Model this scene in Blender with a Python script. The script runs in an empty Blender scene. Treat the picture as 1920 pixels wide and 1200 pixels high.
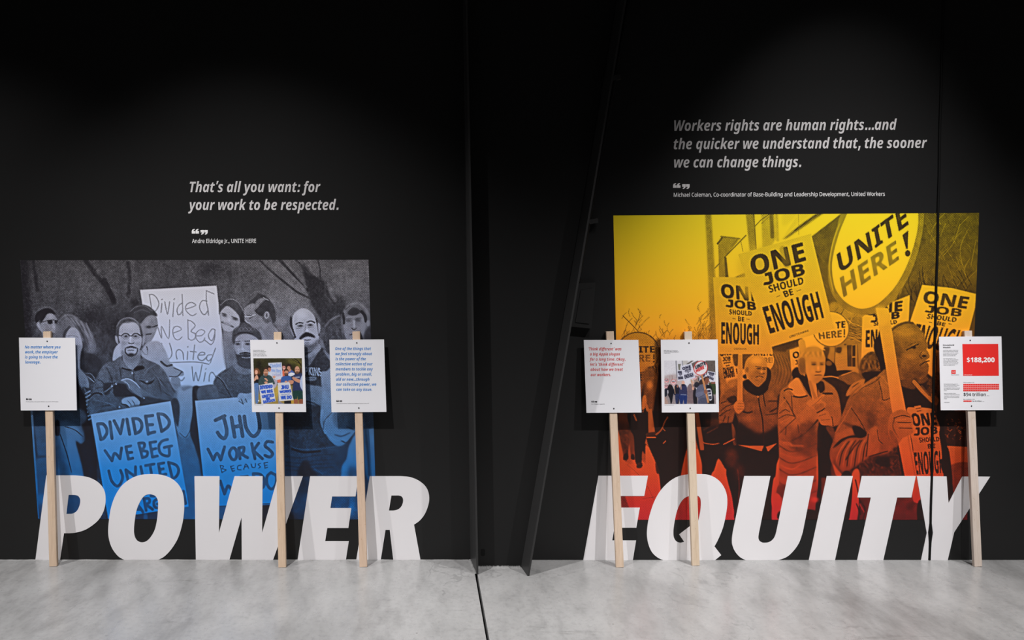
import bpy, bmesh, math
import numpy as np
from mathutils import Vector, Matrix
from mathutils.geometry import tessellate_polygon

SC = bpy.context.scene
COL = SC.collection

# ---------------------------------------------------------------- camera, world, lamps, exposure
F, CX, CY = 1520.0, 815.0, 600.0            # focal length and principal point, in pixels of the 1920 x 1200 frame
TILT = math.atan(.07)                       # looking slightly down
DIST, EYE = 4.0, 1.495
cam = bpy.data.cameras.new('camera'); cam.sensor_width = 36; cam.lens = 36*F/1920
cam.shift_x = (960-CX)/1920; cam.clip_start = .05
co = bpy.data.objects.new('camera', cam); COL.objects.link(co)
co.location = (0, -DIST, EYE); co.rotation_euler = (math.pi/2-TILT, 0, 0)
SC.camera = co
SC.view_settings.view_transform = 'Standard'; SC.view_settings.look = 'None'
SC.view_settings.gamma = 1; SC.view_settings.use_curve_mapping = False
SC.view_settings.exposure = 0
wd = bpy.data.worlds.new('dark_hall'); SC.world = wd; wd.use_nodes = True
wd.node_tree.nodes['Background'].inputs[0].default_value = (1, .97, .95, 1)
wd.node_tree.nodes['Background'].inputs[1].default_value = .012

def spot(x, y, z, tx, ty, tz, power, size, col=(1, .98, .975), rad=.035, blend=1.):
    l = bpy.data.lights.new('track_or_fill_spot', 'SPOT'); l.energy = power; l.spot_size = math.radians(size); l.spot_blend = blend
    l.shadow_soft_size = rad; l.color = col
    o = bpy.data.objects.new('track_or_fill_spot', l); COL.objects.link(o); o.location = (x, y, z)
    o.rotation_euler = (Vector((tx, ty, tz))-Vector((x, y, z))).to_track_quat('-Z', 'Y').to_euler()
    return o
spot(-3.7, -2.0, 4.3, -2.2, -.88, 0, 600, 66)
spot(-1.5, -2.0, 4.3, -.75, -.8, 0, 800, 64)
spot(2.6, -2.0, 4.3, 1.85, -.9, 0, 740, 64)
spot(2.3, -2.0, 4.3, 1.9, 0, 1.35, 250, 36)
spot(3.8, -2.0, 4.3, 2.6, -.95, 0, 440, 54)
spot(1.2, -2.0, 4.3, .85, -.9, 0, 260, 54)  # added fill to brighten the first letter of EQUITY; no track lamp here

def ray(px, py):
    dx, dy = (px-CX)/F, (CY-py)/F
    c, s = math.cos(TILT), math.sin(TILT)
    return np.array((dx, c+dy*s, -s+dy*c))
def on_wall(px, py, y=0.):
    d = ray(px, py); return np.array((0, -DIST, EYE)) + d*((y+DIST)/d[1])
def on_floor(px, py, z=0.):
    d = ray(px, py); return np.array((0, -DIST, EYE)) + d*((z-EYE)/d[2])
def on_plane(px, py, p, n):
    d = ray(px, py); o = np.array((0, -DIST, EYE)); return o + d*(np.dot(p-o, n)/np.dot(d, n))

# ---------------------------------------------------------------- materials
def srgb(*v): return tuple(((x/255.)/12.92 if x/255. <= .04045 else ((x/255.+.055)/1.055)**2.4) for x in v)
class NT:
    def __init__(s, name, rough=.5, spec=.5):
        s.m = bpy.data.materials.new(name); s.m.use_nodes = True; s.t = s.m.node_tree
        s.b = s.t.nodes['Principled BSDF']; s.b.inputs['Roughness'].default_value = rough; s.b.inputs['Specular IOR Level'].default_value = spec
    def n(s, typ, **kw):
        q = s.t.nodes.new(typ)
        for k, v in kw.items():
            if k in q.inputs: q.inputs[k].default_value = v
            else: setattr(q, k, v)
        return q
    def l(s, a, b): s.t.links.new(a, b)
    def coord(s, scale=(1, 1, 1), rot=(0, 0, 0)):
        tc = s.n('ShaderNodeTexCoord'); mp = s.n('ShaderNodeMapping'); mp.inputs['Scale'].default_value = scale; mp.inputs['Rotation'].default_value = rot
        s.l(tc.outputs['Object'], mp.inputs[0]); return mp.outputs[0]
    def noise(s, co, scale, detail=4, rough=.55):
        q = s.n('ShaderNodeTexNoise'); q.inputs['Scale'].default_value = scale; q.inputs['Detail'].default_value = detail; q.inputs['Roughness'].default_value = rough
        s.l(co, q.inputs['Vector']); return q.outputs['Fac']
    def ramp(s, fac, stops, interp='LINEAR'):
        q = s.n('ShaderNodeValToRGB'); q.color_ramp.interpolation = interp; e = q.color_ramp.elements
        while len(e) < len(stops): e.new(.5)
        for i, (p, c) in enumerate(stops):
            e[i].position = p; e[i].color = (*c, 1) if len(c) == 3 else c
        s.l(fac, q.inputs[0]); return q.outputs[0]
    def math(s, op, a, b=None, c=None):
        q = s.n('ShaderNodeMath'); q.operation = op
        for i, v in enumerate((a, b, c)):
            if v is None: continue
            if isinstance(v, (int, float)): q.inputs[i].default_value = v
            else: s.l(v, q.inputs[i])
        return q.outputs[0]
    def mix(s, fac, a, b, mode='MIX'):
        q = s.n('ShaderNodeMix', data_type='RGBA'); q.blend_type = mode
        for i, v in ((0, fac), (6, a), (7, b)):
            if isinstance(v, (int, float)): q.inputs[i].default_value = v
            elif isinstance(v, tuple): q.inputs[i].default_value = (*v[:3], 1)
            else: s.l(v, q.inputs[i])
        return q.outputs[2]
    def bump(s, h, strength=.2, dist=.01):
        q = s.n('ShaderNodeBump'); q.inputs['Strength'].default_value = strength; q.inputs['Distance'].default_value = dist
        s.l(h, q.inputs['Height']); s.l(q.outputs[0], s.b.inputs['Normal'])
    def base(s, c):
        if isinstance(c, tuple): s.b.inputs['Base Color'].default_value = (*c, 1)
        else: s.l(c, s.b.inputs['Base Color'])

def plain(name, c, rough=.5, spec=.5, var=.06, scale=6):
    k = NT(name, rough, spec); f = k.noise(k.coord(), scale, 3)
    k.base(k.ramp(f, [(.3, tuple(x*(1-var) for x in c)), (.7, tuple(x*(1+var) for x in c))])); return k.m

def mat_wall(name='black_wall_paint', c=.0155):
    k = NT(name, .38, .22); f = k.noise(k.coord(), 1.3, 6); g = k.noise(k.coord(), 60, 2)
    k.base(k.ramp(f, [(.3, (c*.92, c*.92, c*.93)), (.7, (c*1.08, c*1.06, c*1.06))])); k.bump(g, .06, .002); return k.m
def mat_floor():
    k = NT('polished_concrete', .42, .5)
    a = k.noise(k.coord((1, .6, 1), (0, 0, .5)), 1.1, 7, .6); b = k.noise(k.coord((1, .3, 1), (0, 0, -.45)), 2.6, 10, .7); d = k.noise(k.coord(), 46, 4, .7); e = k.noise(k.coord((.5, 3, 1), (0, 0, .35)), 2.2, 10, .8); g = k.noise(k.coord((1, .45, 1), (0, 0, .2)), 9, 6, .7)
    base = k.ramp(a, [(.34, (.235, .233, .231)), (.5, (.285, .283, .281)), (.66, (.335, .333, .331))])
    for f, st in ((b, [(.32, (.62, .615, .61)), (.47, (.95, .95, .95)), (.7, (1.08, 1.08, 1.08))]), (g, [(.3, (.8, .8, .8)), (.5, (1, 1, 1)), (.7, (1.08, 1.08, 1.08))]), (d, [(.28, (.8, .8, .8)), (.46, (1, 1, 1)), (.7, (1.06, 1.06, 1.06))]), (e, [(.3, (.6, .59, .58)), (.41, (1, 1, 1))])):
        base = k.mix(1., base, k.ramp(f, st), 'MULTIPLY')
    # hairline cracks, only here and there
    nv = k.n('ShaderNodeTexNoise'); nv.inputs['Scale'].default_value = 3.5; nv.inputs['Detail'].default_value = 8; k.l(k.coord(), nv.inputs['Vector'])
    v = k.n('ShaderNodeTexVoronoi', feature='DISTANCE_TO_EDGE'); v.inputs['Scale'].default_value = 1.3; k.l(k.mix(.3, k.coord((1, .7, 1), (0, 0, .6)), nv.outputs['Color']), v.inputs['Vector'])
    crack = k.math('LESS_THAN', v.outputs['Distance'], .0035); pres = k.math('GREATER_THAN', k.noise(k.coord(), 2.3, 3), .57)
    base = k.mix(k.math('MULTIPLY', k.math('MULTIPLY', crack, pres), .3), base, (.12, .12, .12))
    v2 = k.n('ShaderNodeTexVoronoi'); v2.inputs['Scale'].default_value = 6.5; k.l(k.mix(.02, k.coord(), nv.outputs['Color']), v2.inputs['Vector'])
    base = k.mix(k.math('MULTIPLY', k.math('LESS_THAN', v2.outputs['Distance'], .03), .55), base, (.1, .095, .09))
    k.base(base); k.l(k.ramp(b, [(.3, (.36,)*3), (.7, (.2,)*3)]), k.b.inputs['Roughness']); k.bump(d, .1, .002); return k.m
def mat_wood(name, tint, seed):
    k = NT(name, .6, .3); tc = k.n('ShaderNodeTexCoord'); mp = k.n('ShaderNodeMapping'); k.l(tc.outputs['Object'], mp.inputs[0]); mp.inputs['Location'].default_value = (seed*3.1, seed*1.7, seed*5.3); mp.inputs['Scale'].default_value = (55, 55, 2.2)
    f = k.noise(mp.outputs[0], 1, 5, .6)
    mp2 = k.n('ShaderNodeMapping'); k.l(tc.outputs['Object'], mp2.inputs[0]); mp2.inputs['Scale'].default_value = (30, 30, 14); mp2.inputs['Location'].default_value = (seed*2.3, seed*4.1, seed*.7)
    v = k.n('ShaderNodeTexVoronoi'); k.l(mp2.outputs[0], v.inputs['Vector'])
    g = k.noise(k.coord((260, 260, 10)), 1, 3)
    base = k.ramp(f, [(.3, tuple(x*y for x, y in zip(tint, (.9, .86, .8)))), (.5, tint), (.7, tuple(min(1, x*1.06) for x in tint))])
    base = k.mix(1., base, k.ramp(g, [(.3, (.9, .89, .87)), (.6, (1, 1, 1))]), 'MULTIPLY')
    sc = k.n('ShaderNodeSeparateColor'); k.l(v.outputs['Color'], sc.inputs[0])
    kn = k.ramp(v.outputs['Distance'], [(.05, (.36, .2, .1)), (.12, (.78, .6, .44)), (.2, (1, 1, 1))])
    kn = k.mix(k.math('GREATER_THAN', sc.outputs[0], .86), (1., 1., 1.), kn)
    k.base(k.mix(1., base, kn, 'MULTIPLY')); k.bump(f, .06, .001); return k.m

M_WALL = mat_wall(); M_FLOOR = mat_floor()
M_STEEL = mat_wall('dark_grey_steel_paint', .034); M_WEB = mat_wall('black_column_paint', .0125)
M_GAP = plain('black_rubber', (.004, .004, .004), .6, .2)
M_WHITE = plain('white_vinyl', (.79, .77, .785), .4, .3, .015, 2)
M_GREYTXT = plain('grey_vinyl', (.76, .735, .735), .5, .2, .02)
M_ATTR = plain('pale_vinyl', (.88, .87, .87), .5, .2, .02)
M_CARD = plain('white_foam_board', (.77, .765, .80), .45, .3, .01, 3)
M_SCREW = plain('black_screw_head', (.012, .012, .012), .4, .5)
M_BLUE = plain('blue_ink', srgb(24, 122, 200), .5, .3, .02); M_RED = plain('red_ink', srgb(202, 48, 46), .5, .3, .02)
M_REDP = plain('bright_red_ink', srgb(226, 46, 42), .5, .3, .02); M_PINK = plain('pale_red_ink', srgb(240, 140, 138), .5, .3, .02)
M_INK = plain('black_ink', (.012, .012, .014), .5, .3, .02); M_INKG = plain('dark_grey_ink', (.06, .06, .065), .5, .3, .02); M_PAPER = plain('white_ink', (.86, .85, .86), .5, .3, .01)

def mat_print(name, z0, z1, stops, ink, gain):
    """halftone: the tone stored on the sheet becomes dots of ink over a ground colour that changes with height"""
    k = NT(name, .45, .35); at = k.n('ShaderNodeAttribute', attribute_name='tone'); tc = k.n('ShaderNodeTexCoord'); sp = k.n('ShaderNodeSeparateXYZ'); k.l(tc.outputs['Object'], sp.inputs[0])
    zf = k.math('DIVIDE', k.math('SUBTRACT', sp.outputs[2], z0), z1-z0)
    ground = k.ramp(zf, [(p, tuple(min(.95, x*gain) for x in srgb(*c))) for p, c in stops])
    w = 2*math.pi/.0083
    p = k.math('MULTIPLY', k.math('COSINE', k.math('MULTIPLY', sp.outputs[0], w)), k.math('COSINE', k.math('MULTIPLY', sp.outputs[2], w)))
    t = at.outputs['Fac']
    amp = k.math('MULTIPLY', k.math('MULTIPLY', t, k.math('SUBTRACT', 1., t)), 2.6)
    m = k.math('ADD', t, k.math('MULTIPLY', p, amp)); m.node.use_clamp = True
    k.base(k.mix(m, tuple(x*gain for x in srgb(*ink)), ground)); return k.m
def mat_colour_print(name):
    k = NT(name, .4, .35); at = k.n('ShaderNodeAttribute', attribute_name='picture'); k.base(at.outputs['Color']); return k.m

# ---------------------------------------------------------------- object helpers
def tag(o, label=None, cat=None, group=None, kind=None):
    if label: o['label'] = label
    if cat: o['category'] = cat
    if group: o['group'] = group
    if kind: o['kind'] = kind
    return o
def obj(name, verts, faces, mat, parent=None, loc=None, smooth=False):
    v = np.asarray(verts, float)
    if loc is None and parent is not None: loc = parent['_o']
    off = np.zeros(3) if loc is None else np.asarray(loc, float)
    me = bpy.data.meshes.new(name); me.from_pydata((v-off).tolist(), [], faces); me.materials.append(mat); me.update()
    bm = bmesh.new(); bm.from_mesh(me); bmesh.ops.recalc_face_normals(bm, faces=bm.faces) if len(faces) < 400 and not name.endswith('text') else None; bm.to_mesh(me); bm.free()
    if smooth:
        for p in me.polygons: p.use_smooth = True
    o = bpy.data.objects.new(name, me); COL.objects.link(o)
    if parent is not None: o.parent = parent
    else: o.location = off
    o['_o'] = off.tolist()
    return o
def empty(name, loc):
    o = bpy.data.objects.new(name, None); COL.objects.link(o); o.location = loc; o.empty_display_size = .1; o['_o'] = list(map(float, loc)); return o
def prism(poly, depth):
    """closed outline (n,3) pushed along depth (3,)"""
    n = len(poly); v = list(map(tuple, poly))+[tuple(np.asarray(p)+depth) for p in poly]
    f = [tuple(range(n)), tuple(range(2*n-1, n-1, -1))]+[(i, n+i, n+(i+1) % n, (i+1) % n) for i in range(n)]
    return v, f
def boxv(c, ax, ay, az):
    c, ax, ay, az = map(np.asarray, (c, ax, ay, az)); v = [c+sx*ax+sy*ay+sz*az for sx in (-1, 1) for sy in (-1, 1) for sz in (-1, 1)]
    return v, [(0, 1, 3, 2), (4, 6, 7, 5), (0, 4, 5, 1), (2, 3, 7, 6), (0, 2, 6, 4), (1, 5, 7, 3)]
def box(x0, x1, y0, y1, z0, z1): return boxv(((x0+x1)/2, (y0+y1)/2, (z0+z1)/2), ((x1-x0)/2, 0, 0), (0, (y1-y0)/2, 0), (0, 0, (z1-z0)/2))
def merge(*parts):
    V, Fc = [], []
    for v, f in parts:
        b = len(V); V += list(map(tuple, v)); Fc += [tuple(i+b for i in q) for q in f]
    return V, Fc
def tube(path, r, n=10):
    V, Fc = [], []; path = [np.asarray(p, float) for p in path]
    for i, p in enumerate(path):
        d = path[min(i+1, len(path)-1)]-path[max(i-1, 0)]; d /= np.linalg.norm(d)
        u = np.cross(d, (0, 1, .01)); u /= np.linalg.norm(u); w = np.cross(d, u); rr = r[i] if hasattr(r, '__len__') else r
        V += [p+rr*(math.cos(2*math.pi*k/n)*u+math.sin(2*math.pi*k/n)*w) for k in range(n)]
    for i in range(len(path)-1):
        Fc += [(i*n+k, i*n+(k+1) % n, (i+1)*n+(k+1) % n, (i+1)*n+k) for k in range(n)]
    Fc += [tuple(range(n))[::-1], tuple((len(path)-1)*n+k for k in range(n))]
    return V, Fc
def sheet(polys, mapper, depth=None):
    """flat shapes: polys = list of groups, each a list of closed pixel outlines (holes included), mapped into the room"""
    V, Fc = [], []
    parts = []
    for grp in polys:                      # separate islands (the dot of an i) from holes (the eye of an e)
        if len(grp) < 2: parts.append(grp); continue
        def inside(p, c):
            x, y = p; c = np.asarray(c); d = np.roll(c, -1, 0); k = (c[:, 1] > y) != (d[:, 1] > y)
            with np.errstate(divide='ignore', invalid='ignore'): xs = c[:, 0]+(y-c[:, 1])*(d[:, 0]-c[:, 0])/(d[:, 1]-c[:, 1])
            return int((k & (xs > x)).sum()) % 2 == 1
        par = [next((j for j in range(len(grp)) if j != i and inside(grp[i][0], grp[j])), None) for i in range(len(grp))]
        for i in range(len(grp)):
            if par[i] is None: parts.append([grp[i]]+[grp[j] for j in range(len(grp)) if par[j] == i])
    for grp in parts:
        pts = [[Vector((p[0], p[1], 0)) for p in c] for c in grp]
        tri = tessellate_polygon(pts); b = len(V); flat = [p for c in grp for p in c]
        V += [tuple(mapper(p[0], p[1])) for p in flat]
        for t in tri:
            a, c_, d = (np.array(flat[i]) for i in t)
            cr = (c_[0]-a[0])*(d[1]-a[1])-(c_[1]-a[1])*(d[0]-a[0])
            Fc.append(tuple(b+i for i in (t if cr < 0 else t[::-1])))
        if depth is not None:
            b2 = len(V); V += [tuple(np.asarray(v)+depth) for v in V[b:b+len(flat)]]; k = 0
            for c in grp:
                n = len(c); Fc += [(b+k+i, b+k+(i+1) % n, b2+k+(i+1) % n, b2+k+i) for i in range(n)]; k += n
    return V, Fc
def words(txt, x0, y0, x1, y1, cap, st='R', lean=0., fat=0.):
    """one line of lettering on the pixel baseline (x0,y0)-(x1,y1); returns outline groups, one per glyph"""
    groups = []; x = 0
    cs, wdt = layout(txt, st)
    kx = (x1-x0)/wdt; ky = cap/400.; sl = (y1-y0)/(x1-x0)
    for ch in txt:
        g, adv = layout(ch, st); 
        pu = punct(ch, st) if (st != 'R' or ch in '\u2018\u2019') else None
        adv = pu[0] if pu else (GLYPHS.get(st+ch) or GLYPHS.get('R'+ch) or GLYPHS['R-'])[0]
        out = []
        for c in g:
            c = np.asarray(c, float)
            if fat:
                d = np.roll(c, -1, 0)-np.roll(c, 1, 0); nn = np.stack([d[:, 1], -d[:, 0]], 1); nn /= np.linalg.norm(nn, axis=1, keepdims=True)+1e-9
                c = c-nn*fat
            px = x0+(c[:, 0]+x)*kx; py = y0-c[:, 1]*ky+(px-x0)*sl
            out.append(np.stack([px, py], 1))
        if out: groups.append(out)
        x += adv
    return groups
def natural(txt, st, cap, k=.9): return layout(txt, st)[1]*cap/400.*k
QUOTES = [[(.0,1.),(0,.45),(.06,.15),(.22,0),(.3,.0),(.3,.18),(.22,.25),(.2,.45),(.36,.45),(.36,1.)]]
def quote_marks(x0, y0, x1, h):
    """a pair of opening and a pair of closing marks between x0 and x1"""
    w = (x1-x0); out = []
    for k, (u, flip) in enumerate(((0, 0), (.235, 0), (.55, 1), (.785, 1))):
        c = []
        for a, b in QUOTES[0]:
            if flip: a, b = .36-a, 1-b
            c.append((x0+w*(u+a*.6), y0+h*b+(h*.22 if flip else 0)))
        out.append([np.array(c)])
    return out
def picture_grid(name, quad, canvas, step, mapper, mat, parent=None, attr='tone', power=1.85):
    """a printed sheet: a fine grid over the pixel quad that carries the drawing as a mesh attribute"""
    q = np.asarray(quad, float); x0, y0 = q.min(0); x1, y1 = q.max(0)
    nx = int((x1-x0)/step); ny = int((y1-y0)/step)
    u = np.linspace(0, 1, nx+1)[None, :, None]; v = np.linspace(0, 1, ny+1)[:, None, None]
    px = ((q[0]*(1-u)+q[1]*u)*(1-v)+(q[3]*(1-u)+q[2]*u)*v)
    cx, cy, r, T = canvas
    gx = np.clip((px[..., 0]-cx)*r, 0, T.shape[1]-1.001); gy = np.clip((px[..., 1]-cy)*r, 0, T.shape[0]-1.001)
    ix, iy = gx.astype(int), gy.astype(int); fx, fy = (gx-ix)[..., None], (gy-iy)[..., None]
    val = (T[iy, ix]*(1-fx)+T[iy, ix+1]*fx)*(1-fy)+(T[iy+1, ix]*(1-fx)+T[iy+1, ix+1]*fx)*fy
    P3 = mapper(px.reshape(-1, 2))
    off = np.asarray(parent['_o']) if parent is not None else P3.mean(0)
    me = bpy.data.meshes.new(name); nv = (nx+1)*(ny+1); nf = nx*ny
    me.vertices.add(nv); me.vertices.foreach_set('co', (P3-off).astype(np.float32).ravel())
    i = (np.arange(ny)[:, None]*(nx+1)+np.arange(nx)[None]).ravel()
    idx = np.stack([i, i+nx+1, i+nx+2, i+1], 1).astype(np.int32)
    me.loops.add(nf*4); me.loops.foreach_set('vertex_index', idx.ravel())
    me.polygons.add(nf); me.polygons.foreach_set('loop_start', np.arange(0, nf*4, 4, dtype=np.int32))
    me.update(); me.validate()
    if T.shape[2] == 1:
        a = me.attributes.new(attr, 'FLOAT', 'POINT'); a.data.foreach_set('value', (val.ravel()**power).astype(np.float32))
    else:
        lin = np.where(val <= .04045, val/12.92, ((val+.055)/1.055)**2.4)
        a = me.attributes.new(attr, 'FLOAT_COLOR', 'POINT'); a.data.foreach_set('color', np.concatenate([lin.reshape(nv, 3), np.ones((nv, 1))], 1).astype(np.float32).ravel())
    me.materials.append(mat); o = bpy.data.objects.new(name, me); COL.objects.link(o); o['_o'] = off.tolist()
    if parent is not None: o.parent = parent
    else: o.location = off
    return o
def wall_many(p, y):
    dx, dy = (p[:, 0]-CX)/F, (CY-p[:, 1])/F; c, s = math.cos(TILT), math.sin(TILT)
    d = np.stack([dx, c+dy*s, -s+dy*c], 1); return np.array((0, -DIST, EYE))+d*((y+DIST)/d[:, 1:2])
def plane_many(p, o, n):
    dx, dy = (p[:, 0]-CX)/F, (CY-p[:, 1])/F; c, s = math.cos(TILT), math.sin(TILT)
    d = np.stack([dx, c+dy*s, -s+dy*c], 1); e = np.array((0, -DIST, EYE)); return e+d*(np.dot(o-e, n)/(d@n))[:, None]

# ---------------------------------------------------------------- drawing helpers for the printed pictures
def cat(pts, closed=True, n=6):
    p = np.asarray(pts, float)
    if len(p) < 3: return p
    out = []
    m = len(p)
    rng = range(m) if closed else range(m - 1)
    for i in rng:
        if closed: a, b, c, d = p[i-1], p[i], p[(i+1) % m], p[(i+2) % m]
        else: a, b, c, d = p[max(i-1, 0)], p[i], p[i+1], p[min(i+2, m-1)]
        for k in range(n):
            t = k / n
            out.append(.5*((2*b) + (c-a)*t + (2*a-5*b+4*c-d)*t*t + (3*b-a-3*c+d)*t**3))
    if not closed: out.append(p[-1])
    return np.array(out)

def fillmask(W, H, contours, ss=3):
    w, h = W*ss, H*ss
    acc = np.zeros((h, w+1), np.float32)
    for c in contours:
        c = np.asarray(c, float)*ss
        d = np.roll(c, -1, 0)
        for (x0, y0), (x1, y1) in zip(c, d):
            if y0 == y1: continue
            s = 1
            if y0 > y1: x0, y0, x1, y1, s = x1, y1, x0, y0, -1
            a = max(0, int(math.ceil(y0-.5))); b = min(h, int(math.ceil(y1-.5)))
            if b <= a: continue
            r = np.arange(a, b)
            xs = x0 + (r+.5-y0)*(x1-x0)/(y1-y0)
            np.add.at(acc, (r, np.clip(np.ceil(xs-.5), 0, w).astype(int)), s)
    m = (np.abs(np.cumsum(acc, 1))[:, :w] > .5).astype(np.float32)
    return m.reshape(H, ss, W, ss).mean((1, 3))

def gblur(m, s):
    if s <= .05: return m
    k = int(math.ceil(s*2.6)); x = np.arange(-k, k+1)
    g = np.exp(-x*x/(2*s*s)); g /= g.sum()
    p = np.pad(m, ((k, k), (0, 0)), mode='edge')
    m = sum(g[i]*p[i:i+m.shape[0]] for i in range(2*k+1))
    p = np.pad(m, ((0, 0), (k, k)), mode='edge')
    return sum(g[i]*p[:, i:i+m.shape[1]] for i in range(2*k+1))

class Pic:
    """a small canvas addressed in the picture's own coordinates"""
    def __init__(s, x0, y0, x1, y1, r, val):
        s.x0, s.y0, s.r = x0, y0, r
        s.w, s.h = int(round((x1-x0)*r))+1, int(round((y1-y0)*r))+1
        s.T = np.zeros((s.h, s.w, np.size(val)), np.float32) + np.asarray(val, np.float32)
        s.rng = np.random.RandomState(7)
    def box(s, pts, pad):
        p = (np.asarray(pts, float) - (s.x0, s.y0))*s.r + .5
        a = np.maximum(np.floor(p.min(0)-pad), 0).astype(int)
        b = np.minimum(np.ceil(p.max(0)+pad), (s.w, s.h)).astype(int)
        return p, a, b
    def comp(s, a, b, m, val, al):
        if isinstance(val, str): return
        t = s.T[a[1]:b[1], a[0]:b[0]]
        m = (m*al)[..., None]
        t += (np.asarray(val, np.float32) - t)*m
    def P(s, pts, val, al=1., bl=.6, sm=1, grain=0):
        pts = cat(pts) if sm else np.asarray(pts, float)
        p, a, b = s.box(pts, 3*bl*s.r+2)
        if (b-a).min() <= 0: return
        m = gblur(fillmask(b[0]-a[0], b[1]-a[1], [p-a]), bl*s.r)
        if grain:
            n = gblur(s.rng.randn(*m.shape), 1.1*s.r); n = n/(n.std()+1e-6)*grain
            t = s.T[a[1]:b[1], a[0]:b[0]]
            t += (np.asarray(val, np.float32) - t)*(m*al)[..., None]
            t += (n*m*al)[..., None]
            np.clip(t, 0, 1, t)
        else: s.comp(a, b, m, val, al)
    def S(s, pts, w, val, al=1., bl=.3, sm=1):
        pts = cat(pts, False, 5) if sm and len(pts) > 2 else np.asarray(pts, float)
        p, a, b = s.box(pts, (w/2+2.6*bl)*s.r+2)
        if (b-a).min() <= 0: return
        yy, xx = np.mgrid[a[1]:b[1], a[0]:b[0]]
        xx = xx+.5; yy = yy+.5
        d = np.full(xx.shape, 1e9)
        for q0, q1 in zip(p[:-1], p[1:]):
            v = q1-q0; L = (v*v).sum()+1e-9
            t = np.clip(((xx-q0[0])*v[0]+(yy-q0[1])*v[1])/L, 0, 1)
            d = np.minimum(d, (xx-q0[0]-t*v[0])**2+(yy-q0[1]-t*v[1])**2)
        d = np.sqrt(d)
        soft = max(.5, bl*s.r)
        s.comp(a, b, np.clip((w*s.r/2-d)/(2*soft)+.5, 0, 1), val, al)
    def B(s, cx, cy, rx, ry, val, al=1., ang=0, k=1.5):
        R = max(rx, ry)
        p, a, b = s.box([(cx-R, cy-R), (cx+R, cy+R)], R*s.r*1.2)
        if (b-a).min() <= 0: return
        c = p.mean(0)
        yy, xx = np.mgrid[a[1]:b[1], a[0]:b[0]]
        dx = xx+.5-c[0]; dy = yy+.5-c[1]; A = math.radians(ang)
        u = (dx*math.cos(A)+dy*math.sin(A))/(rx*s.r); v = (-dx*math.sin(A)+dy*math.cos(A))/(ry*s.r)
        s.comp(a, b, np.exp(-(u*u+v*v)**k), val, al)
    def E(s, cx, cy, rx, ry, val, al=1., bl=.4, ang=0):
        A = math.radians(ang); t = np.linspace(0, 2*math.pi, 40, endpoint=False)
        x = rx*np.cos(t); y = ry*np.sin(t)
        s.P(np.stack([cx+x*math.cos(A)-y*math.sin(A), cy+x*math.sin(A)+y*math.cos(A)], 1), val, al, bl, 0)
    def N(s, amp, sc, x0=None, y0=None, x1=None, y1=None, sy=None):
        n = gblur(s.rng.randn(s.h, s.w), sc*s.r)
        n = n/n.std()*amp
        if x0 is not None:
            m = np.zeros((s.h, s.w)); q = lambda v, o: int(max(0, (v-o)*s.r))
            m[q(y0, s.y0):q(y1, s.y0), q(x0, s.x0):q(x1, s.x0)] = 1
            n = n*gblur(m, 3*s.r)
        s.T += n[..., None]; np.clip(s.T, 0, 1, s.T)
    def photo(s, sharp=.8, grain=.05):
        """photographic bite: local contrast, cloth and hair texture in the mid tones"""
        b = np.dstack([gblur(s.T[..., k], 2.2*s.r) for k in range(s.T.shape[2])])
        s.T += sharp*(s.T-b)
        n = sum(a*gblur(s.rng.randn(s.h, s.w), q*s.r)*q*s.r for a, q in ((1., .8), (.9, 2.), (.5, 5.)))
        m = np.clip(s.T.mean(2), 0, 1); s.T += (n/n.std()*grain*np.clip(4*m*(.93-m), 0, 1))[..., None]
        np.clip(s.T, 0, 1, s.T)
    def L(s, strokes, w, val, al=1., bl=.3):
        for st in strokes: s.S(st, w, val, al, bl)
    def W(s, txt, q, val, al=1., e=0, st='B', bl=.3):
        """words stretched into the quad q = top-left, top-right, bottom-right, bottom-left"""
        cs, wd = layout(txt, st)
        q = np.asarray(q, float)
        allp = []
        for c in cs:
            u = (c[:, 0]/wd)[:, None]; v = (1-c[:, 1]/400.)[:, None]
            allp.append((q[0]*(1-u)+q[1]*u)*(1-v)+(q[3]*(1-u)+q[2]*u)*v)
        p, a, b = s.box(np.vstack(allp), 3*bl*s.r+2+e*s.r)
        if (b-a).min() <= 0: return
        o = np.array((s.x0, s.y0))
        m = fillmask(b[0]-a[0], b[1]-a[1], [(c-o)*s.r+.5-a for c in allp])
        if e: m = np.clip(gblur(m, e*s.r)*2.6, 0, 1)
        s.comp(a, b, gblur(m, bl*s.r), val, al)

# ---------------------------------------------------------------- letter outlines (cap height = 400 units)
def punct(ch, st):
    """heavier stops and commas for the bold styles"""
    k = .18 if st == 'I' else 0
    def par(x, y, w, h): return np.array([(x+k*y, y), (x+w+k*y, y), (x+w+k*(y+h), y+h), (x+k*(y+h), y+h)])
    if ch == '.': return 150, [par(30, 0, 88, 88)]
    if ch == ':': return 165, [par(35, 0, 84, 84), par(35, 205, 84, 84)]
    if ch == ',': return 150, [np.array([(45, 88), (133, 88), (128, 60), (72, -85), (12, -85), (45, 20)])]
    if ch == 'J' and st == 'B':
        a = np.linspace(0, math.pi*.62, 9)
        o = [(165+115*math.cos(t), 118-122*math.sin(t)) for t in a]; i = [(150+40*math.cos(t), 125-42*math.sin(t)) for t in a[::-1]]
        return 305, [np.array([(280, 400)]+o+[(12, 20), (48, 100)]+i+[(190, 310), (110, 310), (110, 400)])]
    if ch == '\u2019': return 140, [np.array([(75, 300), (130, 300), (190, 430), (105, 430)])]
    if ch == '\u2018': return 140, [np.array([(70, 300), (150, 300), (185, 430), (130, 430)])]
    return None

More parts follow.
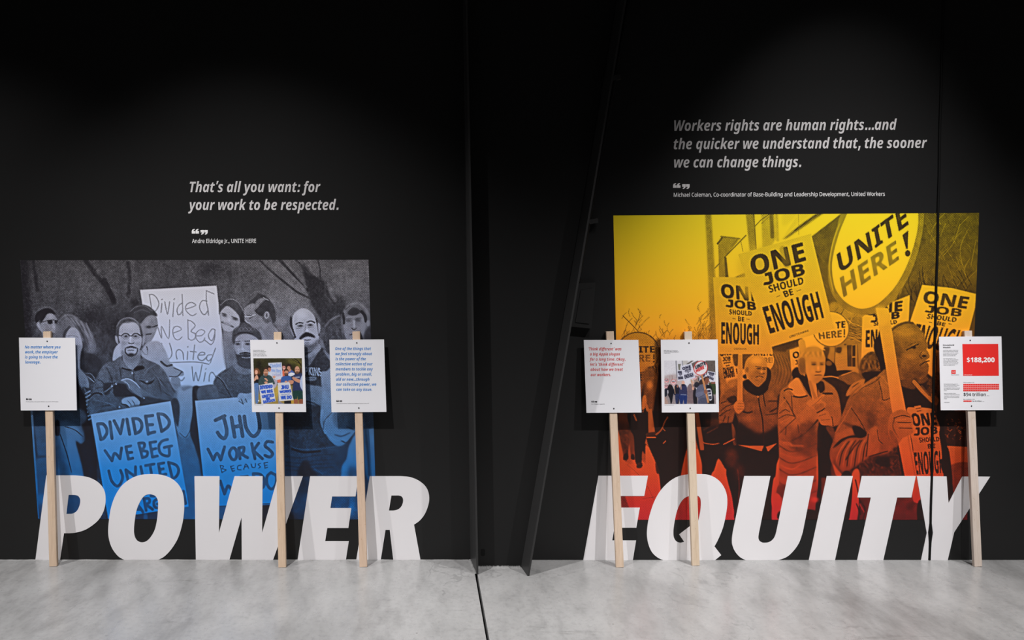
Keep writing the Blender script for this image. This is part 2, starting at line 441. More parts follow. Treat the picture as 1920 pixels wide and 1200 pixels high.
def layout(txt, st='R', track=0):
    x = 0; out = []
    for ch in txt:
        pu = punct(ch, st) if (st != 'R' or ch in '\u2018\u2019') else None
        if pu:
            adv, cs = pu
            out += [c+(x, 0) for c in cs]
        else:
            g = GLYPHS.get(st+ch) or GLYPHS.get('R'+ch) or GLYPHS['R-']
            adv = g[0]
            for c in g[1:]:
                out.append(np.array(c, float).reshape(-1, 2)+(x, 0))
        x += adv+track
    return out, float(max(x-track, 1))

# letter outlines: advance width, then closed contours as x,y,x,y...
GLYPHS = {
"RA":[358,[0,0,156,402,202,402,357,0,305,0,257,124,99,124,51,0],[115,169,242,169,197,290,192,306,184,330,178,350,169,316,161,290]],
"RB":[364,[54,0,54,400,169,400,235,394,282,378,311,348,320,301,316,269,301,242,277,223,244,212,244,210,290,195,308,182,322,165,331,142,334,114,325,66,297,30,253,7,195,0],[105,230,179,230,222,234,249,246,264,267,268,295,263,324,245,343,215,353,171,357,105,357],[105,43,185,43,231,48,259,63,275,87,280,118,275,146,259,168,229,183,182,188,105,188]],
"RC":[354,[218,-6,162,1,116,20,80,50,55,91,39,142,34,201,40,257,56,307,84,348,122,380,169,399,226,406,286,400,337,382,317,339,275,355,226,361,168,351,124,318,97,267,87,200,96,133,122,82,165,50,225,39,275,43,321,54,321,11,275,-2]],
"RD":[409,[54,0,54,400,178,400,234,394,282,378,322,350,351,312,369,263,375,204,361,115,320,51,254,13,166,0],[105,43,159,43,230,53,281,83,311,133,322,202,312,272,282,320,234,348,170,357,105,357]],
"RE":[311,[54,0,54,400,278,400,278,356,105,356,105,231,268,231,268,187,105,187,105,44,278,44,278,0]],
"RF":[291,[54,0,54,400,278,400,278,356,105,356,105,214,267,214,267,170,105,170,105,0]],
"RG":[408,[226,-6,168,1,121,19,84,50,56,90,40,141,34,200,40,259,59,309,89,350,130,380,181,399,241,406,305,399,361,382,342,338,294,355,239,361,175,351,127,318,97,267,87,200,91,155,102,116,122,83,151,59,189,43,238,38,282,41,316,48,316,166,228,166,228,211,366,211,366,15,301,-1]],
"RH":[415,[54,0,54,400,105,400,105,231,310,231,310,400,360,400,360,0,310,0,310,187,105,187,105,0]],
"RI":[190,[22,0,22,29,69,40,69,360,22,371,22,400,167,400,167,371,120,360,120,40,167,29,167,0]],
"RJ":[153,[-2,-106,-26,-104,-44,-99,-44,-57,-25,-61,-3,-62,23,-57,44,-37,52,2,52,400,102,400,102,6,95,-44,73,-79,40,-100]],
"RK":[347,[54,0,54,400,105,400,105,203,139,241,174,279,282,400,341,400,182,226,347,0,287,0,146,191,105,155,105,0]],
"RL":[294,[54,0,54,400,105,400,105,45,280,45,280,0]],
"RM":[508,[54,0,54,400,129,400,252,72,254,72,380,400,454,400,454,0,404,0,404,246,405,304,408,350,406,350,272,0,231,0,99,351,97,351,100,304,101,243,101,0]],
"RN":[426,[54,0,54,400,113,400,326,69,328,69,327,96,325,135,324,174,324,400,371,400,371,0,313,0,99,332,96,332,99,283,101,224,101,0]],
"RO":[438,[219,-6,162,1,116,20,80,51,54,92,39,143,34,201,39,259,54,309,80,350,116,380,162,400,220,406,275,400,320,381,356,350,382,309,398,259,403,201,398,142,382,92,356,51,320,20,275,1],[219,38,278,49,319,82,342,133,350,201,342,268,319,319,278,351,220,362,161,351,120,319,95,268,87,201,95,133,119,82,160,49]],
"RP":[339,[54,0,54,400,160,400,228,392,275,369,301,332,310,282,307,250,296,220,276,194,246,174,204,160,151,156,105,156,105,0],[105,199,145,199,195,204,230,217,251,242,258,280,252,314,234,338,202,352,156,357,105,357]],
"RQ":[438,[310,-95,233,-5,225,-6,219,-6,162,1,116,20,80,51,54,92,39,143,34,201,39,259,54,309,80,350,116,380,162,400,220,406,275,400,320,381,356,350,382,309,398,259,403,201,396,133,374,76,337,32,287,4,383,-95],[219,38,278,49,319,82,342,133,350,201,342,268,319,319,278,351,220,362,161,351,120,319,95,268,87,201,95,133,119,82,160,49]],
"RR":[348,[54,0,54,400,165,400,229,393,275,372,301,336,310,286,307,257,299,233,285,214,269,199,230,179,340,0,281,0,184,165,105,165,105,0],[105,208,165,208,207,213,236,227,253,251,258,284,252,318,235,340,205,352,162,356,105,356]],
"RS":[308,[138,-6,76,-1,29,13,29,62,79,45,141,38,180,42,208,55,225,76,231,103,222,136,194,161,137,185,92,205,60,230,40,262,34,304,38,333,50,358,69,378,95,393,126,403,161,406,222,399,272,383,256,340,211,355,160,361,127,357,104,345,89,327,85,303,93,269,120,245,172,222,232,195,253,178,269,159,278,136,281,107,272,60,243,24,197,2]],
"RT":[311,[131,0,131,356,6,356,6,400,305,400,305,356,181,356,181,0]],
"RU":[410,[203,-6,137,5,89,35,60,82,50,142,50,400,101,400,101,141,107,97,127,65,160,45,206,38,252,45,284,67,303,100,309,141,309,400,359,400,359,141,354,102,342,66,321,37,290,14,251,-1]],
"RV":[336,[143,0,0,400,53,400,143,143,158,97,168,56,178,97,193,145,283,400,336,400,193,0]],
"RW":[521,[113,0,7,400,59,400,122,156,133,106,141,61,149,108,162,159,232,400,285,400,358,157,371,106,380,61,388,106,399,156,461,400,514,400,407,0,356,0,278,262,269,295,262,324,258,341,252,310,239,261,164,0]],
"RX":[328,[2,0,135,208,11,400,67,400,165,243,263,400,317,400,193,210,326,0,269,0,163,174,55,0]],
"RY":[317,[133,0,133,153,0,400,55,400,159,203,263,400,317,400,184,155,184,0]],
"RZ":[320,[21,0,21,38,232,355,28,355,28,400,293,400,293,362,82,45,299,45,299,0]],
"Ra":[314,[120,-6,83,0,53,16,32,44,26,83,35,123,61,153,106,171,170,179,221,181,221,199,217,231,204,251,185,262,159,266,114,259,74,243,59,280,105,298,161,305,209,299,243,281,262,250,269,204,269,0,233,0,224,43,221,43,201,21,180,6,154,-3],[132,34,167,39,195,55,214,82,220,120,220,147,176,145,129,139,98,127,82,108,77,83,81,61,92,46,110,37]],
"Rb":[345,[190,-6,158,-2,132,7,112,21,97,38,93,38,83,0,48,0,48,426,97,426,97,322,96,287,94,261,97,261,112,278,132,292,158,302,190,305,240,296,280,266,305,218,314,150,305,82,280,34,240,4],[183,35,218,43,243,65,258,101,263,151,258,200,242,236,217,257,182,264,141,258,115,237,102,202,97,152,97,150,101,101,115,65,141,43]],
"Rc":[269,[168,-6,130,-2,97,11,69,31,48,61,35,100,31,148,35,199,49,239,71,269,99,290,133,302,171,306,216,301,250,290,235,249,204,258,170,263,132,256,104,234,87,199,82,149,87,101,103,66,130,44,168,37,211,42,245,54,245,11,212,-1]],
"Rd":[345,[154,-6,104,4,64,33,39,82,31,150,39,217,65,266,104,296,155,306,186,303,211,293,248,262,251,262,249,283,248,306,248,426,297,426,297,0,257,0,250,40,248,40,232,23,212,8,186,-2],[162,35,202,42,229,61,243,94,248,140,248,149,244,199,230,235,203,257,161,265,127,257,102,233,87,196,82,148,87,101,102,65,127,43]],
"Re":[316,[175,-6,135,-1,100,12,71,33,49,64,35,102,31,148,35,194,47,232,67,264,94,287,126,301,164,306,200,302,230,289,254,269,273,242,284,209,287,170,287,141,82,141,89,96,108,63,138,43,178,36,228,42,274,57,274,14,229,-1],[83,180,236,180,231,214,218,242,196,260,163,266,131,260,107,243,91,216]],
"Rf":[193,[61,0,61,262,8,262,8,285,61,302,61,319,68,369,87,403,118,422,159,429,191,425,217,418,204,380,183,385,159,388,138,384,122,372,113,350,110,320,110,300,186,300,186,262,110,262,110,0]],
"Rg":[345,[162,-134,102,-130,54,-115,54,-70,104,-88,165,-94,200,-88,226,-71,243,-44,248,-9,248,3,249,22,250,40,248,40,209,6,155,-6,103,5,64,35,39,84,31,150,39,214,64,264,103,295,154,306,182,303,208,295,230,281,248,261,251,261,258,300,297,300,297,-5,289,-61,264,-102,222,-126],[162,35,201,41,228,59,244,91,249,138,249,150,243,202,227,238,200,258,161,264,127,257,103,234,87,198,82,149,87,100,102,64,127,42]],
"Rh":[346,[48,0,48,426,97,426,97,301,94,259,97,259,115,279,137,294,163,302,191,305,239,299,273,279,294,245,301,196,301,0,252,0,252,192,248,224,235,246,214,260,185,264,142,257,116,236,102,202,97,155,97,0]],
"Ri":[145,[73,350,52,358,46,368,44,382,46,396,52,405,73,413,93,405,99,396,101,382,99,368,93,358],[48,0,48,300,97,300,97,0]],
"Rj":[145,[73,350,52,358,46,368,44,382,46,396,52,405,73,413,93,405,99,396,101,382,99,368,93,358],[12,-134,-12,-132,-31,-128,-31,-88,-13,-92,6,-94,23,-91,36,-84,45,-70,48,-46,48,300,97,300,97,-45,92,-82,77,-111,51,-129]],
"Rk":[299,[48,0,48,426,96,426,96,203,96,180,94,155,96,155,106,168,120,185,132,199,228,300,286,300,164,172,294,0,235,0,131,140,96,110,96,0]],
"Rl":[145,[48,0,48,426,97,426,97,0]],
"Rm":[524,[48,0,48,300,87,300,95,259,97,259,114,280,135,294,160,303,186,306,244,293,278,255,281,255,299,278,322,294,349,303,377,306,422,299,453,280,472,246,478,196,478,0,430,0,430,193,426,224,414,247,395,260,369,264,331,258,306,239,292,208,287,166,287,0,239,0,239,193,235,224,223,247,204,260,177,264,139,257,114,236,101,202,97,156,97,0]],
"Rn":[346,[48,0,48,300,87,300,95,259,97,259,115,280,138,294,164,303,192,306,239,299,273,280,294,246,301,196,301,0,252,0,252,192,248,224,235,246,214,260,185,264,143,257,116,236,102,202,97,156,97,0]],
"Ro":[339,[169,-6,131,-1,98,13,70,35,49,66,35,105,31,151,40,217,68,266,113,296,170,306,209,301,242,288,270,265,291,235,304,197,309,151,299,85,271,35,226,5],[170,35,209,43,236,66,252,103,258,151,252,198,236,234,209,257,169,264,130,257,103,234,87,198,82,151,87,103,103,66,130,43]],
"Rp":[345,[48,-134,48,300,88,300,95,259,97,259,112,277,132,292,158,303,190,306,241,296,280,267,305,219,314,151,305,83,280,34,240,4,190,-6,158,-2,132,8,97,38,94,38,96,14,97,-11,97,-134],[183,35,208,39,228,50,243,68,254,92,263,151,258,198,243,234,218,257,182,264,142,258,117,239,102,206,97,160,97,151,101,102,115,65,141,43]],
"Rq":[345,[248,-134,248,-6,248,17,250,40,247,40,232,23,211,8,186,-2,153,-6,104,4,65,33,39,82,31,150,39,217,65,266,105,296,155,306,187,303,212,292,232,277,248,259,250,259,258,300,297,300,297,-134],[162,35,202,42,228,61,243,93,248,139,248,149,243,199,229,236,203,258,161,265,126,257,101,233,87,196,82,148,87,101,102,65,127,43]],
"Rr":[231,[48,0,48,300,88,300,94,245,96,245,112,268,133,288,158,301,188,306,206,305,223,303,217,257,201,260,184,261,162,258,141,248,123,233,109,213,100,189,97,160,97,0]],
"Rs":[268,[123,-6,69,-1,29,13,29,58,73,42,124,34,157,37,179,46,191,60,196,78,189,99,167,117,122,137,72,159,40,186,31,204,29,226,36,260,60,285,96,301,141,306,192,301,237,286,220,246,180,260,138,266,111,263,92,256,80,244,76,229,83,208,107,191,153,172,202,150,232,123,240,105,243,83,235,45,211,17,173,0]],
"Rt":[202,[139,-6,96,3,78,14,64,31,55,55,52,87,52,262,9,262,9,286,52,305,72,369,101,369,101,300,188,300,188,262,101,262,101,89,104,65,114,48,129,38,148,35,171,37,190,41,190,3,168,-3]],
"Ru":[346,[154,-6,106,1,72,20,51,54,44,104,44,300,94,300,94,107,98,76,111,53,132,40,161,35,203,42,230,63,244,97,249,144,249,300,299,300,299,0,258,0,251,40,249,40,231,19,208,5,182,-3]],
"Rv":[285,[114,0,0,300,53,300,117,123,126,96,135,67,141,44,143,44,149,67,159,96,168,123,232,300,285,300,170,0]],
"Rw":[440,[89,1,6,301,57,301,99,141,110,92,118,51,120,51,126,75,133,104,141,132,194,301,248,301,299,132,311,90,319,52,322,52,329,90,342,141,384,301,434,301,351,1,293,1,241,170,229,215,221,249,218,249,211,215,198,169,145,1]],
"Rx":[296,[10,0,119,154,15,300,71,300,148,187,225,300,281,300,177,154,286,0,230,0,148,120,66,0]],
"Ry":[286,[47,-134,24,-133,6,-130,6,-91,21,-93,39,-94,62,-90,81,-80,95,-63,106,-41,122,-1,1,300,53,300,118,129,133,87,143,48,146,48,156,84,171,130,232,300,286,300,156,-41,138,-80,116,-109,86,-128]],
"Rz":[263,[22,0,22,32,183,262,31,262,31,300,238,300,238,263,78,38,241,38,241,0]],
"R0":[320,[160,-6,101,8,60,49,36,114,27,201,31,261,41,311,58,352,83,382,117,400,160,406,218,393,260,352,285,287,293,201,290,141,280,90,262,49,237,19,203,1],[160,36,198,47,224,77,238,128,243,201,238,272,224,323,198,354,160,364,121,354,96,323,81,272,77,201,81,129,96,77,121,47]],
"R1":[320,[151,0,151,280,151,318,153,348,137,334,118,318,76,283,50,316,158,400,199,400,199,0]],
"R2":[320,[27,0,27,41,132,147,183,201,214,247,222,271,225,296,220,325,205,346,182,359,154,364,127,361,103,354,58,325,31,359,85,392,118,402,154,406,204,399,243,377,267,344,275,299,272,269,262,241,226,187,173,129,89,47,89,45,291,45,291,0]],
"R3":[320,[135,-6,77,-1,25,16,25,62,80,43,136,36,182,41,213,57,231,82,237,115,230,147,208,169,172,181,125,185,86,185,86,227,125,227,169,233,200,248,219,272,226,303,221,329,206,348,183,360,153,364,123,362,97,355,52,331,27,364,80,393,114,403,152,406,207,399,246,378,269,346,276,306,271,270,254,242,227,222,193,211,193,208,235,198,265,178,283,150,289,114,284,81,272,52,252,28,222,10,183,-2]],
"R4":[320,[203,0,203,91,12,91,12,133,200,402,251,402,251,135,309,135,309,91,251,91,251,0],[60,135,203,135,203,261,204,311,206,350,204,350,193,327,180,306]],
"R5":[320,[139,-6,81,0,35,16,35,63,84,43,139,36,179,42,211,57,231,84,238,123,232,157,214,183,183,199,138,204,102,201,69,196,45,211,60,400,261,400,261,355,102,355,92,239,118,243,154,245,209,238,252,215,279,177,289,128,279,72,249,30,202,3]],
"R6":[320,[167,-6,131,-1,98,13,70,38,49,72,35,116,31,171,38,256,49,296,66,331,90,362,122,385,163,401,214,406,240,404,263,401,263,359,241,364,215,365,180,362,151,352,128,337,110,317,97,293,89,266,80,203,83,203,99,221,119,237,146,247,178,250,225,243,262,219,286,180,294,129,286,73,260,30,219,3],[166,36,198,42,224,59,240,87,245,129,241,163,226,189,202,206,168,212,143,209,122,201,105,188,92,173,83,156,81,138,90,90,102,69,119,51,140,40]],
"R7":[320,[76,0,240,355,25,355,25,400,293,400,293,362,131,0]],
"R8":[320,[161,-6,104,1,62,23,36,57,27,102,30,128,39,150,69,184,110,209,83,228,61,250,45,277,40,310,44,339,56,362,75,381,99,394,127,403,160,406,208,399,246,381,271,351,280,310,277,287,269,268,241,236,203,212,248,185,280,151,289,129,292,104,284,58,257,24,215,2],[162,231,211,261,226,281,231,308,226,333,211,351,188,362,159,366,131,362,108,351,93,333,89,308,91,289,98,273,125,250],[160,34,196,38,223,53,239,75,244,103,239,130,221,152,195,170,160,185,151,189,119,172,95,153,80,130,76,101,81,75,96,53,123,38]],
"R9":[320,[108,-6,82,-4,57,0,57,42,106,35,142,38,171,48,194,63,212,83,225,107,234,134,241,196,238,196,223,178,203,163,176,153,143,150,96,157,60,181,36,219,28,271,32,310,44,343,63,370,89,389,120,402,156,406,192,401,225,386,252,362,273,328,287,284,291,229,284,144,273,104,256,69,232,38,200,15,159,-1],[154,188,179,191,200,199,217,212,231,227,239,244,241,262,232,309,220,331,203,348,182,360,156,364,124,358,99,341,82,312,77,271,81,237,96,210,119,194]],
"R,":[150,[23,-72,39,-2,51,65,104,65,108,59,87,-6,59,-72]],
"R.":[150,[75,-8,50,1,43,13,40,30,43,48,50,59,75,68,99,59,107,48,110,30,107,13,99,1]],
"R-":[180,[22,128,22,172,158,172,158,128]],
"R'":[126,[48,255,36,400,90,400,78,255]],
"R:":[150,[75,232,50,241,43,253,40,270,43,288,50,300,75,308,99,300,107,288,110,270,107,253,99,241],[75,-8,50,1,43,13,40,30,43,48,50,59,75,68,99,59,107,48,110,30,107,13,99,1]],
"R;":[150,[73,232,49,241,42,253,39,270,42,288,49,300,73,308,98,300,106,288,109,270,106,253,98,241],[17,-72,28,-27,38,22,46,65,99,65,103,59,82,-6,54,-72]],
"R!":[151,[59,113,45,400,105,400,91,113],[75,-8,50,1,43,13,40,30,43,48,50,59,75,68,99,59,107,48,110,30,107,13,99,1]],
"R$":[320,[142,-32,142,27,82,33,35,46,35,94,83,78,142,71,142,184,94,201,61,222,41,249,35,285,42,322,64,350,98,368,142,376,142,425,178,425,178,376,232,370,276,356,261,314,222,327,178,334,178,221,239,199,261,185,276,169,286,149,289,123,282,88,260,60,225,40,178,30,178,-32],[142,234,142,333,115,328,97,319,86,305,83,289,86,269,96,254,113,243],[178,73,206,79,226,89,237,103,241,120,238,139,227,152,208,163,178,172]],
"R%":[466,[109,155,74,163,48,188,33,228,27,281,32,333,47,373,72,397,109,406,146,397,172,373,188,333,193,281,188,228,173,188,147,163],[100,0,322,400,365,400,143,0],[109,190,128,196,142,213,150,241,152,281,150,320,142,348,128,365,109,371,91,365,78,348,71,320,68,281,71,241,78,213,91,196],[354,-6,319,3,293,28,278,68,272,120,277,173,292,213,317,237,354,245,390,237,417,213,433,173,438,120,433,68,418,28,392,3],[354,30,373,35,386,52,395,81,397,120,395,160,386,188,373,204,354,210,336,204,323,188,316,160,313,120,316,81,323,52,336,35]],
"R&":[410,[156,-6,104,2,64,23,38,58,30,104,36,143,53,173,80,199,116,222,83,265,71,290,67,319,74,356,95,383,128,400,170,406,210,400,241,383,261,356,267,320,262,287,245,260,219,236,187,215,295,111,319,151,334,200,384,200,362,133,346,104,327,80,409,0,342,0,294,47,266,26,235,9,199,-2],[157,244,204,280,215,299,218,320,215,338,205,353,189,363,169,366,147,363,130,354,119,339,115,319,118,300,126,282],[157,38,191,41,219,50,262,78,146,191,98,155,86,133,81,106,86,78,102,57,126,43]],
"R(":[168,[105,-89,68,-36,42,23,27,87,22,154,27,221,42,285,68,346,105,400,151,400,117,345,92,284,77,220,72,154,77,90,92,27,117,-33,151,-89]],
"R)":[168,[17,-89,51,-33,76,27,91,90,96,154,91,220,76,284,51,345,17,400,63,400,100,346,126,285,141,221,146,154,141,87,126,23,100,-36,63,-89]],
"R/":[208,[6,0,155,400,203,400,54,0]],
"R ":[146],
"BA":[387,[0,0,141,402,245,402,387,0,295,0,266,95,120,95,91,0],[142,166,246,166,216,259,209,283,201,313,193,339,186,312,177,280,170,259]],
"IA":[352,[-34,0,176,400,278,400,318,0,237,0,230,95,101,95,54,0],[135,166,226,166,219,269,217,303,216,337,215,337,203,307,188,275]],
"BB":[376,[50,0,50,400,175,400,245,394,296,378,326,347,337,299,333,267,321,241,301,222,275,212,275,210,311,196,326,183,337,166,344,144,347,116,337,68,308,31,261,8,200,0],[135,241,184,241,216,244,236,253,246,268,250,287,246,307,233,320,211,328,180,331,135,331],[135,70,190,70,223,74,244,85,255,102,259,124,255,145,243,161,222,171,188,174,135,174]],
"IB":[347,[15,0,99,400,216,400,267,395,308,380,334,352,342,311,337,274,319,244,292,222,255,208,255,206,280,196,299,180,311,158,315,131,310,89,294,56,270,31,238,14,200,3,157,0],[149,241,190,241,217,244,238,254,251,269,256,293,244,321,210,331,168,331],[113,70,162,70,190,74,211,85,226,104,230,130,227,149,218,163,202,171,180,174,135,174]],
"BC":[357,[212,-6,156,1,111,20,76,51,52,92,37,142,32,199,38,256,54,306,81,348,118,379,164,399,220,406,280,398,337,378,310,309,265,327,220,335,177,326,146,299,126,255,120,199,126,142,144,100,175,74,220,65,269,71,322,86,322,15,270,-1]],
"IC":[343,[180,-6,117,5,71,37,43,87,34,151,42,223,66,292,85,323,108,350,136,374,168,391,206,402,248,406,312,399,365,378,333,309,293,328,248,336,216,331,190,319,167,299,150,275,126,217,119,156,123,116,138,88,162,71,197,66,243,72,290,87,290,16,245,2]],
"BD":[415,[50,0,50,400,176,400,235,394,285,378,326,350,357,312,376,263,382,204,368,115,325,51,256,13,164,0],[135,70,171,70,225,78,263,103,286,144,294,202,287,259,265,299,229,323,180,331,135,331]],
"ID":[379,[15,0,99,400,207,400,272,390,321,361,352,314,362,249,355,178,336,117,304,67,260,31,204,8,138,0],[113,70,142,70,184,76,217,94,243,123,262,159,273,200,276,244,271,283,256,310,231,325,199,331,168,331]],
"BE":[314,[50,0,50,400,281,400,281,331,135,331,135,243,271,243,271,173,135,173,135,70,281,70,281,0]],
"IE":[304,[15,0,99,400,323,400,308,331,168,331,150,243,280,243,265,173,134,173,113,70,253,70,238,0]],
"BF":[308,[50,0,50,400,280,400,280,331,134,331,134,227,269,227,269,158,134,158,134,0]],
"IF":[297,[15,0,99,400,322,400,307,331,168,331,146,227,276,227,261,158,131,158,98,0]],
"BG":[406,[218,-6,139,8,81,47,45,112,32,201,39,259,57,309,87,350,128,380,179,399,241,406,304,399,360,381,332,313,290,329,241,335,206,331,177,318,153,298,135,271,124,238,120,199,123,162,131,129,144,102,164,82,191,69,224,65,255,67,278,71,278,154,202,154,202,225,361,225,361,17,296,1]],
"IG":[387,[182,-6,120,4,73,34,43,83,34,150,37,200,48,247,67,291,93,329,126,361,166,385,214,401,268,406,326,399,380,379,348,310,308,328,264,334,229,331,200,319,175,300,155,277,139,250,128,220,119,157,124,118,138,89,163,71,199,66,224,68,246,72,264,154,191,154,206,225,360,225,316,16,258,1]],
"BH":[429,[50,0,50,400,135,400,135,243,294,243,294,400,378,400,378,0,294,0,294,173,135,173,135,0]],
"IH":[392,[15,0,99,400,183,400,150,243,278,243,311,400,395,400,310,0,227,0,263,173,134,173,98,0]],
"BI":[218,[18,0,18,48,67,71,67,329,18,352,18,400,200,400,200,352,151,329,151,71,200,48,200,0]],
"II":[215,[-16,0,-6,48,45,71,100,329,58,352,68,400,245,400,235,352,183,329,128,71,171,48,161,0]],
"BJ":[185,[8,-118,-20,-116,-41,-111,-41,-41,-23,-45,-2,-46,25,-41,36,-33,44,-20,50,25,50,400,135,400,135,26,131,-21,119,-57,100,-85,75,-103,44,-114]],
"IJ":[185,[-37,-118,-66,-115,-88,-110,-88,-41,-68,-45,-43,-46,-19,-42,1,-30,15,-9,25,22,105,400,189,400,106,11,86,-48,57,-88,16,-110]],
"BK":[372,[50,0,50,400,135,400,135,217,151,241,169,264,277,400,371,400,231,223,372,0,276,0,171,169,135,143,135,0]],
"IK":[343,[15,0,99,400,183,400,141,207,183,264,296,400,395,400,232,208,312,0,220,0,162,162,128,143,98,0]],
"BL":[317,[50,0,50,400,135,400,135,70,297,70,297,0]],
"IL":[290,[15,0,99,400,183,400,113,70,253,70,238,0]],
"BM":[528,[50,0,50,400,166,400,261,94,262,94,362,400,478,400,478,0,399,0,399,189,400,233,401,280,403,313,401,313,297,0,220,0,123,314,121,314,123,280,125,232,126,186,126,0]],
"IM":[493,[15,0,99,400,210,400,227,101,230,101,380,400,496,400,411,0,334,0,374,189,383,230,394,273,404,310,402,310,246,0,169,0,152,310,150,310,146,278,138,233,129,186,90,0]],
"BN":[455,[50,0,50,400,157,400,331,100,333,100,330,156,329,211,329,400,405,400,405,0,297,0,123,303,121,303,125,245,126,188,126,0]],
"IN":[423,[15,0,99,400,197,400,290,105,292,105,297,135,303,175,310,211,351,400,426,400,341,0,248,0,150,303,147,303,145,287,141,256,135,221,129,188,90,0]],
"BO":[446,[223,-6,164,1,116,20,79,51,53,92,38,143,32,201,38,259,53,309,79,350,116,381,164,400,224,406,283,400,331,381,367,350,393,309,408,259,413,201,408,142,393,92,367,51,331,20,283,1],[223,66,270,75,301,102,318,144,324,201,318,257,301,300,270,327,224,336,177,327,146,300,128,257,122,201,128,144,146,102,177,75]],
"IO":[409,[182,-6,118,5,71,36,43,85,34,147,37,194,46,240,62,284,85,323,114,357,151,383,195,400,245,406,309,396,355,365,382,318,392,257,389,208,379,161,364,117,341,76,312,43,276,17,233,0],[188,66,219,71,248,89,272,117,290,155,302,201,306,254,302,288,289,313,268,330,239,336,214,332,191,321,170,303,153,280,128,219,119,147,123,112,137,86,159,71]],
"BP":[352,[50,0,50,400,178,400,245,392,291,367,318,327,327,275,323,241,312,210,293,182,264,161,224,147,171,142,135,142,135,0],[135,212,163,212,195,215,220,226,236,245,241,272,237,298,224,316,203,327,174,331,135,331]],
"IP":[342,[15,0,99,400,211,400,255,396,289,385,314,368,331,345,341,316,345,283,339,240,322,204,295,177,259,158,218,146,170,142,128,142,98,0],[143,212,177,212,211,216,238,230,255,252,261,281,247,318,207,331,168,331]],
"BQ":[446,[303,-95,229,-6,223,-6,164,1,116,20,79,51,53,92,38,143,32,201,38,259,53,309,79,350,116,381,164,400,224,406,283,400,331,381,367,350,393,309,408,259,413,201,407,138,389,84,359,42,315,12,411,-95],[223,66,270,75,301,102,318,144,324,201,318,257,301,300,270,327,224,336,177,327,146,300,128,257,122,201,128,144,146,102,177,75]],
"IQ":[409,[238,-95,189,-6,182,-6,118,5,71,36,43,85,34,147,37,194,46,240,62,284,85,323,114,357,151,383,195,400,245,406,309,396,355,365,382,318,392,257,388,206,378,157,361,111,337,70,306,37,267,12,336,-95],[188,66,219,71,248,89,272,117,290,155,302,201,306,254,302,288,289,313,268,330,239,336,214,332,191,321,170,303,153,280,128,219,119,147,123,112,137,86,159,71]],
"BR":[370,[50,0,50,400,167,400,238,393,288,370,317,333,327,280,324,254,316,232,289,197,252,174,370,0,276,0,180,154,135,154,135,0],[135,222,162,222,199,226,223,236,236,254,241,278,236,302,222,318,197,328,161,331,135,331]],
"IR":[341,[15,0,99,400,197,400,251,394,292,374,318,340,327,290,321,247,302,213,274,187,239,170,310,0,220,0,163,154,131,154,98,0],[145,222,166,222,198,226,222,238,237,258,242,286,229,319,188,331,168,331]],
"BS":[309,[139,-6,79,0,26,18,26,97,85,75,115,67,146,64,172,67,190,76,200,90,203,107,198,127,181,143,125,173,95,188,64,211,40,245,33,266,30,292,39,340,67,376,110,398,166,406,225,398,285,378,257,311,208,329,163,335,142,332,126,324,116,311,113,295,118,276,132,261,189,231,241,201,260,184,275,164,283,140,286,111,277,63,248,26,201,2]],
"IS":[297,[109,-6,54,1,11,19,11,94,60,72,109,64,135,67,156,75,170,89,174,108,171,129,161,145,126,173,94,200,68,236,60,258,58,284,62,318,75,347,95,371,122,390,156,402,195,406,253,399,304,379,274,315,233,330,195,335,175,332,158,323,147,309,143,290,147,271,156,256,193,228,222,205,242,180,255,151,259,118,254,80,238,49,215,25,184,8,148,-2]],
"BT":[324,[120,0,120,329,11,329,11,400,313,400,313,329,204,329,204,0]],
"IT":[297,[73,0,142,329,46,329,61,400,337,400,322,329,226,329,156,0]],
"BU":[424,[210,-6,140,5,89,35,58,82,48,142,48,400,132,400,132,155,137,113,152,86,177,71,212,66,248,71,273,87,287,115,291,156,291,400,376,400,376,141,371,102,358,66,335,37,303,14,261,-1]],
"IU":[387,[165,-6,111,2,71,25,47,61,39,107,39,127,43,147,96,400,180,400,127,148,122,114,135,78,174,66,206,71,228,87,244,113,255,149,309,400,392,400,337,141,325,101,308,66,284,36,253,13,214,-1]],
"BV":[364,[136,0,0,400,86,400,161,162,167,139,176,104,182,74,188,104,197,139,203,162,278,400,364,400,228,0]],
"IV":[331,[85,0,50,400,131,400,145,159,146,120,145,82,147,82,161,120,177,159,295,400,381,400,176,0]],
"BW":[542,[102,0,0,400,83,400,134,182,142,149,149,110,154,77,159,110,166,148,173,176,231,400,311,400,369,176,376,148,383,110,388,77,393,110,400,149,407,182,458,400,542,400,440,0,343,0,289,210,285,229,279,255,274,283,271,304,268,283,262,256,257,229,252,210,198,0]],
"IW":[501,[63,0,50,400,129,400,131,182,130,135,127,87,129,87,146,134,163,176,264,400,338,400,343,176,344,151,343,119,341,87,343,87,361,136,379,182,469,400,554,400,376,0,282,0,277,182,276,237,277,278,275,278,244,197,155,0]],
"BX":[374,[0,0,133,206,8,400,102,400,188,256,273,400,364,400,239,202,374,0,277,0,184,151,91,0]],
"IX":[339,[-32,0,125,209,61,400,148,400,190,258,289,400,383,400,234,202,308,0,217,0,170,148,62,0]],
"BY":[350,[133,0,133,153,0,400,92,400,175,235,258,400,350,400,217,156,217,0]],
"IY":[316,[83,0,115,153,51,400,136,400,171,238,274,400,368,400,198,153,166,0]],
"BZ":[324,[13,0,13,55,205,330,18,330,18,400,306,400,306,345,114,70,311,70,311,0]],
"IZ":[300,[-17,0,-6,55,206,330,58,330,72,400,328,400,317,345,103,70,266,70,252,0]],
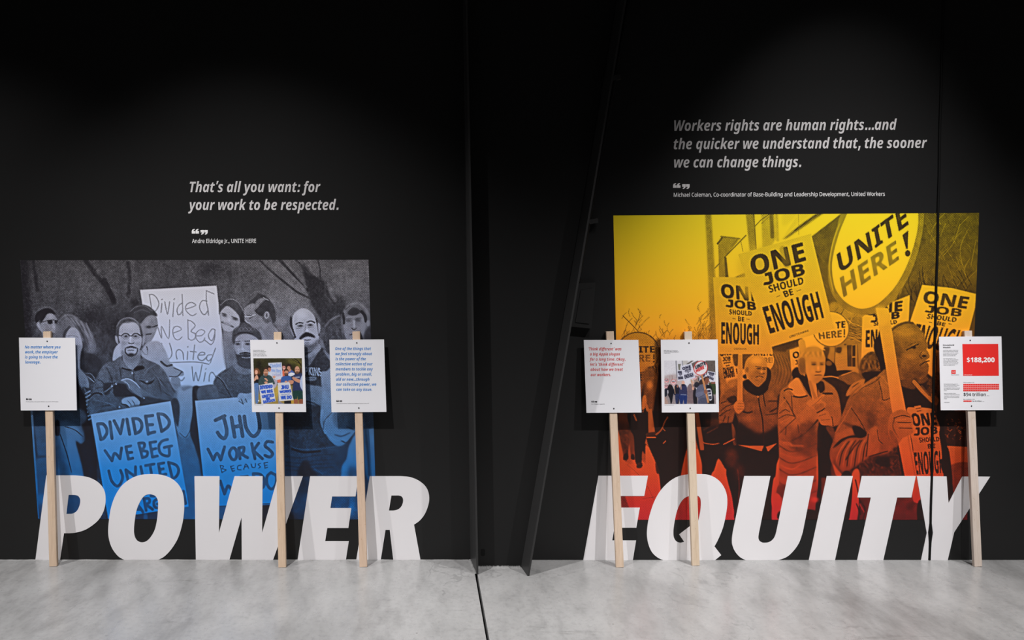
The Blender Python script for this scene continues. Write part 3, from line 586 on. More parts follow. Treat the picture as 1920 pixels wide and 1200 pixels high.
"Ba":[338,[118,-6,81,0,50,18,30,48,24,91,32,134,58,163,100,181,160,189,213,190,213,204,210,225,201,239,186,248,166,250,122,244,80,228,52,285,107,305,169,312,224,305,264,285,288,252,296,204,296,0,238,0,222,41,220,41,199,20,178,6,152,-3],[150,55,174,59,195,71,209,91,213,117,213,142,181,141,147,136,125,126,113,111,109,91,112,74,120,64]],
"Ia":[333,[111,-6,90,-3,69,5,51,20,37,41,28,69,25,105,27,143,35,179,47,214,63,246,84,273,108,294,136,307,166,311,193,308,214,299,230,285,242,267,244,267,260,306,323,306,258,0,197,0,201,40,198,40,161,7,138,-2],[143,61,160,64,175,75,200,109,215,154,218,200,216,218,208,232,196,242,180,245,166,242,152,233,129,201,114,157,108,109,117,73]],
"Bb":[355,[212,-6,182,-3,159,6,127,34,122,34,108,0,44,0,44,426,127,426,127,327,126,292,124,266,127,266,142,284,160,298,184,308,214,311,261,301,297,271,321,222,329,154,321,85,297,35,259,4],[188,62,211,68,229,86,240,115,244,155,240,194,229,222,211,239,187,245,159,240,141,225,131,199,127,163,127,154,130,115,140,86,159,68]],
"Ib":[333,[167,-6,141,-3,120,7,103,21,91,39,89,39,73,0,10,0,100,426,183,426,166,347,160,321,151,291,143,265,145,265,177,297,197,308,222,311,244,309,264,301,282,286,296,265,306,237,309,201,306,163,299,127,286,92,270,60,250,33,225,12,198,-1],[153,61,168,64,181,73,204,105,220,148,225,197,216,233,189,245,171,241,155,230,132,194,119,148,115,109,117,90,125,74,137,64]],
"Bc":[288,[168,-6,107,4,62,32,35,81,25,151,30,202,44,243,67,273,97,295,134,307,175,311,230,305,271,291,246,226,209,239,175,244,147,238,127,221,114,192,110,152,115,112,127,84,148,68,175,62,222,69,261,89,261,17,221,0]],
"Ic":[271,[138,-6,108,-3,81,6,58,21,40,42,28,71,25,107,27,147,35,185,48,220,67,250,90,276,118,295,150,307,187,311,236,306,276,292,251,229,222,240,190,245,166,240,146,225,129,204,118,176,108,114,111,91,120,75,135,64,155,61,194,68,230,83,230,16,189,0]],
"Bd":[355,[141,-6,94,4,57,34,33,84,25,152,33,221,58,271,95,301,143,311,173,308,197,299,216,284,231,267,234,267,230,293,227,328,227,426,311,426,311,0,247,0,231,40,227,40,213,22,194,8,171,-2],[170,61,199,66,218,82,229,107,233,143,233,152,230,191,219,220,200,238,169,244,144,238,125,220,114,191,110,151,114,112,125,84,144,67]],
"Id":[333,[111,-6,90,-3,69,5,51,20,37,41,28,69,25,106,27,143,35,180,47,214,63,246,84,273,108,294,136,307,166,311,191,308,210,299,236,267,238,267,239,279,241,303,245,328,266,426,348,426,258,0,196,0,201,40,198,40,161,7,138,-2],[146,61,164,65,179,76,201,113,214,158,218,197,216,216,208,232,196,242,180,245,166,242,152,233,129,201,114,157,108,109,118,73]],
"Be":[331,[182,-6,139,-1,101,11,69,33,45,63,30,103,25,151,30,200,43,240,65,271,94,294,129,307,170,311,226,302,270,275,298,232,307,173,307,132,110,132,116,101,131,77,155,62,186,57,240,62,290,81,290,16,242,0],[111,188,229,188,225,213,214,234,196,248,170,252,148,248,130,236,118,216]],
"Ie":[312,[146,-6,97,2,58,24,33,61,25,113,27,150,36,187,49,221,68,250,92,276,122,295,156,307,196,311,241,306,273,288,292,261,298,228,287,185,255,151,200,129,122,122,108,122,108,116,108,110,111,88,122,71,139,60,162,57,206,62,252,80,252,18,203,0],[117,177,129,177,170,181,198,192,214,208,219,226,212,246,190,252,160,243,134,216]],
"Bf":[217,[57,0,57,243,11,243,11,283,57,306,57,328,60,363,70,389,86,407,108,420,134,426,165,429,210,425,242,416,221,355,200,360,174,362,159,360,149,352,141,325,141,306,213,306,213,243,141,243,141,0]],
"If":[209,[-12,-134,-60,-128,-60,-62,-29,-67,-13,-64,1,-56,12,-42,18,-21,75,243,30,243,38,283,88,306,93,329,109,376,133,406,165,423,206,429,241,425,270,415,248,354,232,360,212,362,198,360,187,352,174,323,170,306,230,306,217,243,157,243,98,-33,80,-84,64,-105,45,-121,19,-131]],
"Bg":[355,[158,-134,98,-131,44,-117,44,-50,102,-68,163,-73,191,-69,211,-56,223,-34,227,-4,227,2,228,22,230,40,227,40,210,19,190,5,167,-3,141,-6,92,5,56,36,33,86,25,152,33,219,57,269,94,301,143,311,193,300,231,267,234,267,240,306,311,306,311,-1,301,-58,272,-100,224,-126],[170,60,198,64,218,78,229,103,233,142,233,152,229,194,218,222,198,238,169,244,143,238,125,221,114,192,110,151,114,111,125,83,144,66]],
"Ig":[333,[107,-134,50,-129,7,-115,7,-43,52,-61,103,-67,129,-63,149,-54,165,-37,175,-12,177,-4,185,24,190,41,188,41,155,8,133,-2,107,-6,86,-3,66,6,49,21,36,42,28,70,25,105,27,143,35,179,47,214,63,246,84,273,108,294,135,307,165,311,191,308,211,299,242,267,244,267,260,306,323,306,257,-7,244,-50,225,-83,202,-107,175,-123,143,-132],[147,61,163,64,177,74,200,108,214,152,218,197,216,216,208,232,196,242,181,245,166,242,152,233,129,201,114,157,108,109,111,88,118,73,131,64]],
"Bh":[368,[44,0,44,426,127,426,127,339,126,296,123,267,128,267,144,287,165,301,189,309,216,311,261,305,296,285,319,250,326,199,326,0,243,0,243,179,239,208,230,228,215,241,193,245,162,238,141,219,131,187,127,144,127,0]],
"Ih":[338,[10,0,100,426,183,426,167,352,158,316,149,283,143,265,145,265,183,299,205,308,231,311,266,306,290,288,305,260,310,224,304,174,267,0,185,0,222,179,227,211,219,236,197,245,180,241,164,229,138,186,119,127,92,0]],
"Bi":[171,[86,344,68,346,54,353,44,365,40,385,44,405,54,417,86,426,118,417,128,405,131,385,128,365,118,353],[44,0,44,306,127,306,127,0]],
"Ii":[166,[129,344,100,352,91,362,88,378,91,398,101,413,117,423,138,426,166,418,176,408,179,393,176,373,167,357,151,347],[10,0,75,306,157,306,92,0]],
"Bj":[171,[86,344,68,346,54,353,44,365,40,385,44,405,54,417,86,426,118,417,128,405,131,385,128,365,118,353],[19,-134,-10,-132,-36,-128,-36,-62,-17,-66,3,-67,19,-65,32,-58,41,-44,44,-21,44,306,127,306,127,-33,125,-60,117,-84,103,-105,82,-121,54,-131]],
"Ij":[166,[130,344,101,352,92,362,89,378,92,398,102,413,117,423,138,426,167,418,176,408,179,393,176,373,167,357,152,347],[-25,-134,-72,-128,-72,-62,-41,-67,-25,-64,-11,-56,-1,-42,6,-21,76,306,158,306,86,-33,67,-84,52,-105,32,-121,7,-131]],
"Bk":[347,[44,0,44,426,127,426,127,235,126,201,123,166,124,166,141,190,160,213,246,306,340,306,218,173,347,0,251,0,163,124,127,95,127,0]],
"Ik":[318,[10,0,100,426,183,426,142,236,134,204,125,176,128,176,252,306,346,306,210,168,287,0,196,0,146,115,113,95,92,0]],
"Bl":[171,[44,0,44,426,127,426,127,0]],
"Il":[166,[10,0,100,426,183,426,92,0]],
"Bm":[550,[44,0,44,306,108,306,119,267,123,267,140,287,162,301,186,309,212,311,243,309,269,301,290,287,305,267,313,267,329,287,352,301,377,309,403,311,449,305,482,285,501,250,508,199,508,0,425,0,425,179,422,208,413,228,399,241,379,245,350,239,332,221,321,193,318,154,318,0,234,0,234,179,231,208,223,228,208,241,188,245,159,238,140,219,130,187,127,144,127,0]],
"Im":[507,[10,0,75,306,138,306,132,249,134,249,154,274,176,294,201,307,231,311,259,307,280,295,294,275,303,249,305,249,324,274,346,294,372,307,402,311,436,306,459,288,474,260,478,224,472,174,436,0,354,0,391,179,396,211,389,236,369,245,351,241,335,229,309,187,291,127,264,0,182,0,220,179,224,211,217,236,197,245,180,241,164,229,138,186,119,127,92,0]],
"Bn":[368,[44,0,44,306,108,306,119,267,123,267,141,287,163,301,190,309,217,311,262,305,296,285,319,250,326,199,326,0,243,0,243,179,240,208,231,228,216,241,193,245,161,238,141,219,131,187,127,144,127,0]],
"In":[338,[10,0,75,306,138,306,132,249,134,249,154,274,176,294,201,307,231,311,266,306,290,288,305,260,310,224,304,174,267,0,185,0,222,179,227,211,219,236,197,245,180,241,164,229,138,186,119,127,92,0]],
"Bo":[347,[173,-6,132,-1,97,13,67,36,44,67,30,106,25,154,35,221,65,271,112,301,174,311,215,307,250,293,280,270,303,239,317,200,322,154,312,86,282,36,234,5],[174,62,202,67,222,85,233,114,236,154,233,193,222,222,202,239,173,244,145,239,125,222,114,193,110,154,114,114,125,85,145,67]],
"Io":[328,[142,-6,109,-2,81,9,57,26,39,49,28,78,25,112,27,151,35,189,47,223,65,252,88,277,116,296,149,308,187,311,235,304,272,280,295,241,303,190,294,117,281,83,264,54,242,29,214,10,180,-2],[148,62,170,66,187,80,201,101,212,128,220,190,218,212,211,229,200,240,181,244,164,241,148,232,125,199,112,156,108,112,118,74]],
"Bp":[355,[44,-134,44,306,111,306,123,266,127,266,160,298,184,308,214,311,261,301,297,271,321,222,329,154,321,85,296,35,259,5,212,-6,182,-3,159,6,127,34,123,34,127,-11,127,-134],[188,62,213,68,231,86,241,115,244,155,241,194,230,222,212,239,187,245,159,240,141,225,131,199,127,163,127,154,130,115,140,86,159,68]],
"Ip":[333,[-18,-134,75,306,138,306,133,259,136,259,171,295,195,307,222,311,244,309,264,301,282,286,296,265,306,237,309,200,306,163,299,126,286,91,270,60,250,33,225,12,198,-1,167,-6,142,-2,124,7,97,39,95,39,91,-2,83,-41,64,-134],[153,61,168,64,181,73,204,105,220,148,225,197,216,233,189,245,171,241,155,230,132,194,119,149,115,109,117,90,125,74,137,64]],
"Bq":[355,[227,-134,227,-6,231,40,227,40,213,22,195,8,171,-2,141,-6,94,4,57,34,33,84,25,152,33,221,58,271,95,301,142,311,173,308,197,299,216,284,231,267,233,267,240,306,311,306,311,-134],[170,60,200,65,219,80,229,106,233,142,233,152,230,191,219,220,200,238,169,244,143,238,125,220,114,191,110,151,114,111,125,83,144,66]],
"Iq":[333,[147,-134,168,-42,174,-17,182,13,190,41,188,41,155,8,133,-2,107,-6,87,-3,68,5,51,20,37,41,28,69,25,105,27,143,35,179,47,214,63,246,84,273,108,294,136,307,166,311,191,309,211,300,242,267,244,267,260,306,323,306,230,-134],[146,61,164,65,180,76,202,113,214,158,218,197,216,216,208,232,196,242,180,245,166,242,152,233,129,201,114,157,108,109,111,88,118,73,130,64]],
"Br":[254,[44,0,44,306,107,306,119,254,123,254,139,276,160,295,186,307,215,311,229,311,243,309,236,231,225,233,212,234,171,226,153,216,139,202,130,182,127,156,127,0]],
"Ir":[236,[10,0,75,306,138,306,132,249,135,249,155,275,177,295,202,307,230,311,245,311,257,309,239,229,227,232,211,234,182,228,156,209,135,179,122,137,92,0]],
"Bs":[278,[127,-6,72,-1,26,12,26,81,79,63,129,55,150,57,164,63,172,71,175,82,171,96,152,110,109,130,62,154,46,168,34,183,27,203,25,226,33,264,58,290,97,306,146,311,201,306,254,287,229,227,186,243,145,250,117,245,108,230,113,217,131,204,172,186,217,164,234,151,247,135,255,116,257,91,249,50,224,19,184,1]],
"Is":[265,[98,-6,47,-1,6,12,6,80,49,62,94,55,128,64,140,74,143,89,134,109,97,133,54,167,42,188,38,214,46,256,69,287,106,305,155,311,206,306,254,286,227,227,192,243,156,250,132,243,124,235,122,224,131,205,163,185,189,170,209,152,222,129,227,101,218,55,192,21,151,1]],
"Bt":[243,[148,-6,99,3,80,16,65,34,56,61,53,96,53,243,13,243,13,278,59,306,83,371,136,371,136,306,222,306,222,243,136,243,136,96,139,81,146,70,158,63,173,61,199,64,225,71,225,8,192,-1]],
"It":[230,[112,-6,80,-2,54,10,38,31,32,65,36,96,67,243,26,243,34,283,87,306,123,371,176,371,163,306,240,306,227,243,150,243,118,96,117,81,123,66,141,61,162,64,185,71,185,9,154,-1]],
"Bu":[368,[151,-6,106,1,72,21,49,56,42,106,42,306,125,306,125,127,128,99,137,78,153,65,175,61,207,68,227,87,237,119,241,162,241,306,324,306,324,0,261,0,249,39,245,39,228,19,205,5,179,-3]],
"Iu":[338,[108,-6,74,0,50,18,35,46,30,82,32,108,37,141,72,306,154,306,117,127,112,95,119,69,142,61,160,65,176,77,202,120,220,179,246,306,329,306,264,0,201,0,207,57,204,57,185,32,163,12,138,-1]],
"Bv":[319,[117,0,0,306,87,306,146,132,154,99,158,69,160,69,173,132,231,306,319,306,202,0]],
"Iv":[287,[66,0,28,306,109,306,121,146,122,116,123,82,125,82,137,115,150,143,231,306,319,306,154,0]],
"Bw":[480,[92,0,6,306,89,306,124,170,131,137,137,99,141,70,143,70,145,91,149,118,154,144,157,159,194,306,286,306,322,159,327,134,333,99,336,70,338,70,342,98,348,136,356,170,392,306,474,306,386,0,295,0,272,107,265,135,256,176,246,215,240,242,238,242,232,215,223,176,213,135,207,106,182,0]],
"Iw":[441,[48,0,34,306,111,306,112,170,112,126,109,78,111,78,122,109,133,140,141,159,204,306,294,306,294,159,293,120,291,78,294,78,303,108,315,143,326,170,386,306,470,306,325,0,235,0,233,142,233,171,234,204,236,235,232,235,222,205,211,174,201,148,137,0]],
"Bx":[324,[3,0,106,156,8,306,103,306,162,208,222,306,317,306,217,156,321,0,226,0,162,105,97,0]],
"Ix":[297,[-27,0,104,157,42,306,130,306,161,215,228,306,325,306,197,152,264,0,175,0,141,94,68,0]],
"By":[319,[62,-134,37,-133,19,-130,19,-64,34,-66,52,-67,76,-63,94,-51,107,-34,117,-13,122,2,0,306,91,306,149,134,156,108,159,81,161,81,166,108,173,134,229,306,319,306,189,-39,168,-81,139,-111,103,-129]],
"Iy":[291,[2,-134,-22,-133,-39,-129,-39,-64,-24,-66,-7,-67,17,-63,36,-52,66,-13,73,0,28,306,109,306,124,164,127,123,127,84,129,84,141,117,159,159,230,306,320,306,134,-44,107,-84,76,-112,41,-129]],
"Bz":[273,[15,0,15,49,157,242,24,242,24,306,252,306,252,252,114,64,257,64,257,0]],
"Iz":[255,[-13,0,-3,49,154,242,45,242,59,306,264,306,253,251,98,64,218,64,204,0]],
"B0":[320,[160,-6,97,8,54,49,29,114,20,200,24,260,34,311,51,352,78,382,114,400,160,406,222,393,266,352,291,287,300,200,296,140,286,90,268,49,242,19,206,1],[160,63,186,71,203,97,213,140,216,200,213,260,203,303,186,329,160,338,133,329,116,303,107,260,104,200,107,140,116,97,133,71]],
"B1":[320,[147,0,147,231,148,269,149,311,137,299,120,283,74,246,33,297,162,400,231,400,231,0]],
"B2":[320,[22,0,22,59,123,160,172,212,198,250,207,287,203,308,194,323,178,332,158,335,135,332,113,324,67,294,21,348,58,376,103,397,164,406,201,402,232,391,257,375,275,353,287,327,291,297,287,266,278,237,239,183,179,123,128,75,128,71,302,71,302,0]],
"B3":[320,[137,-6,75,0,21,16,21,88,75,68,128,62,166,66,191,77,205,96,210,122,201,150,190,160,172,167,113,173,83,173,83,238,114,238,170,245,186,253,196,264,203,292,200,311,190,325,173,334,146,337,120,335,97,327,61,308,22,366,77,394,112,403,152,406,208,399,250,381,277,351,286,310,280,273,261,244,234,224,200,211,200,209,242,199,273,180,292,152,298,117,294,84,281,54,259,29,228,10,188,-2]],
"B4":[320,[180,0,180,83,10,83,10,142,185,400,263,400,263,148,311,148,311,83,263,83,263,0],[84,148,180,148,180,216,181,248,182,282,184,303,182,303,171,281,157,259]],
"B5":[320,[135,-6,76,0,27,16,27,89,77,71,132,63,165,67,190,79,205,98,210,127,205,153,189,172,164,183,129,187,97,184,69,178,35,196,50,400,267,400,267,328,124,328,117,250,138,254,168,255,203,252,233,241,259,224,278,201,291,170,295,134,285,76,254,32,204,4]],
"B6":[320,[166,-6,127,-1,92,13,62,37,39,71,25,115,20,170,25,238,42,302,57,330,78,355,103,376,135,391,174,401,220,404,248,404,274,401,274,333,251,337,226,338,182,334,149,323,126,304,110,279,102,248,97,213,101,213,114,232,133,246,157,257,188,260,235,252,271,227,294,187,302,133,293,75,265,31,222,4],[164,62,187,66,204,79,216,101,220,132,217,158,207,178,190,191,166,195,133,187,111,166,104,139,110,103,131,74,146,65]],
"B7":[320,[62,0,212,329,15,329,15,400,302,400,302,347,151,0]],
"B8":[320,[160,-6,101,2,56,23,29,57,20,101,25,139,42,168,67,191,96,209,71,228,51,250,37,276,32,309,36,339,50,362,71,381,97,394,128,402,160,405,193,402,224,394,250,381,270,362,284,338,288,309,283,276,268,250,244,228,216,211,257,185,288,150,297,129,300,104,296,73,283,46,261,24,233,8,199,-2],[160,246,194,268,205,283,208,303,205,320,195,333,179,341,160,343,141,341,125,333,115,320,111,303,115,284,126,269],[159,57,187,60,206,70,218,86,222,106,213,132,191,153,164,170,156,174,114,146,102,128,98,106,102,87,113,71,133,60]],
"B9":[320,[100,-6,72,-5,46,-2,46,66,69,62,94,61,138,64,171,76,194,95,210,120,218,151,222,185,219,185,188,152,164,142,131,139,85,147,49,172,26,212,18,266,27,324,55,368,98,395,154,404,193,400,228,386,258,362,281,328,295,284,300,229,295,161,278,97,262,69,242,44,217,23,185,8,146,-2],[154,204,187,212,208,233,216,259,210,296,189,325,174,334,156,337,133,332,115,320,104,298,100,267,103,241,113,221,130,208]]}

# ---------------------------------------------------------------- the blue printed picture (tones 0 = ink, 1 = bare ground colour)
def draw_blue(r):
    c = Pic(34, 484, 712, 978, r, .23)
    P, S, B, E, L = c.P, c.S, c.B, c.E, c.L
    # woods behind
    P([(430,484),(712,484),(712,640),(590,640),(500,600),(430,560)], .36, 1, 14)
    B(545,575,55,45,.46); B(660,520,40,32,.45); B(520,515,30,22,.42); B(470,520,40,30,.3); B(640,505,20,14,.42)
    B(150,500,70,24,.29); B(110,530,40,30,.28); B(170,545,24,30,.31); B(235,520,30,40,.27); B(200,600,60,30,.17); B(350,510,60,18,.24)
    B(400,505,26,18,.15); B(440,500,30,30,.27)
    for x in range(70, 440, 17): S([(x,488),(x+6,530),(x+2,575)], 5+(x*7 % 5), .15+.16*((x*13) % 7)/7, .35, 3)
    for x in range(420, 700, 13): S([(x,488),(x+5,530)], 3, .25+.22*((x*11) % 7)/7, .35, 2)
    S([(160,487),(178,513),(200,540),(214,568)], 8, .09, .9, 2); S([(196,525),(206,548),(213,562)], 9, .07, .9, 1.5)
    S([(240,492),(243,520),(241,555)], 7, .11, .8, 2); S([(62,488),(66,515),(70,545)], 7, .1, .8, 2); B(252,568,9,9,.1)
    P([(36,486),(52,486),(55,540),(60,600),(58,640),(36,640)], .06, .9, 4)
    B(175,595,26,14,.12); B(215,615,22,20,.12)
    P([(566,496),(573,500),(582,512),(596,520),(606,526),(614,540),(618,560),(606,585),(618,612),(590,580),(578,555),(572,530)], .13, 1, 2)
    P([(590,560),(640,556),(650,590),(640,615),(612,618),(600,590)], .17, .95, 4)
    S([(488,489),(508,508),(532,528),(558,548),(582,560),(600,575)], 4, .17, .95, 1)
    S([(524,487),(548,512),(566,530),(586,552)], 5.5, .14, .95, 1)
    S([(555,488),(568,500),(580,515)], 4, .2, .9, 1); S([(596,488),(600,505),(600,525)], 3.5, .19, .9, 1); S([(612,530),(610,552),(622,565)], 4, .24, .8, 2)
    S([(577,497),(590,512),(594,518)], 4, .42, .8, 1); S([(540,497),(556,516),(574,538)], 4, .44, .7, 1.5); S([(560,540),(575,552)], 3, .36, .8, 1)
    S([(618,535),(624,555),(628,562)], 7, .46, .8, 2)
    c.N(.022, .8)
    P([(520,604),(545,600),(548,640),(560,660),(520,660)], .46, .9, 3); B(528,604,10,8,.55)
    # ---- the four figures at the far left
    P([(66,604),(65,588),(74,578),(87,574),(99,577),(108,588),(110,602),(106,640),(90,640),(74,628)], .3, 1, 1)
    P([(65,600),(67,589),(76,581),(88,578),(98,581),(104,590),(95,588),(88,592),(82,600),(79,606),(77,605),(74,600),(70,607)], .07, 1, .8)
    S([(72,582),(84,576),(96,577),(106,586)], 2.5, .34, .9, .8)
    P([(82,600),(89,589),(97,588),(105,595),(109,606),(110,622),(105,634),(92,640),(82,634),(77,618),(76,608)], .58, 1, .8)
    B(95,594,7,5,.7); P([(69,606),(73,604),(78,616),(79,622),(75,619),(70,612)], .66, 1, .6)
    S([(79,604),(90,601),(100,600),(111,603)], 1.6, .2); E(94,604,5,4,.1); E(106.5,604,4.5,3.6,.13)
    B(101,613,3,4,.72); B(88,620,6,6,.5); B(100,626,6,2,.42)
    P([(106,640),(104,616),(110,600),(122,590),(136,590),(150,600),(164,612),(174,628),(180,648),(178,660),(170,664),(160,655),(154,640),(120,640)], .42, 1, 1.2)
    for k in range(9): S([(122+k*5,592+k*1.8),(136+k*4.5,606+k*3.5),(150+k*3.2,630+k*3.2)], 2.2, .28 if k % 2 else .52, .75, 1)
    S([(112,605),(122,595),(136,594)], 3, .3, .7, 1.2); S([(160,622),(170,640),(172,656)], 5, .52, .8, 1.5); S([(120,640),(121,625),(130,613)], 5, .22, .9, 1.2)
    S([(146,612),(155,626),(160,642),(163,655)], 5, .24, .85, 1.3)
    P([(124,640),(125,626),(131,616),(138,614),(146,619),(151,630),(154,642),(155,650),(152,660),(160,663),(154,684),(148,704),(140,704),(138,640)], .72, 1, .7)
    S([(126,630),(136,629),(146,632)], 2, .5, .8, .8); B(144,652,4,8,.62)
    P([(152,660),(163,662),(178,666),(192,680),(186,700),(181,716),(170,706),(156,694),(150,690)], .15, 1, 1)
    P([(141,700),(146,690),(152,694),(160,702),(166,716),(166,727),(156,726),(150,735),(146,720)], .6, 1, .7); S([(160,700),(172,702),(180,716)], 2, .38); S([(164,706),(176,716)], 1.4, .6)
    P([(140,720),(150,724),(155,735),(160,745),(166,770),(180,800),(178,980),(140,980)], .06, 1, 1.5)
    S([(158,728),(164,744),(163,760)], 3, .4); 
    for k in range(8): S([(160+k*.9,738+k*7),(169+k*.9,733+k*7)], 2.2, .74, .9, .4)
    P([(56,766),(150,766),(152,796),(58,796)], .3, 1, 2)
    P([(58,790),(150,790),(160,980),(66,980)], .38, 1, 2)
    P([(112,792),(140,795),(152,815),(158,850),(160,890),(135,900),(122,870),(112,830)], .6, 1, 3); S([(113,815),(125,850),(134,885)], 2, .12); S([(122,800),(140,806),(155,818)], 2, .25)
    P([(104,790),(111,790),(112,815),(103,814)], .1, 1, 1)
    S([(63,800),(66,830),(69,855)], 4, .2, .8, 1.5); S([(70,858),(85,856),(100,862)], 4, .2, .8, 1.5); S([(60,780),(64,850),(68,900),(71,975)], 4, .66, .9, 1)
    P([(142,828),(152,832),(168,826),(178,880),(184,930),(160,900),(152,868)], .08, 1, 1.5)
    B(76,935,8,10,.6); B(128,950,14,12,.42); B(175,950,9,16,.3); B(140,905,20,6,.5); B(100,880,16,12,.42)
    # ---- second row and the hand-lettered placard
    P([(262.5,543.5),(406,535.5),(424,690),(425,719),(345,727),(290,705),(278,640)], .93, 1, .5, 0)
    g = .6
    L([[(280,552),(284,577)],[(280,553),(286,552),(294,559),(298,570),(294,580),(289,585)],[(303,562),(304.5,561)],[(303.5,569),(302,586)],[(309,566),(314,589),(318,566)],
       [(326,562),(327.5,560)],[(326,568),(324,594)],[(342,568),(336,572),(332,581),(334,590),(339,588),(342,582)],[(341.5,552),(343,592)],
       [(350,579),(360,576),(367,572),(359,567),(350,571),(348,580),(354,588),(361,592),(368,588)],[(388,565),(379,564),(374,575),(378,586),(384,590),(390,582)],[(387,545),(387,565),(390,580),(391,591)],[(387,545),(394,548),(401,551)]], 1.9, g)
    L([[(296,614),(303,634),(303,612),(316,635),(318,600)],[(326,624),(340,618),(334,612),(326,614),(324,624),(328,635),(335,637),(341,632)],
       [(352,600),(353,636)],[(352,600),(360,603),(366,611),(358,621),(366,626),(365,635),(358,638),(353,634)],[(368,630),(378,629),(384,622),(377,618),(369,623),(367,632),(373,641),(380,640),(384,634)],
       [(404,619),(398,617),(391,627),(393,636),(398,638),(402,628),(403,619),(402,636),(396,646),(388,641),(384,638)]], 1.9, g+.02)
    L([[(303,644),(308,662),(315,673),(321,668),(322,658),(318,644)],[(332,673),(330,664),(332,657),(338,656),(343,662),(344,674)],[(352,651),(352.5,650)],[(352,659),(351,674)],[(365,647),(362,674)],[(357,659),(368,660)],
       [(374,666),(383,665),(383,661),(376,661),(371,668),(373,674),(380,676),(386,671)],[(397,665),(390,666),(387,672),(391,677),(397,672)],[(404,653),(394,681)],[(317,680),(340,679),(370,679),(392,683)],
       [(360,688),(363,714),(367,698),(372,714),(379,684)],[(386,692),(386.5,691.5)],[(385,699),(382,715)],[(392,715),(393,703),(398,698),(404,705)],[(334,708),(340,714),(346,708)]], 2, g)
    P([(262,606),(268,596),(276,592),(285,590),(293,594),(296,608),(293,620),(288,632),(281,642),(272,643),(268,634),(265,618)], .53, 1, .7)
    P([(240,588),(249,576),(262,571),(276,573),(288,581),(295,591),(292,593),(284,591),(274,595),(268,602),(263,607),(257,598),(246,594)], .2, 1, .8)
    S([(244,584),(256,575),(272,574),(286,583)], 1.5, .42, .8, .6); S([(252,586),(266,581),(280,586)], 2, .34, .7, .8)
    B(279,613,6,3,.2); S([(287,613),(295,610)], 2.5, .15); S([(274,627),(283,626)], 3, .26); B(288,620,3,3,.66); B(275,604,5,4,.62)
    P([(211,677),(214,656),(225,643),(232,650),(232,672),(214,678)], .78, 1, .8)
    P([(262,668),(272,646),(284,640),(300,642),(312,662),(320,690),(302,690),(282,678)], .7, 1, 1.2); S([(263,650),(270,663),(277,664),(276,656)], 1.2, .4); S([(275,650),(277,656)], 2, .25)
    P([(302,676),(310,674),(322,684),(330,690),(342,696),(344,704),(330,706),(318,708),(326,722),(340,722),(332,731),(326,730),(316,712),(306,700)], .62, 1, .8)
    S([(302,678),(312,686),(322,684)], 4, .26); S([(318,706),(332,706),(340,698)], 2.2, .28); S([(326,690),(336,694),(343,698)], 2, .34); P([(320,710),(334,708),(338,722),(328,730)], .45, .8, 1)
    P([(336,726),(346,722),(344,732),(330,734)], .88, .95, .6)
    # pair of heads right of the placard
    P([(418,622),(446,612),(450,640),(440,690),(424,690)], .5, 1, 2)
    P([(411,590),(412,570),(424,562),(436,560),(446,566),(453,578),(458,586),(456,600),(450,596),(440,582),(426,575),(415,584)], .22, 1, .8)
    S([(413,572),(424,563),(436,561),(447,568),(456,582)], 1.6, .52, .85, .5)
    P([(413,587),(420,577),(427,574),(437,580),(447,591),(450,602),(447,613),(439,620),(428,623),(418,617),(414,604)], .74, 1, .7)
    B(421,591,5,3,.3,1,20); B(441,598,6,3,.26,1,20); S([(416,587),(424,589)], 1.3, .3); S([(434,593),(446,598)], 1.4, .26)
    S([(416,604),(427,608),(437,613)], 3, .34, .95, .6); S([(420,605),(432,610)], 1.3, .8); B(430,600,3,3,.86); S([(419,620),(430,623),(440,619)], 2, .5)
    P([(496,650),(500,615),(512,612),(522,622),(536,640),(545,660)], .72, 1, 1)
    P([(457,590),(459,574),(468,571),(478,570),(482,584),(490,592),(494,602),(500,606),(508,604),(514,614),(520,626),(516,650),(484,650),(478,622),(466,606),(456,597)], .55, 1, .8)
    P([(457,574),(466,560),(480,550),(494,553),(506,563),(515,578),(517,600),(512,606),(508,596),(504,586),(497,583),(493,592),(488,592),(478,584),(478,570),(470,569),(460,576)], .19, 1, .8)
    S([(458,574),(468,562),(480,552)], 5, .36, .8, 1.2); P([(476,580),(480,566),(490,559),(498,561),(490,568),(482,578)], .56, .9, 1); S([(494,558),(503,563)], 1.5, .6)
    E(500,591,4.5,7,.68,1,.5,10); E(500,591,2,4,.32,.9,.6); S([(455,594),(462,594),(470,593),(478,590)], 1.6, .82); S([(464,591),(471,592)], 1.6, .18); S([(468,597),(474,594)], 2, .28); S([(458,598),(463,604),(469,606)], 2, .72)
    P([(452,585),(458,590),(458,604),(450,602)], .14, .9, .8); S([(466,610),(470,616)], 2, .25)
    # bearded man with the second placard
    P([(439,640),(443,630),(456,624),(472,625),(486,632),(489,660),(484,680),(470,686),(456,685),(447,676),(441,660)], .66, 1, .7)
    P([(435,640),(436,624),(441,615),(452,611),(466,612),(482,618),(490,630),(490,645),(484,636),(474,629),(462,626),(450,628),(442,634),(440,645)], .24, 1, .8)
    for k in range(7): S([(440+k*7,620),(446+k*7,614),(452+k*7,621)], 1.5, .42, .7, .6)
    S([(438,630),(450,624),(462,624),(474,626)], 2, .13)
    P([(440,656),(444,664),(452,664),(460,662),(470,664),(485,660),(485,676),(472,687),(458,686),(446,678)], .2, 1, 1)
    S([(454,670),(462,671),(470,670)], 1.6, .55); S([(450,663),(460,661),(470,663)], 2.5, .12)
    S([(441,641),(450,640)], 1.6, .2); S([(459,640),(470,639)], 1.6, .2); B(446,645,4.5,2.4,.2); B(464,645,4.5,2.4,.2); B(455,654,3,3,.85); S([(455,642),(454,652)], 2.5, .78); B(448,655,4,3,.74)
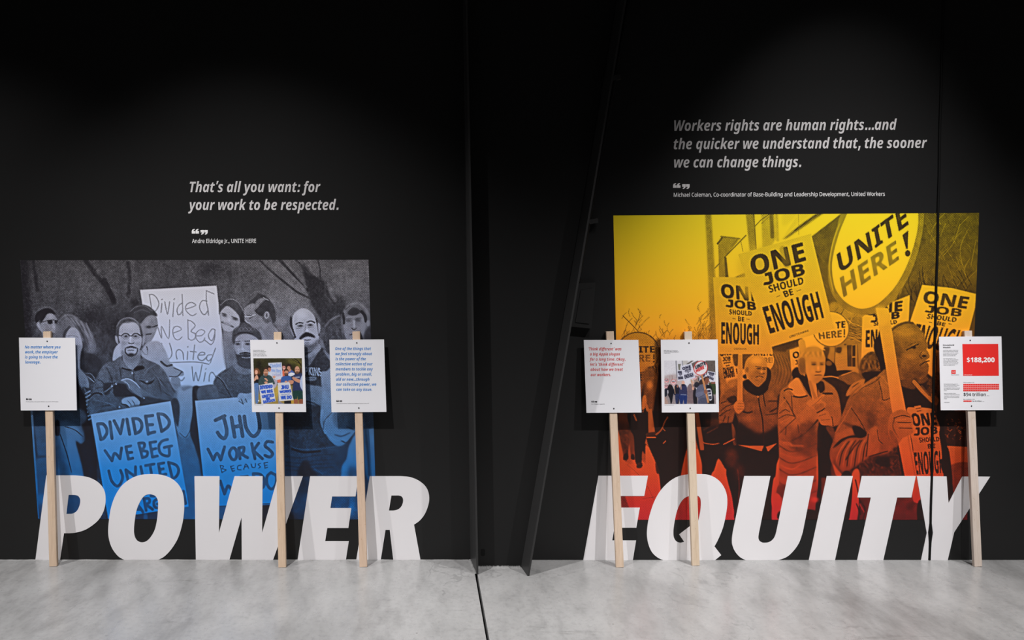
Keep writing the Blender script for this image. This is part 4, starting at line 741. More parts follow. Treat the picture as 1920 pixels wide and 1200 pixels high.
    P([(400,722),(404,708),(414,698),(430,689),(438,684),(446,692),(462,696),(480,690),(530,700),(530,752),(440,748),(408,746)], .3, 1, .8, 1, .02)
    P([(436,684),(442,680),(452,688),(470,692),(486,688),(486,696),(462,702),(446,698)], .5, .9, .8)
    S([(404,706),(414,712),(424,728),(434,745)], 1.5, .1); S([(406,704),(417,712),(427,728)], 1.2, .5, .8); S([(410,735),(425,740)], 3, .2, .7, 1)
    # bald man
    P([(548,640),(596,632),(612,650),(625,662),(634,690),(640,740),(560,740)], .5, 1, 1)
    P([(562,668),(574,690),(592,668),(602,652),(614,660),(626,676),(630,692),(616,702),(606,726),(590,726),(560,720)], .19, 1, .8, 1, .02)
    P([(562,655),(580,655),(596,636),(598,652),(582,668),(568,672)], .3, 1, 1); P([(572,668),(586,658),(596,644),(602,653),(594,662),(580,671)], .66, 1, .7)
    P([(606,655),(622,664),(634,680),(630,690),(618,676)], .55, .9, 1)
    P([(546,606),(549,592),(556,583),(567,578),(578,581),(588,590),(593,603),(597,620),(598,634),(594,648),(586,657),(568,660),(556,650),(552,634),(549,620)], .8, 1, .6)
    B(566,590,12,9,.92); S([(546,594),(546,610),(550,624),(553,632)], 4.5, .12, .95, .6); S([(593,598),(596,612),(598,628)], 3, .2, .9, .6); S([(546,594),(550,586),(556,581)], 2, .5, .8, .8)
    P([(596,606),(600,608),(601,618),(597,626)], .72, 1, .5); P([(543,612),(547,618),(552,632),(548,628)], .6, 1, .6)
    S([(555,608),(561,605),(568,606)], 2.6, .16); S([(576,604),(583,602),(590,605)], 2.6, .16); B(563,611,5.5,2.6,.3); E(564,610.5,1.8,1.5,.08); B(582,609.5,5.5,2.6,.3); E(582,609,1.8,1.5,.08)
    S([(556,616),(566,615)], 1.4, .55); S([(578,614),(588,613)], 1.4, .55); S([(573,608),(572,618),(570,622)], 2, .62, .8, .8); B(576,619,3,3,.95)
    P([(561,634),(567,627),(573,623),(580,624),(588,628),(591,633),(584,632),(576,631),(568,634),(564,637)], .1, 1, .7)
    S([(570,637),(576,638),(582,637)], 1.8, .3); P([(570,646),(584,646),(597,636),(594,650),(584,658),(570,660),(562,652)], .3, .85, 1.8); B(576,643,5,2,.6)
    c.W('PKINS', [(572,688),(600,690),(606,706),(570,702)], .8, .95, .1); P([(574,708),(592,706),(591,713),(576,713)], .6, .9, .8); S([(576,710),(590,710)], 1, .25)
    P([(571,722),(584,722),(604,726),(609,738),(612,760),(598,762),(571,752)], .58, 1, 1); S([(572,752),(588,756),(600,764)], 3, .2, .8, 1)
    # two heads at the right edge
    P([(607,642),(608,620),(615,606),(626,595),(640,589),(648,600),(650,640),(640,664),(616,664)], .26, 1, 1.2, 1, .03)
    S([(610,612),(620,600),(636,592)], 3.5, .44, .85, 1); 
    for k in range(6): S([(612+k*6,612+k),(616+k*6,630),(614+k*6,650)], 2, .38 if k % 2 else .16, .6, 1)
    P([(641,620),(640,592),(648,575),(660,566),(673,565),(685,572),(693,586),(695,604),(690,620),(646,625)], .42, 1, 1)
    S([(644,590),(652,576),(664,569),(680,573),(690,588)], 4, .54, .8, 1.2); S([(648,580),(656,574)], 3, .3, .8, 1)
    P([(645,604),(652,592),(664,590),(680,588),(686,600),(685,616),(679,634),(667,645),(652,640),(645,622)], .58, 1, .8)
    P([(652,588),(658,578),(668,577),(676,584),(670,590),(660,592)], .2, 1, .8); S([(643,588),(645,600),(645,606)], 5, .14, .9, .8); S([(678,584),(684,592),(686,602)], 6, .14, .9, .9)
    S([(648,598),(660,597)], 1.5, .3); S([(668,597),(677,596)], 1.5, .3); B(654,601,5,3,.3); B(671,600,5,3,.3); E(654,601,6,4.5,.4,.5); E(671,600,6,4.5,.4,.5); S([(664,602),(664,612)], 3, .78, .9, .6); S([(659,615),(664,618),(669,615)], 1.8, .22)
    S([(656,628),(664,626),(672,628)], 2.5, .3); E(690,606,3,6,.6,.9); P([(686,620),(696,612),(702,640),(684,640)], .16, .9, 1.5)
    # ---- man with glasses and moustache
    P([(230,655),(262,655),(265,672),(258,685),(247,694),(238,688),(229,672)], .56, 1, .8); P([(232,664),(258,664),(262,674),(246,680),(232,672)], .42, .8, 1.5)
    P([(223,616),(231,606),(245,604),(257,606),(263,616),(266,632),(265,646),(260,657),(253,664),(246,667),(238,665),(230,656),(226,645),(222,632)], .72, 1, .6)
    P([(217,634),(218,616),(223,603),(233,596),(244,595),(255,599),(263,609),(267,622),(268,634),(264,630),(261,614),(255,606),(248,604),(240,606),(231,606),(225,612),(223,622),(222,634)], .26, 1, .7)
    S([(219,612),(226,601),(238,596),(250,598),(260,607)], 1.8, .5, .8, .6); S([(232,603),(240,600),(250,602)], 2, .18, .8, .7)
    P([(216,630),(220,632),(222,644),(222,646),(217,640)], .64, 1, .5); P([(268,632),(272,631),(271,642),(267,648)], .64, 1, .5)
    B(245,612,14,8,.8); E(236,631,7,4.6,.56,.7,.9); E(255,631,7,4.6,.56,.7,.9)
    S([(227,630),(233,625.5),(239,626),(243,630)], 2.2, .08); S([(247,630),(251,626),(257,625.5),(263,629)], 2.2, .08); S([(243,630),(247,630)], 1.8, .1); S([(221,628),(228,630)], 1.6, .14); S([(262,629),(267,628)], 1.6, .14)
    S([(228,632),(235,636),(242,632)], 1.2, .48, .8, .6); S([(248,632),(255,636),(262,632)], 1.2, .48, .8, .6); B(236,630.5,4,2,.24); B(254,630.5,4,2,.24); E(236,630.5,1.3,1.3,.12); E(254,630.5,1.3,1.3,.12)
    S([(245,632),(244,640)], 3, .86, .9, .7); S([(241,643),(246,644.5),(251,643)], 1.8, .25); B(233,644,5,4,.6); B(258,644,5,4,.64)
    P([(234,653),(240,650),(246,648.5),(252,650),(258,653),(252,653),(246,652),(240,653)], .14, 1, .6); S([(240,657),(246,656.5),(251,657)], 1.4, .35); S([(235,654),(235,660),(240,666),(246,668),(253,665),(257,660),(258,654)], 2.4, .2, .95, .7); B(246,665,7,3,.14)
    P([(168,776),(172,748),(176,722),(183,704),(192,688),(200,680),(214,676),(228,668),(234,684),(247,693),(258,686),(264,668),(276,675),(292,681),(304,690),(314,706),(322,728),(332,752),(337,768),(330,776),(322,752),(205,782)], .33, 1, .7, 1, .035)
    P([(174,745),(184,705),(198,684),(206,700),(198,724),(192,742)], .4, .6, 2.5); P([(270,680),(296,690),(310,716),(318,745),(300,745),(288,712)], .3, .7, 2.5)
    for q in ([(200,690),(208,706),(212,726)],[(184,712),(192,716),(196,728)],[(286,690),(296,712),(302,735)],[(224,690),(228,712)],[(250,696),(252,716)],[(300,712),(310,724)],[(180,728),(192,726)],[(306,735),(318,742)]): S(q, 2, .16, .75, .8)
    for q in ([(192,690),(198,686),(210,690)],[(290,700),(304,722)],[(272,700),(280,690),(292,684)],[(232,700),(240,706)]): S(q, 2, .5, .6, .8)
    P([(228,670),(233,682),(240,692),(226,690)], .4, .9, .7); S([(229,690),(238,693),(246,694)], 3, .05, 1, .5); P([(250,693),(256,687),(267,686),(271,691),(262,694),(254,696)], .05, 1, .5); S([(229,668),(229,676)], 1.8, .08); S([(264,666),(266,672)], 1.8, .08)
    S([(195,719.5),(206,719),(216,718)], 2, .1); P([(261,713),(268,714),(275,719),(282,716),(290,711),(284,719),(276,720.5),(269,718)], .05, 1, .5)
    P([(214,721),(234,720),(240,730),(250,738),(264,744),(270,752),(262,758),(244,744),(216,744)], .13, 1, .8)
    P([(194,720),(208,720),(206,736),(196,740)], .16, 1, .8); S([(196,735),(206,728),(210,724)], 2, .5, .9)
    P([(226,713),(234,710),(243,711),(253,717),(262,727),(274,734),(290,744),(300,752),(284,756),(268,747),(255,739),(246,731),(238,720),(232,716)], .5, 1, .7)
    S([(228,713),(236,710.5),(244,711.5),(254,718),(262,727)], 2, .8, .95, .5); S([(234,716),(240,720),(243,728)], 1.6, .72); P([(262,728),(276,735),(300,750),(296,758),(270,748)], .4, .8, 1)
    P([(268,744),(290,746),(318,752),(324,756),(262,768),(262,756)], .17, .9, 1)
    P([(164,772),(166,752),(174,742),(186,740),(200,744),(216,744),(229,746),(230,762),(204,774),(176,778)], .31, 1, .8, 1, .03)
    S([(166,747),(174,739),(184,737),(191,740)], 3.2, .05, 1, .6); S([(178,750),(196,754),(214,760)], 1.6, .5, .6); S([(186,762),(206,760)], 2, .18, .8)
    P([(228,750),(234,746),(244,744),(253,744),(262,753),(260,761),(254,769),(250,772),(244,764),(236,758),(230,757)], .76, 1, .6)
    S([(240,752),(245,758),(246,764)], 1.3, .3); S([(248,751),(252,757),(253,764)], 1.3, .3); P([(243,762),(261,759),(256,768),(250,773)], .45, .85, .8); S([(229,758),(238,760),(244,766)], 2.2, .08)
    for x, y in ((248,699.5),(275.7,715.5),(217.6,720),(210,724),(270,746.5),(224,763)): E(x, y, 1.5, 1.5, .92)
    # ---- legs and cloth between the placards
    P([(322,752),(336,727),(364,726),(372,752),(392,980),(340,980),(332,800)], .48, 1, 2)
    P([(335,730),(345,733),(362,727),(364,750),(360,795),(354,818),(342,820),(334,812),(328,780)], .68, 1, 1.2); S([(337,812),(348,820),(358,804)], 2, .35)
    P([(361,728),(374,726),(372,752),(380,810),(390,890),(394,980),(382,980),(376,890),(366,840),(356,810),(361,770)], .14, 1, 1)
    P([(372,728),(402,722),(408,746),(374,752)], .36, 1, .8); S([(363,732),(366,748)], 4, .1)
    P([(322,750),(332,748),(337,764),(334,800),(326,780)], .2, 1, 1)
    P([(346,855),(372,860),(384,980),(352,980)], .5, .8, 4)
    # ---- painted placards
    P([(170,777),(320,752),(354,950),(203,974)], .87, 1, .5, 0); S([(172,781),(230,772)], 4, .8, .6, 2)
    k = .42
    L([[(183,795),(189,823)],[(184,795),(193,795),(200,804),(200,813),(194,822),(189,824)],[(206,791),(210,822)],[(214,789),(226,813)],[(226,813),(231,787)],[(238,786),(243,814)],[(249,785),(254,812)],[(249,785),(260,786),(266,796),(263,808),(254,813)],
       [(273,780),(278,814)],[(273,781),(286,779)],[(276,797),(286,796)],[(278,813),(290,810)],[(296,776),(303,808)],[(297,776),(308,778),(317,789),(315,800),(303,809)]], 6, k)
    L([[(197,845),(210,864)],[(210,864),(215,850),(225,860)],[(225,860),(228,840)],[(236,838),(241,861)],[(237,838),(245,836)],[(239,849),(247,848)],[(241,861),(249,859)],[(260,831),(267,858)],[(260,831),(270,831),(270,839),(264,844)],[(265,845),(276,847),(275,855),(267,858)],
       [(281,830),(286,857)],[(282,830),(292,828)],[(284,843),(292,841)],[(286,857),(295,855)],[(314,824),(304,827),(298,836),(300,848),(308,854),(317,854),(317,840)],[(308,839),(322,836)]], 5.4, k+.02)
    L([[(204,883),(209,901),(218,911),(225,908),(230,895),(226,882)],[(236,882),(241,905)],[(236,881),(254,894)],[(254,894),(254,875)],[(264,875),(268,895)],[(273,873),(289,870)],[(281,872),(285,893)],[(297,870),(301,892)],[(297,870),(307,868)],[(299,881),(306,879)],[(301,891),(311,889)],[(316,867),(323,896)],[(316,867),(330,872),(335,882),(331,893),(324,897)],
       [(250,962),(258,948),(268,960)],[(254,955),(264,955)],[(270,935),(274,957)],[(270,935),(279,935),(280,942),(272,946)],[(275,947),(286,955)],[(297,935),(289,940),(290,950),(298,952),(300,946),(295,945)],[(283,930),(290,930)],[(266,912),(273,926)],[(273,926),(277,916),(285,925)],[(285,925),(287,909)],[(296,907),(299,925)],[(296,907),(304,905)],[(298,915),(305,914)],[(299,925),(307,923)],[(228,940),(234,964)],[(228,940),(237,940),(236,950),(230,952)],[(231,952),(242,954),(241,963),(234,965)],[(304,955),(310,933),(319,951)],[(323,930),(326,950)],[(332,949),(329,930)],[(329,930),(347,944)],[(344,921),(348,944)]], 5.4, k+.02)
    P([(365.6,751.5),(512,739.5),(531,942),(387,950)], .85, 1, .5, 0)
    L([[(404,788),(421,780)],[(419,782),(424,800),(425,814),(420,822),(413,818),(408,811)],[(434,783),(440,819)],[(449,781),(455,818)],[(437,801),(452,798)],[(458,781),(461,800),(468,813),(476,818),(484,811),(487,798),(483,774)]], 7, k)
    L([[(390,842),(400,862)],[(400,862),(407,850),(414,862)],[(414,862),(421,838)],[(434,841),(430,850),(435,861),(442,860),(444,848),(439,840),(434,841)],[(448,842),(450,860)],[(448,840),(457,839),(456,848),(450,852)],[(452,851),(464,858)],[(472,832),(478,860)],[(485,831),(474,846)],[(476,846),(492,860)],[(511,829),(501,828),(497,836),(505,843),(511,851),(506,857),(497,854)]], 5.8, k)
    L([[(413,873),(416,886)],[(413,873),(419,874),(416,879)],[(416,879),(424,881),(416,886)],[(432,874),(436,884)],[(432,875),(438,873)],[(434,879),(439,878)],[(436,884),(440,882)],[(452,872),(446,874),(446,880),(452,881)],[(457,880),(461,870),(466,878)],[(459,876),(465,874)],[(471,870),(473,876),(478,876),(479,869)],[(488,869),(484,871),(488,875),(485,878)],[(495,868),(497,878)],[(495,868),(502,867)],[(496,873),(501,872)],[(497,878),(502,876)]], 2, k)
    L([[(413,902),(421,926)],[(421,926),(428,911),(437,924)],[(437,924),(443,898)],[(452,894),(457,921)],[(452,895),(464,893)],[(454,907),(463,905)],[(457,921),(468,919)],[(475,889),(480,915)],[(475,888),(489,890),(496,902),(493,914),(482,918)],[(508,886),(501,893),(501,908),(509,917),(517,908),(518,893),(508,886)]], 5.6, k)
    P([(445,745),(450,737),(462,738),(475,736),(490,740),(490,750),(470,748),(460,756),(455,756),(450,752)], .75, 1, .7); S([(452,748),(456,757)], 1.5, .3); S([(460,748),(463,754)], 1.5, .3); S([(448,752),(456,758)], 2, .35, .7)
    P([(203,973),(300,958),(340,952),(340,980),(200,980)], .24, 1, .6, 0); P([(270,965),(276,964),(276,978),(270,978)], .5, 1, 1)
    P([(392,951),(480,946),(531,943),(534,980),(388,980)], .42, .9, .8, 0); P([(488,946),(560,940),(560,980),(488,980)], .08, 1, .6, 0); S([(440,948),(520,945)], 2, .5)
    # ---- dark shirt, shorts and the pale sleeve at the right
    P([(534,768),(605,762),(606,800),(612,830),(600,842),(560,842),(532,836)], .22, 1, 1.5, 1, .015)
    P([(534,838),(560,842),(610,838),(648,836),(646,862),(640,900),(600,905),(534,905)], .26, 1, 1.2)
    P([(532,766),(576,766),(578,798),(532,797)], .1, .6, 1)
    S([(545,836),(556,841),(580,843),(604,841),(625,838),(645,836)], 2, .36, .9, .6); S([(548,842),(570,848),(600,846)], 4, .07, .9, .8); S([(610,842),(632,844)], 1.5, .32)
    for y in (856,866,873,880): S([(536,y),(565,y+3),(590,y-2),(625,y-4)], 2, .13, .6, 1)
    P([(566,866),(578,864),(584,880),(596,892),(560,892)], .08, .9, 2); S([(590,880),(605,888)], 3, .42, .7, 1.5)
    P([(602,700),(612,696),(622,688),(640,688),(680,700),(680,770),(676,790),(664,812),(650,830),(632,836),(616,822),(606,800),(601,772),(604,740)], .68, 1, 1)
    S([(604,770),(602,790),(610,812)], 4, .8, .8, 1); P([(628,772),(668,772),(668,802),(630,800)], .42, .8, 2); S([(616,780),(608,790),(606,805)], 2, .35, .8, .8); S([(622,774),(612,784)], 2, .4, .7, .8); S([(628,815),(640,818),(655,812)], 3, .35, .8, 1); S([(640,826),(650,830),(660,818)], 3, .25, .9, 1); S([(620,820),(632,826),(646,824)], 2, .8, .6, 1); S([(650,800),(664,806)], 3, .3, .8, 1)
    P([(656,832),(680,812),(680,980),(646,980),(640,885),(650,860)], .7, 1, 1.5); P([(652,882),(672,880),(700,888),(712,980),(650,980)], .3, .9, 3); B(650,950,16,20,.75)
    P([(682,768),(712,768),(712,890),(686,890)], .62, 1, 1.5); P([(682,760),(700,768),(702,798),(684,800)], .25, .8, 2); S([(684,800),(690,850),(692,890)], 4, .3, .8, 2)
    P([(640,900),(660,896),(640,980),(560,980),(545,905)], .2, .95, 2); B(636,930,5,3,.7); P([(620,925),(655,925),(655,952),(622,955)], .5, .6, 3); B(575,935,14,10,.4); B(560,950,20,14,.3)
    c.photo(.9, .05)
    return c

# ---------------------------------------------------------------- the yellow-to-red printed picture
def one_job(c, q1, q2, q3, q4, q5, v=.16, e=.35):
    c.W('ONE', q1, v, 1, e+.3); c.W('JOB', q2, v, 1, e+.15); c.W('SHOULD', q3, v, .95, .1); c.W('BE', q4, v, .95, .1); c.W('ENOUGH', q5, v-.03, 1, e)

def draw_yellow(r):
    c = Pic(1146, 396, 1840, 980, r, 1.)
    P, S, B, E, L, W = c.P, c.S, c.B, c.E, c.L, c.W
    R = c.rng
    # sky, columns and eaves
    P([(1322,396),(1333,396),(1341,520),(1345,700),(1333,700),(1328,520)], .58, .95, 1.6, 0)
    P([(1398,396),(1414,396),(1418,470),(1406,476)], .58, .95, 1.2, 0); S([(1413,400),(1418,470)], 2, .42, .8, .6)
    P([(1427,396),(1452,396),(1456,446),(1440,470),(1430,470)], .76, 1, 1.5, 0); S([(1446,396),(1448,444)], 7, .4, .9, 1.2); S([(1456,400),(1458,450)], 5, .74, .8, 2)
    S([(1416,424),(1426,413),(1442,402)], 1.4, .3, .9, .3, 0); S([(1428,419),(1442,406)], 1.1, .5, .9, .3, 0)
    P([(1344,456),(1354,443),(1387,447),(1361,482),(1364,520),(1348,520),(1347,460)], .6, 1, .5, 0); S([(1345.5,457),(1354,446)], 3, .34); S([(1352,443.5),(1387,447.5)], 2.5, .5, .9)
    S([(1399,441),(1358,483)], 1.5, .16); S([(1340,503),(1349,494)], 1.4, .2); P([(1358,483),(1362,482),(1366,520),(1360,520)], .34, 1, .6, 0); S([(1389,452),(1393,472)], 1, .5, .7)
    P([(1376,522),(1398,511),(1396,520),(1386,524)], .4, 1, 1)
    P([(1465,450),(1520,418),(1545,396),(1500,396)], .94, 1, 1, 0); P([(1468,449),(1500,422),(1534,398),(1548,397),(1500,430),(1476,446)], .42, 1, 1.4, 0); S([(1490,432),(1530,403)], 2, .22, .8, .7); S([(1497,396),(1498,440)], .8, .5, .8)
    P([(1470,396),(1500,396),(1470,424)], .9, .6, 3)
    P([(1521,444),(1582,397),(1600,397),(1580,440),(1566,490),(1570,560),(1582,580),(1557,585)], .36, 1, .5, 0); S([(1530,470),(1545,490)], 2, .5, .6, 1); S([(1536,520),(1552,540)], 2, .5, .5, 1)
    P([(1556,570),(1590,575),(1640,588),(1640,640),(1590,660),(1540,640)], .66, 1, 1.5)
    # bare trees at the right
    P([(1728,396),(1842,396),(1842,640),(1700,640),(1690,545)], .34, 1, 1, 0)
    P([(1690,545),(1842,540),(1842,640),(1690,620)], .3, 1, 4)
    for k in range(70):
        x, y = R.uniform(1725,1838), R.uniform(400,545); a = R.uniform(-1.2,1.2); l = R.uniform(10,34)
        S([(x,y),(x+l*math.sin(a)*.6,y+l*.5),(x+l*math.sin(a),y+l*.95)], .9, R.choice([.55,.5,.62,.2]), .75)
    for k in range(34):
        x, y = R.uniform(1690,1836), R.uniform(500,560); a = R.uniform(-1,1)
        S([(x,y),(x+12*math.sin(a),y+14),(x+20*math.sin(a+.3),y+32)], 1.3, .1, .8)
    S([(1768,480),(1788,455),(1800,420)], 1.2, .6, .8); S([(1812,520),(1800,470),(1815,430)], 1.2, .6, .8); S([(1820,500),(1830,450)], 1.2, .6, .8)
    P([(1740,620),(1842,610),(1842,800),(1740,800)], .3, 1, 3, 0); P([(1500,700),(1770,700),(1770,900),(1500,900)], .1, 1, 3, 0); P([(1360,720),(1500,700),(1500,860),(1360,860)], .3, 1, 4, 0)
    P([(1200,835),(1600,850),(1600,984),(1200,984)], .82, 1, 4, 0)
    # twigs against the sky
    for k in range(150):
        x = R.choice([R.uniform(1160,1215), R.uniform(1285,1336), R.uniform(1305,1336), R.uniform(1200,1300)])
        y = 650-abs(R.normal(0,22))-(12 if x < 1210 or x > 1305 else 0); l = R.uniform(5,16); a = R.normal(0,.6)
        S([(x,y),(x+l*math.sin(a)*.5,y-l*.5),(x+l*math.sin(a+.3),y-l)], .8, .35, .6)
    S([(1168,592),(1188,612),(1204,630)], 1.2, .3); S([(1192,610),(1200,590),(1196,578)], .9, .35, .8)
    P([(1290,632),(1336,618),(1338,660),(1280,660)], .6, .5, 8); P([(1146,655),(1345,650),(1345,760),(1146,760)], .62, .75, 10)
    P([(1146,690),(1345,690),(1345,860),(1146,860)], .5, .7, 10)
    # round placards at the left
    E(1196,661,41,39,.3); E(1196,661,39,37,.74); W('UNITE', [(1166,649),(1228,649),(1229,661),(1165,661)], .12, 1, .3); W('HERE', [(1170,665),(1220,665),(1220,678),(1170,678)], .45, 1, .2); S([(1226,665),(1226,673)], 2.4, .12); E(1226,678,1.5,1.5,.12)
    W('ENOUGH', [(1214,689),(1270,676),(1276,700),(1216,708)], .1, 1, .4); P([(1205,715),(1222,712),(1224,730),(1208,732)], .85, .9, .8); P([(1228,640),(1246,644),(1240,705),(1232,690)], .14, .8, 2)
    E(1198,712,16,15,.5,.8); W('E', [(1200,702),(1204,702),(1204,714),(1200,714)], .12)
    # far signs
    P([(1348,655),(1384,655),(1391,714),(1364,724)], .88, 1, .5, 0); W('ONE', [(1349,655),(1371,653),(1372,665),(1350,668)], .08, 1, .4); W('JOB', [(1354,670),(1370,668),(1370,676),(1355,678)], .1, 1, .2); S([(1358,681),(1369,679)], 2.5, .4); S([(1362,686),(1367,685)], 2.5, .4); W('ENOUGH', [(1355,690),(1375,687),(1378,706),(1358,710)], .1, 1, .3)
    P([(1374,664),(1384,664),(1384,684),(1377,684)], .3, 1, .8); P([(1392,664),(1412,663),(1400,675),(1396,690),(1392,690)], .3, 1, .8); S([(1381,692),(1382,700)], 2, .1); P([(1365,716),(1384,712),(1384,740),(1360,735)], .6, .9, 1)
    P([(1440,652),(1500,634),(1500,660),(1486,720),(1450,735),(1436,700)], .42, 1, 1, 0); P([(1446,652),(1500,634),(1500,646),(1478,654),(1470,660)], .22, .9, 1)
    for k in range(14): S([(1446+k*3,660+k),(1456+k*3,690+k),(1450+k*3,720)], 1, .2 if k % 2 else .55, .6)
    P([(1480,656),(1507,647),(1509,705),(1485,708)], .9, 1, .5, 0); W('ONE', [(1484,662),(1522,650),(1524,662),(1487,673)], .16, 1, .3); W('JOB', [(1489,676),(1512,670),(1514,678),(1491,684)], .2, 1, .2)
    E(1430,676,21.5,22,.9); W('UNITE', [(1412,658),(1449,657),(1449,667),(1412,667)], .14, 1, .2); W('RE!', [(1432,671),(1449,670),(1449,680),(1433,680)], .5, 1, .2)
    # house and parked cars
    P([(1545,640),(1620,640),(1620,700),(1545,700)], .62, 1, .8, 0); P([(1567,655),(1590,652),(1590,692),(1567,694)], .74, 1, .5, 0)
    for k in range(6): S([(1567,660+k*6),(1589,655+k*6)], .8, .55, .7)
    P([(1588,647),(1597,646),(1597,688),(1589,688)], .24, 1, .4, 0); P([(1598,648),(1604,647),(1604,668),(1598,668)], .18, 1, .3, 0); P([(1598,671),(1604,670),(1604,688),(1598,688)], .2, 1, .3, 0); S([(1608,646),(1609,690)], 1.2, .3); S([(1584,646),(1616,641)], 3, .22)
    P([(1543,656),(1556,652),(1552,670),(1548,690)], .22, .9, 1); P([(1568,652),(1578,652),(1576,662),(1567,660)], .2, .9, 1); S([(1566,650),(1564,690)], 1.4, .3)
    P([(1590,596),(1616,594),(1616,642),(1586,648)], .55, 1, .5, 0)
    for k in range(16): S([(1588+R.uniform(0,10),600+k*2.6),(1604,604+k*2.4+R.uniform(-6,6)),(1616,610+k*2.2+R.uniform(-8,8))], 1, R.choice([.15,.25,.85]), .8)
    for k in range(26):
        x, y = R.uniform(1556,1632), R.uniform(574,600); S([(x,y),(x+R.uniform(-9,9),y+R.uniform(4,12))], 1.1, R.choice([.2,.28,.9]), .8)
    P([(1568,690),(1600,688),(1612,696),(1615,712),(1570,710)], .72, 1, .8); P([(1567,696),(1590,694),(1600,698),(1585,704),(1567,706)], .1, 1, .6); P([(1571,706),(1600,697),(1616,706),(1612,720),(1575,720)], .42, 1, 1); S([(1578,704),(1600,696)], 1.4, .8)
    # placards
    P([(1337,520),(1420,520),(1450,664),(1345,664)], .88, 1, .4, 0)
    one_job(c, [(1350,532),(1424,541),(1426,566),(1351,557)], [(1360,561),(1418,567),(1419,582),(1360,575)], [(1367,580),(1410,584),(1410,592),(1367,589)], [(1383,593),(1396,595),(1396,603),(1383,602)], [(1351,604),(1424,609),(1424,646),(1351,644)])
    S([(1374,597),(1379,598)], 1, .3); S([(1400,598),(1405,599)], 1, .3); W('UNITEHERE', [(1376,652),(1400,653),(1400,656),(1376,656)], .45)
    E(1558,617,34.5,33.5,.42); E(1558,617,33,32,.94); W('TE', [(1566,604),(1586,602),(1586,614),(1567,616)], .1, 1, .2); W('HERE', [(1533,624),(1579,619),(1579,632),(1535,636)], .42, 1, .2); S([(1583,618),(1583,627)], 2.2, .1); E(1583,631,1.4,1.4,.1)
    P([(1384,477),(1521,438),(1564,616),(1444,651)], .9, 1, .4, 0); P([(1386,482),(1450,462),(1460,500),(1400,560)], .86, .7, 6)
    one_job(c, [(1402,483),(1507,454),(1514,487),(1409,518)], [(1426,515),(1507,493),(1512,514),(1431,536)], [(1439,536),(1506,519),(1508,532),(1443,549)], [(1466,547),(1486,541),(1489,552),(1471,558)], [(1427,577),(1535,546),(1547,595),(1442,626)], .17)
    P([(1462,466),(1474,464),(1482,496),(1470,500)], .5, .45, 1); S([(1456,557),(1462,554)], 1, .3); S([(1494,546),(1502,543)], 1, .3); W('UNITEHERE', [(1479,630),(1516,618),(1517,621),(1480,634)], .3)
    P([(1617,594),(1640,580),(1706,553),(1704,600),(1692,630),(1655,700),(1614,700)], .93, 1, .4, 0)
    one_job(c, [(1622,574),(1694,564),(1693,582),(1622,592)], [(1632,591),(1688,584),(1688,596),(1632,605)], [(1638,603),(1682,600),(1682,607),(1638,611)], [(1656,612),(1668,611),(1668,617),(1656,618)], [(1622,620),(1700,612),(1698,648),(1622,651)], .14)
    P([(1729,534),(1785,540),(1830,551),(1828,578),(1812,640),(1796,720),(1760,720),(1730,690),(1706,604)], .95, 1, .4, 0)
    one_job(c, [(1732,545),(1820,558),(1814,579),(1728,567)], [(1735,572),(1806,580),(1803,594),(1733,585)], [(1739,588),(1795,596),(1793,604),(1737,597)], [(1757,602),(1774,606),(1772,612),(1755,609)], [(1717,607),(1812,621),(1796,662),(1706,648)], .24, .2)
    S([(1742,604),(1747,605)], 1, .3); S([(1779,607),(1784,608)], 1, .3); P([(1750,668),(1770,666),(1770,720),(1752,720)], .6, .9, 1); S([(1756,668),(1757,720)], 1.5, .25)
    out = [(1596,350),(1578,396),(1567,432),(1557,470),(1552,505),(1556,540),(1570,566),(1590,583),(1617,590),(1645,586),(1670,568),(1690,543),(1708,510),(1722,470),(1731,425),(1732,390),(1728,350)]
    inn = [(1606,350),(1590,396),(1574,435),(1563,475),(1560,505),(1566,540),(1582,563),(1600,575),(1618,579),(1640,573),(1660,558),(1680,535),(1698,503),(1712,465),(1721,425),(1721,390),(1716,350)]
    P(out, .56, 1, .4); S([(1574,420),(1560,462),(1555,505),(1562,545)], 2, .8, .8); P(inn, 1., 1, .4)
    W('UNITE', [(1565,480),(1699,384),(1706,419),(1572,514)], .2, 1, .35); W('HERE', [(1571,524),(1682,449),(1688,485),(1578,560)], .52, 1, .25); P([(1692,441),(1703,432),(1702,466),(1699,467)], .22, 1, .3, 0); E(1702,475,5,6,.24)
    # ---- crowd at the left
    P([(1203,735),(1212,712),(1222,708),(1235,715),(1240,690),(1252,650),(1300,640),(1345,690),(1345,780),(1300,790),(1203,790)], .1, 1, 1.5)
    P([(1206,700),(1226,690),(1240,730),(1232,770),(1212,768)], .4, .9, 2); P([(1205,745),(1211,742),(1212,760),(1204,768)], .75, 1, .8); S([(1212,760),(1216,774)], 5, .7, .9, .5); B(1218,722,6,8,.8); P([(1240,665),(1252,650),(1248,780),(1226,780),(1232,720)], .06, 1, 1)
    P([(1146,775),(1198,775),(1192,800),(1180,835),(1176,862),(1172,862),(1164,830),(1156,800),(1146,800)], .28, 1, .8, 1, .05); B(1166,785,10,9,.45)
    P([(1146,800),(1158,805),(1166,845),(1170,862),(1176,868),(1186,868),(1184,840),(1200,860),(1206,865),(1240,900),(1262,980),(1146,980)], .86, 1, .8)
    P([(1178,775),(1215,774),(1216,800),(1210,828),(1204,850),(1203,866),(1196,872),(1191,864),(1188,835),(1182,805)], .05, 1, .6); S([(1189,778),(1193,788)], 3, .5); S([(1206,770),(1203,786)], 1.5, .6, .9)
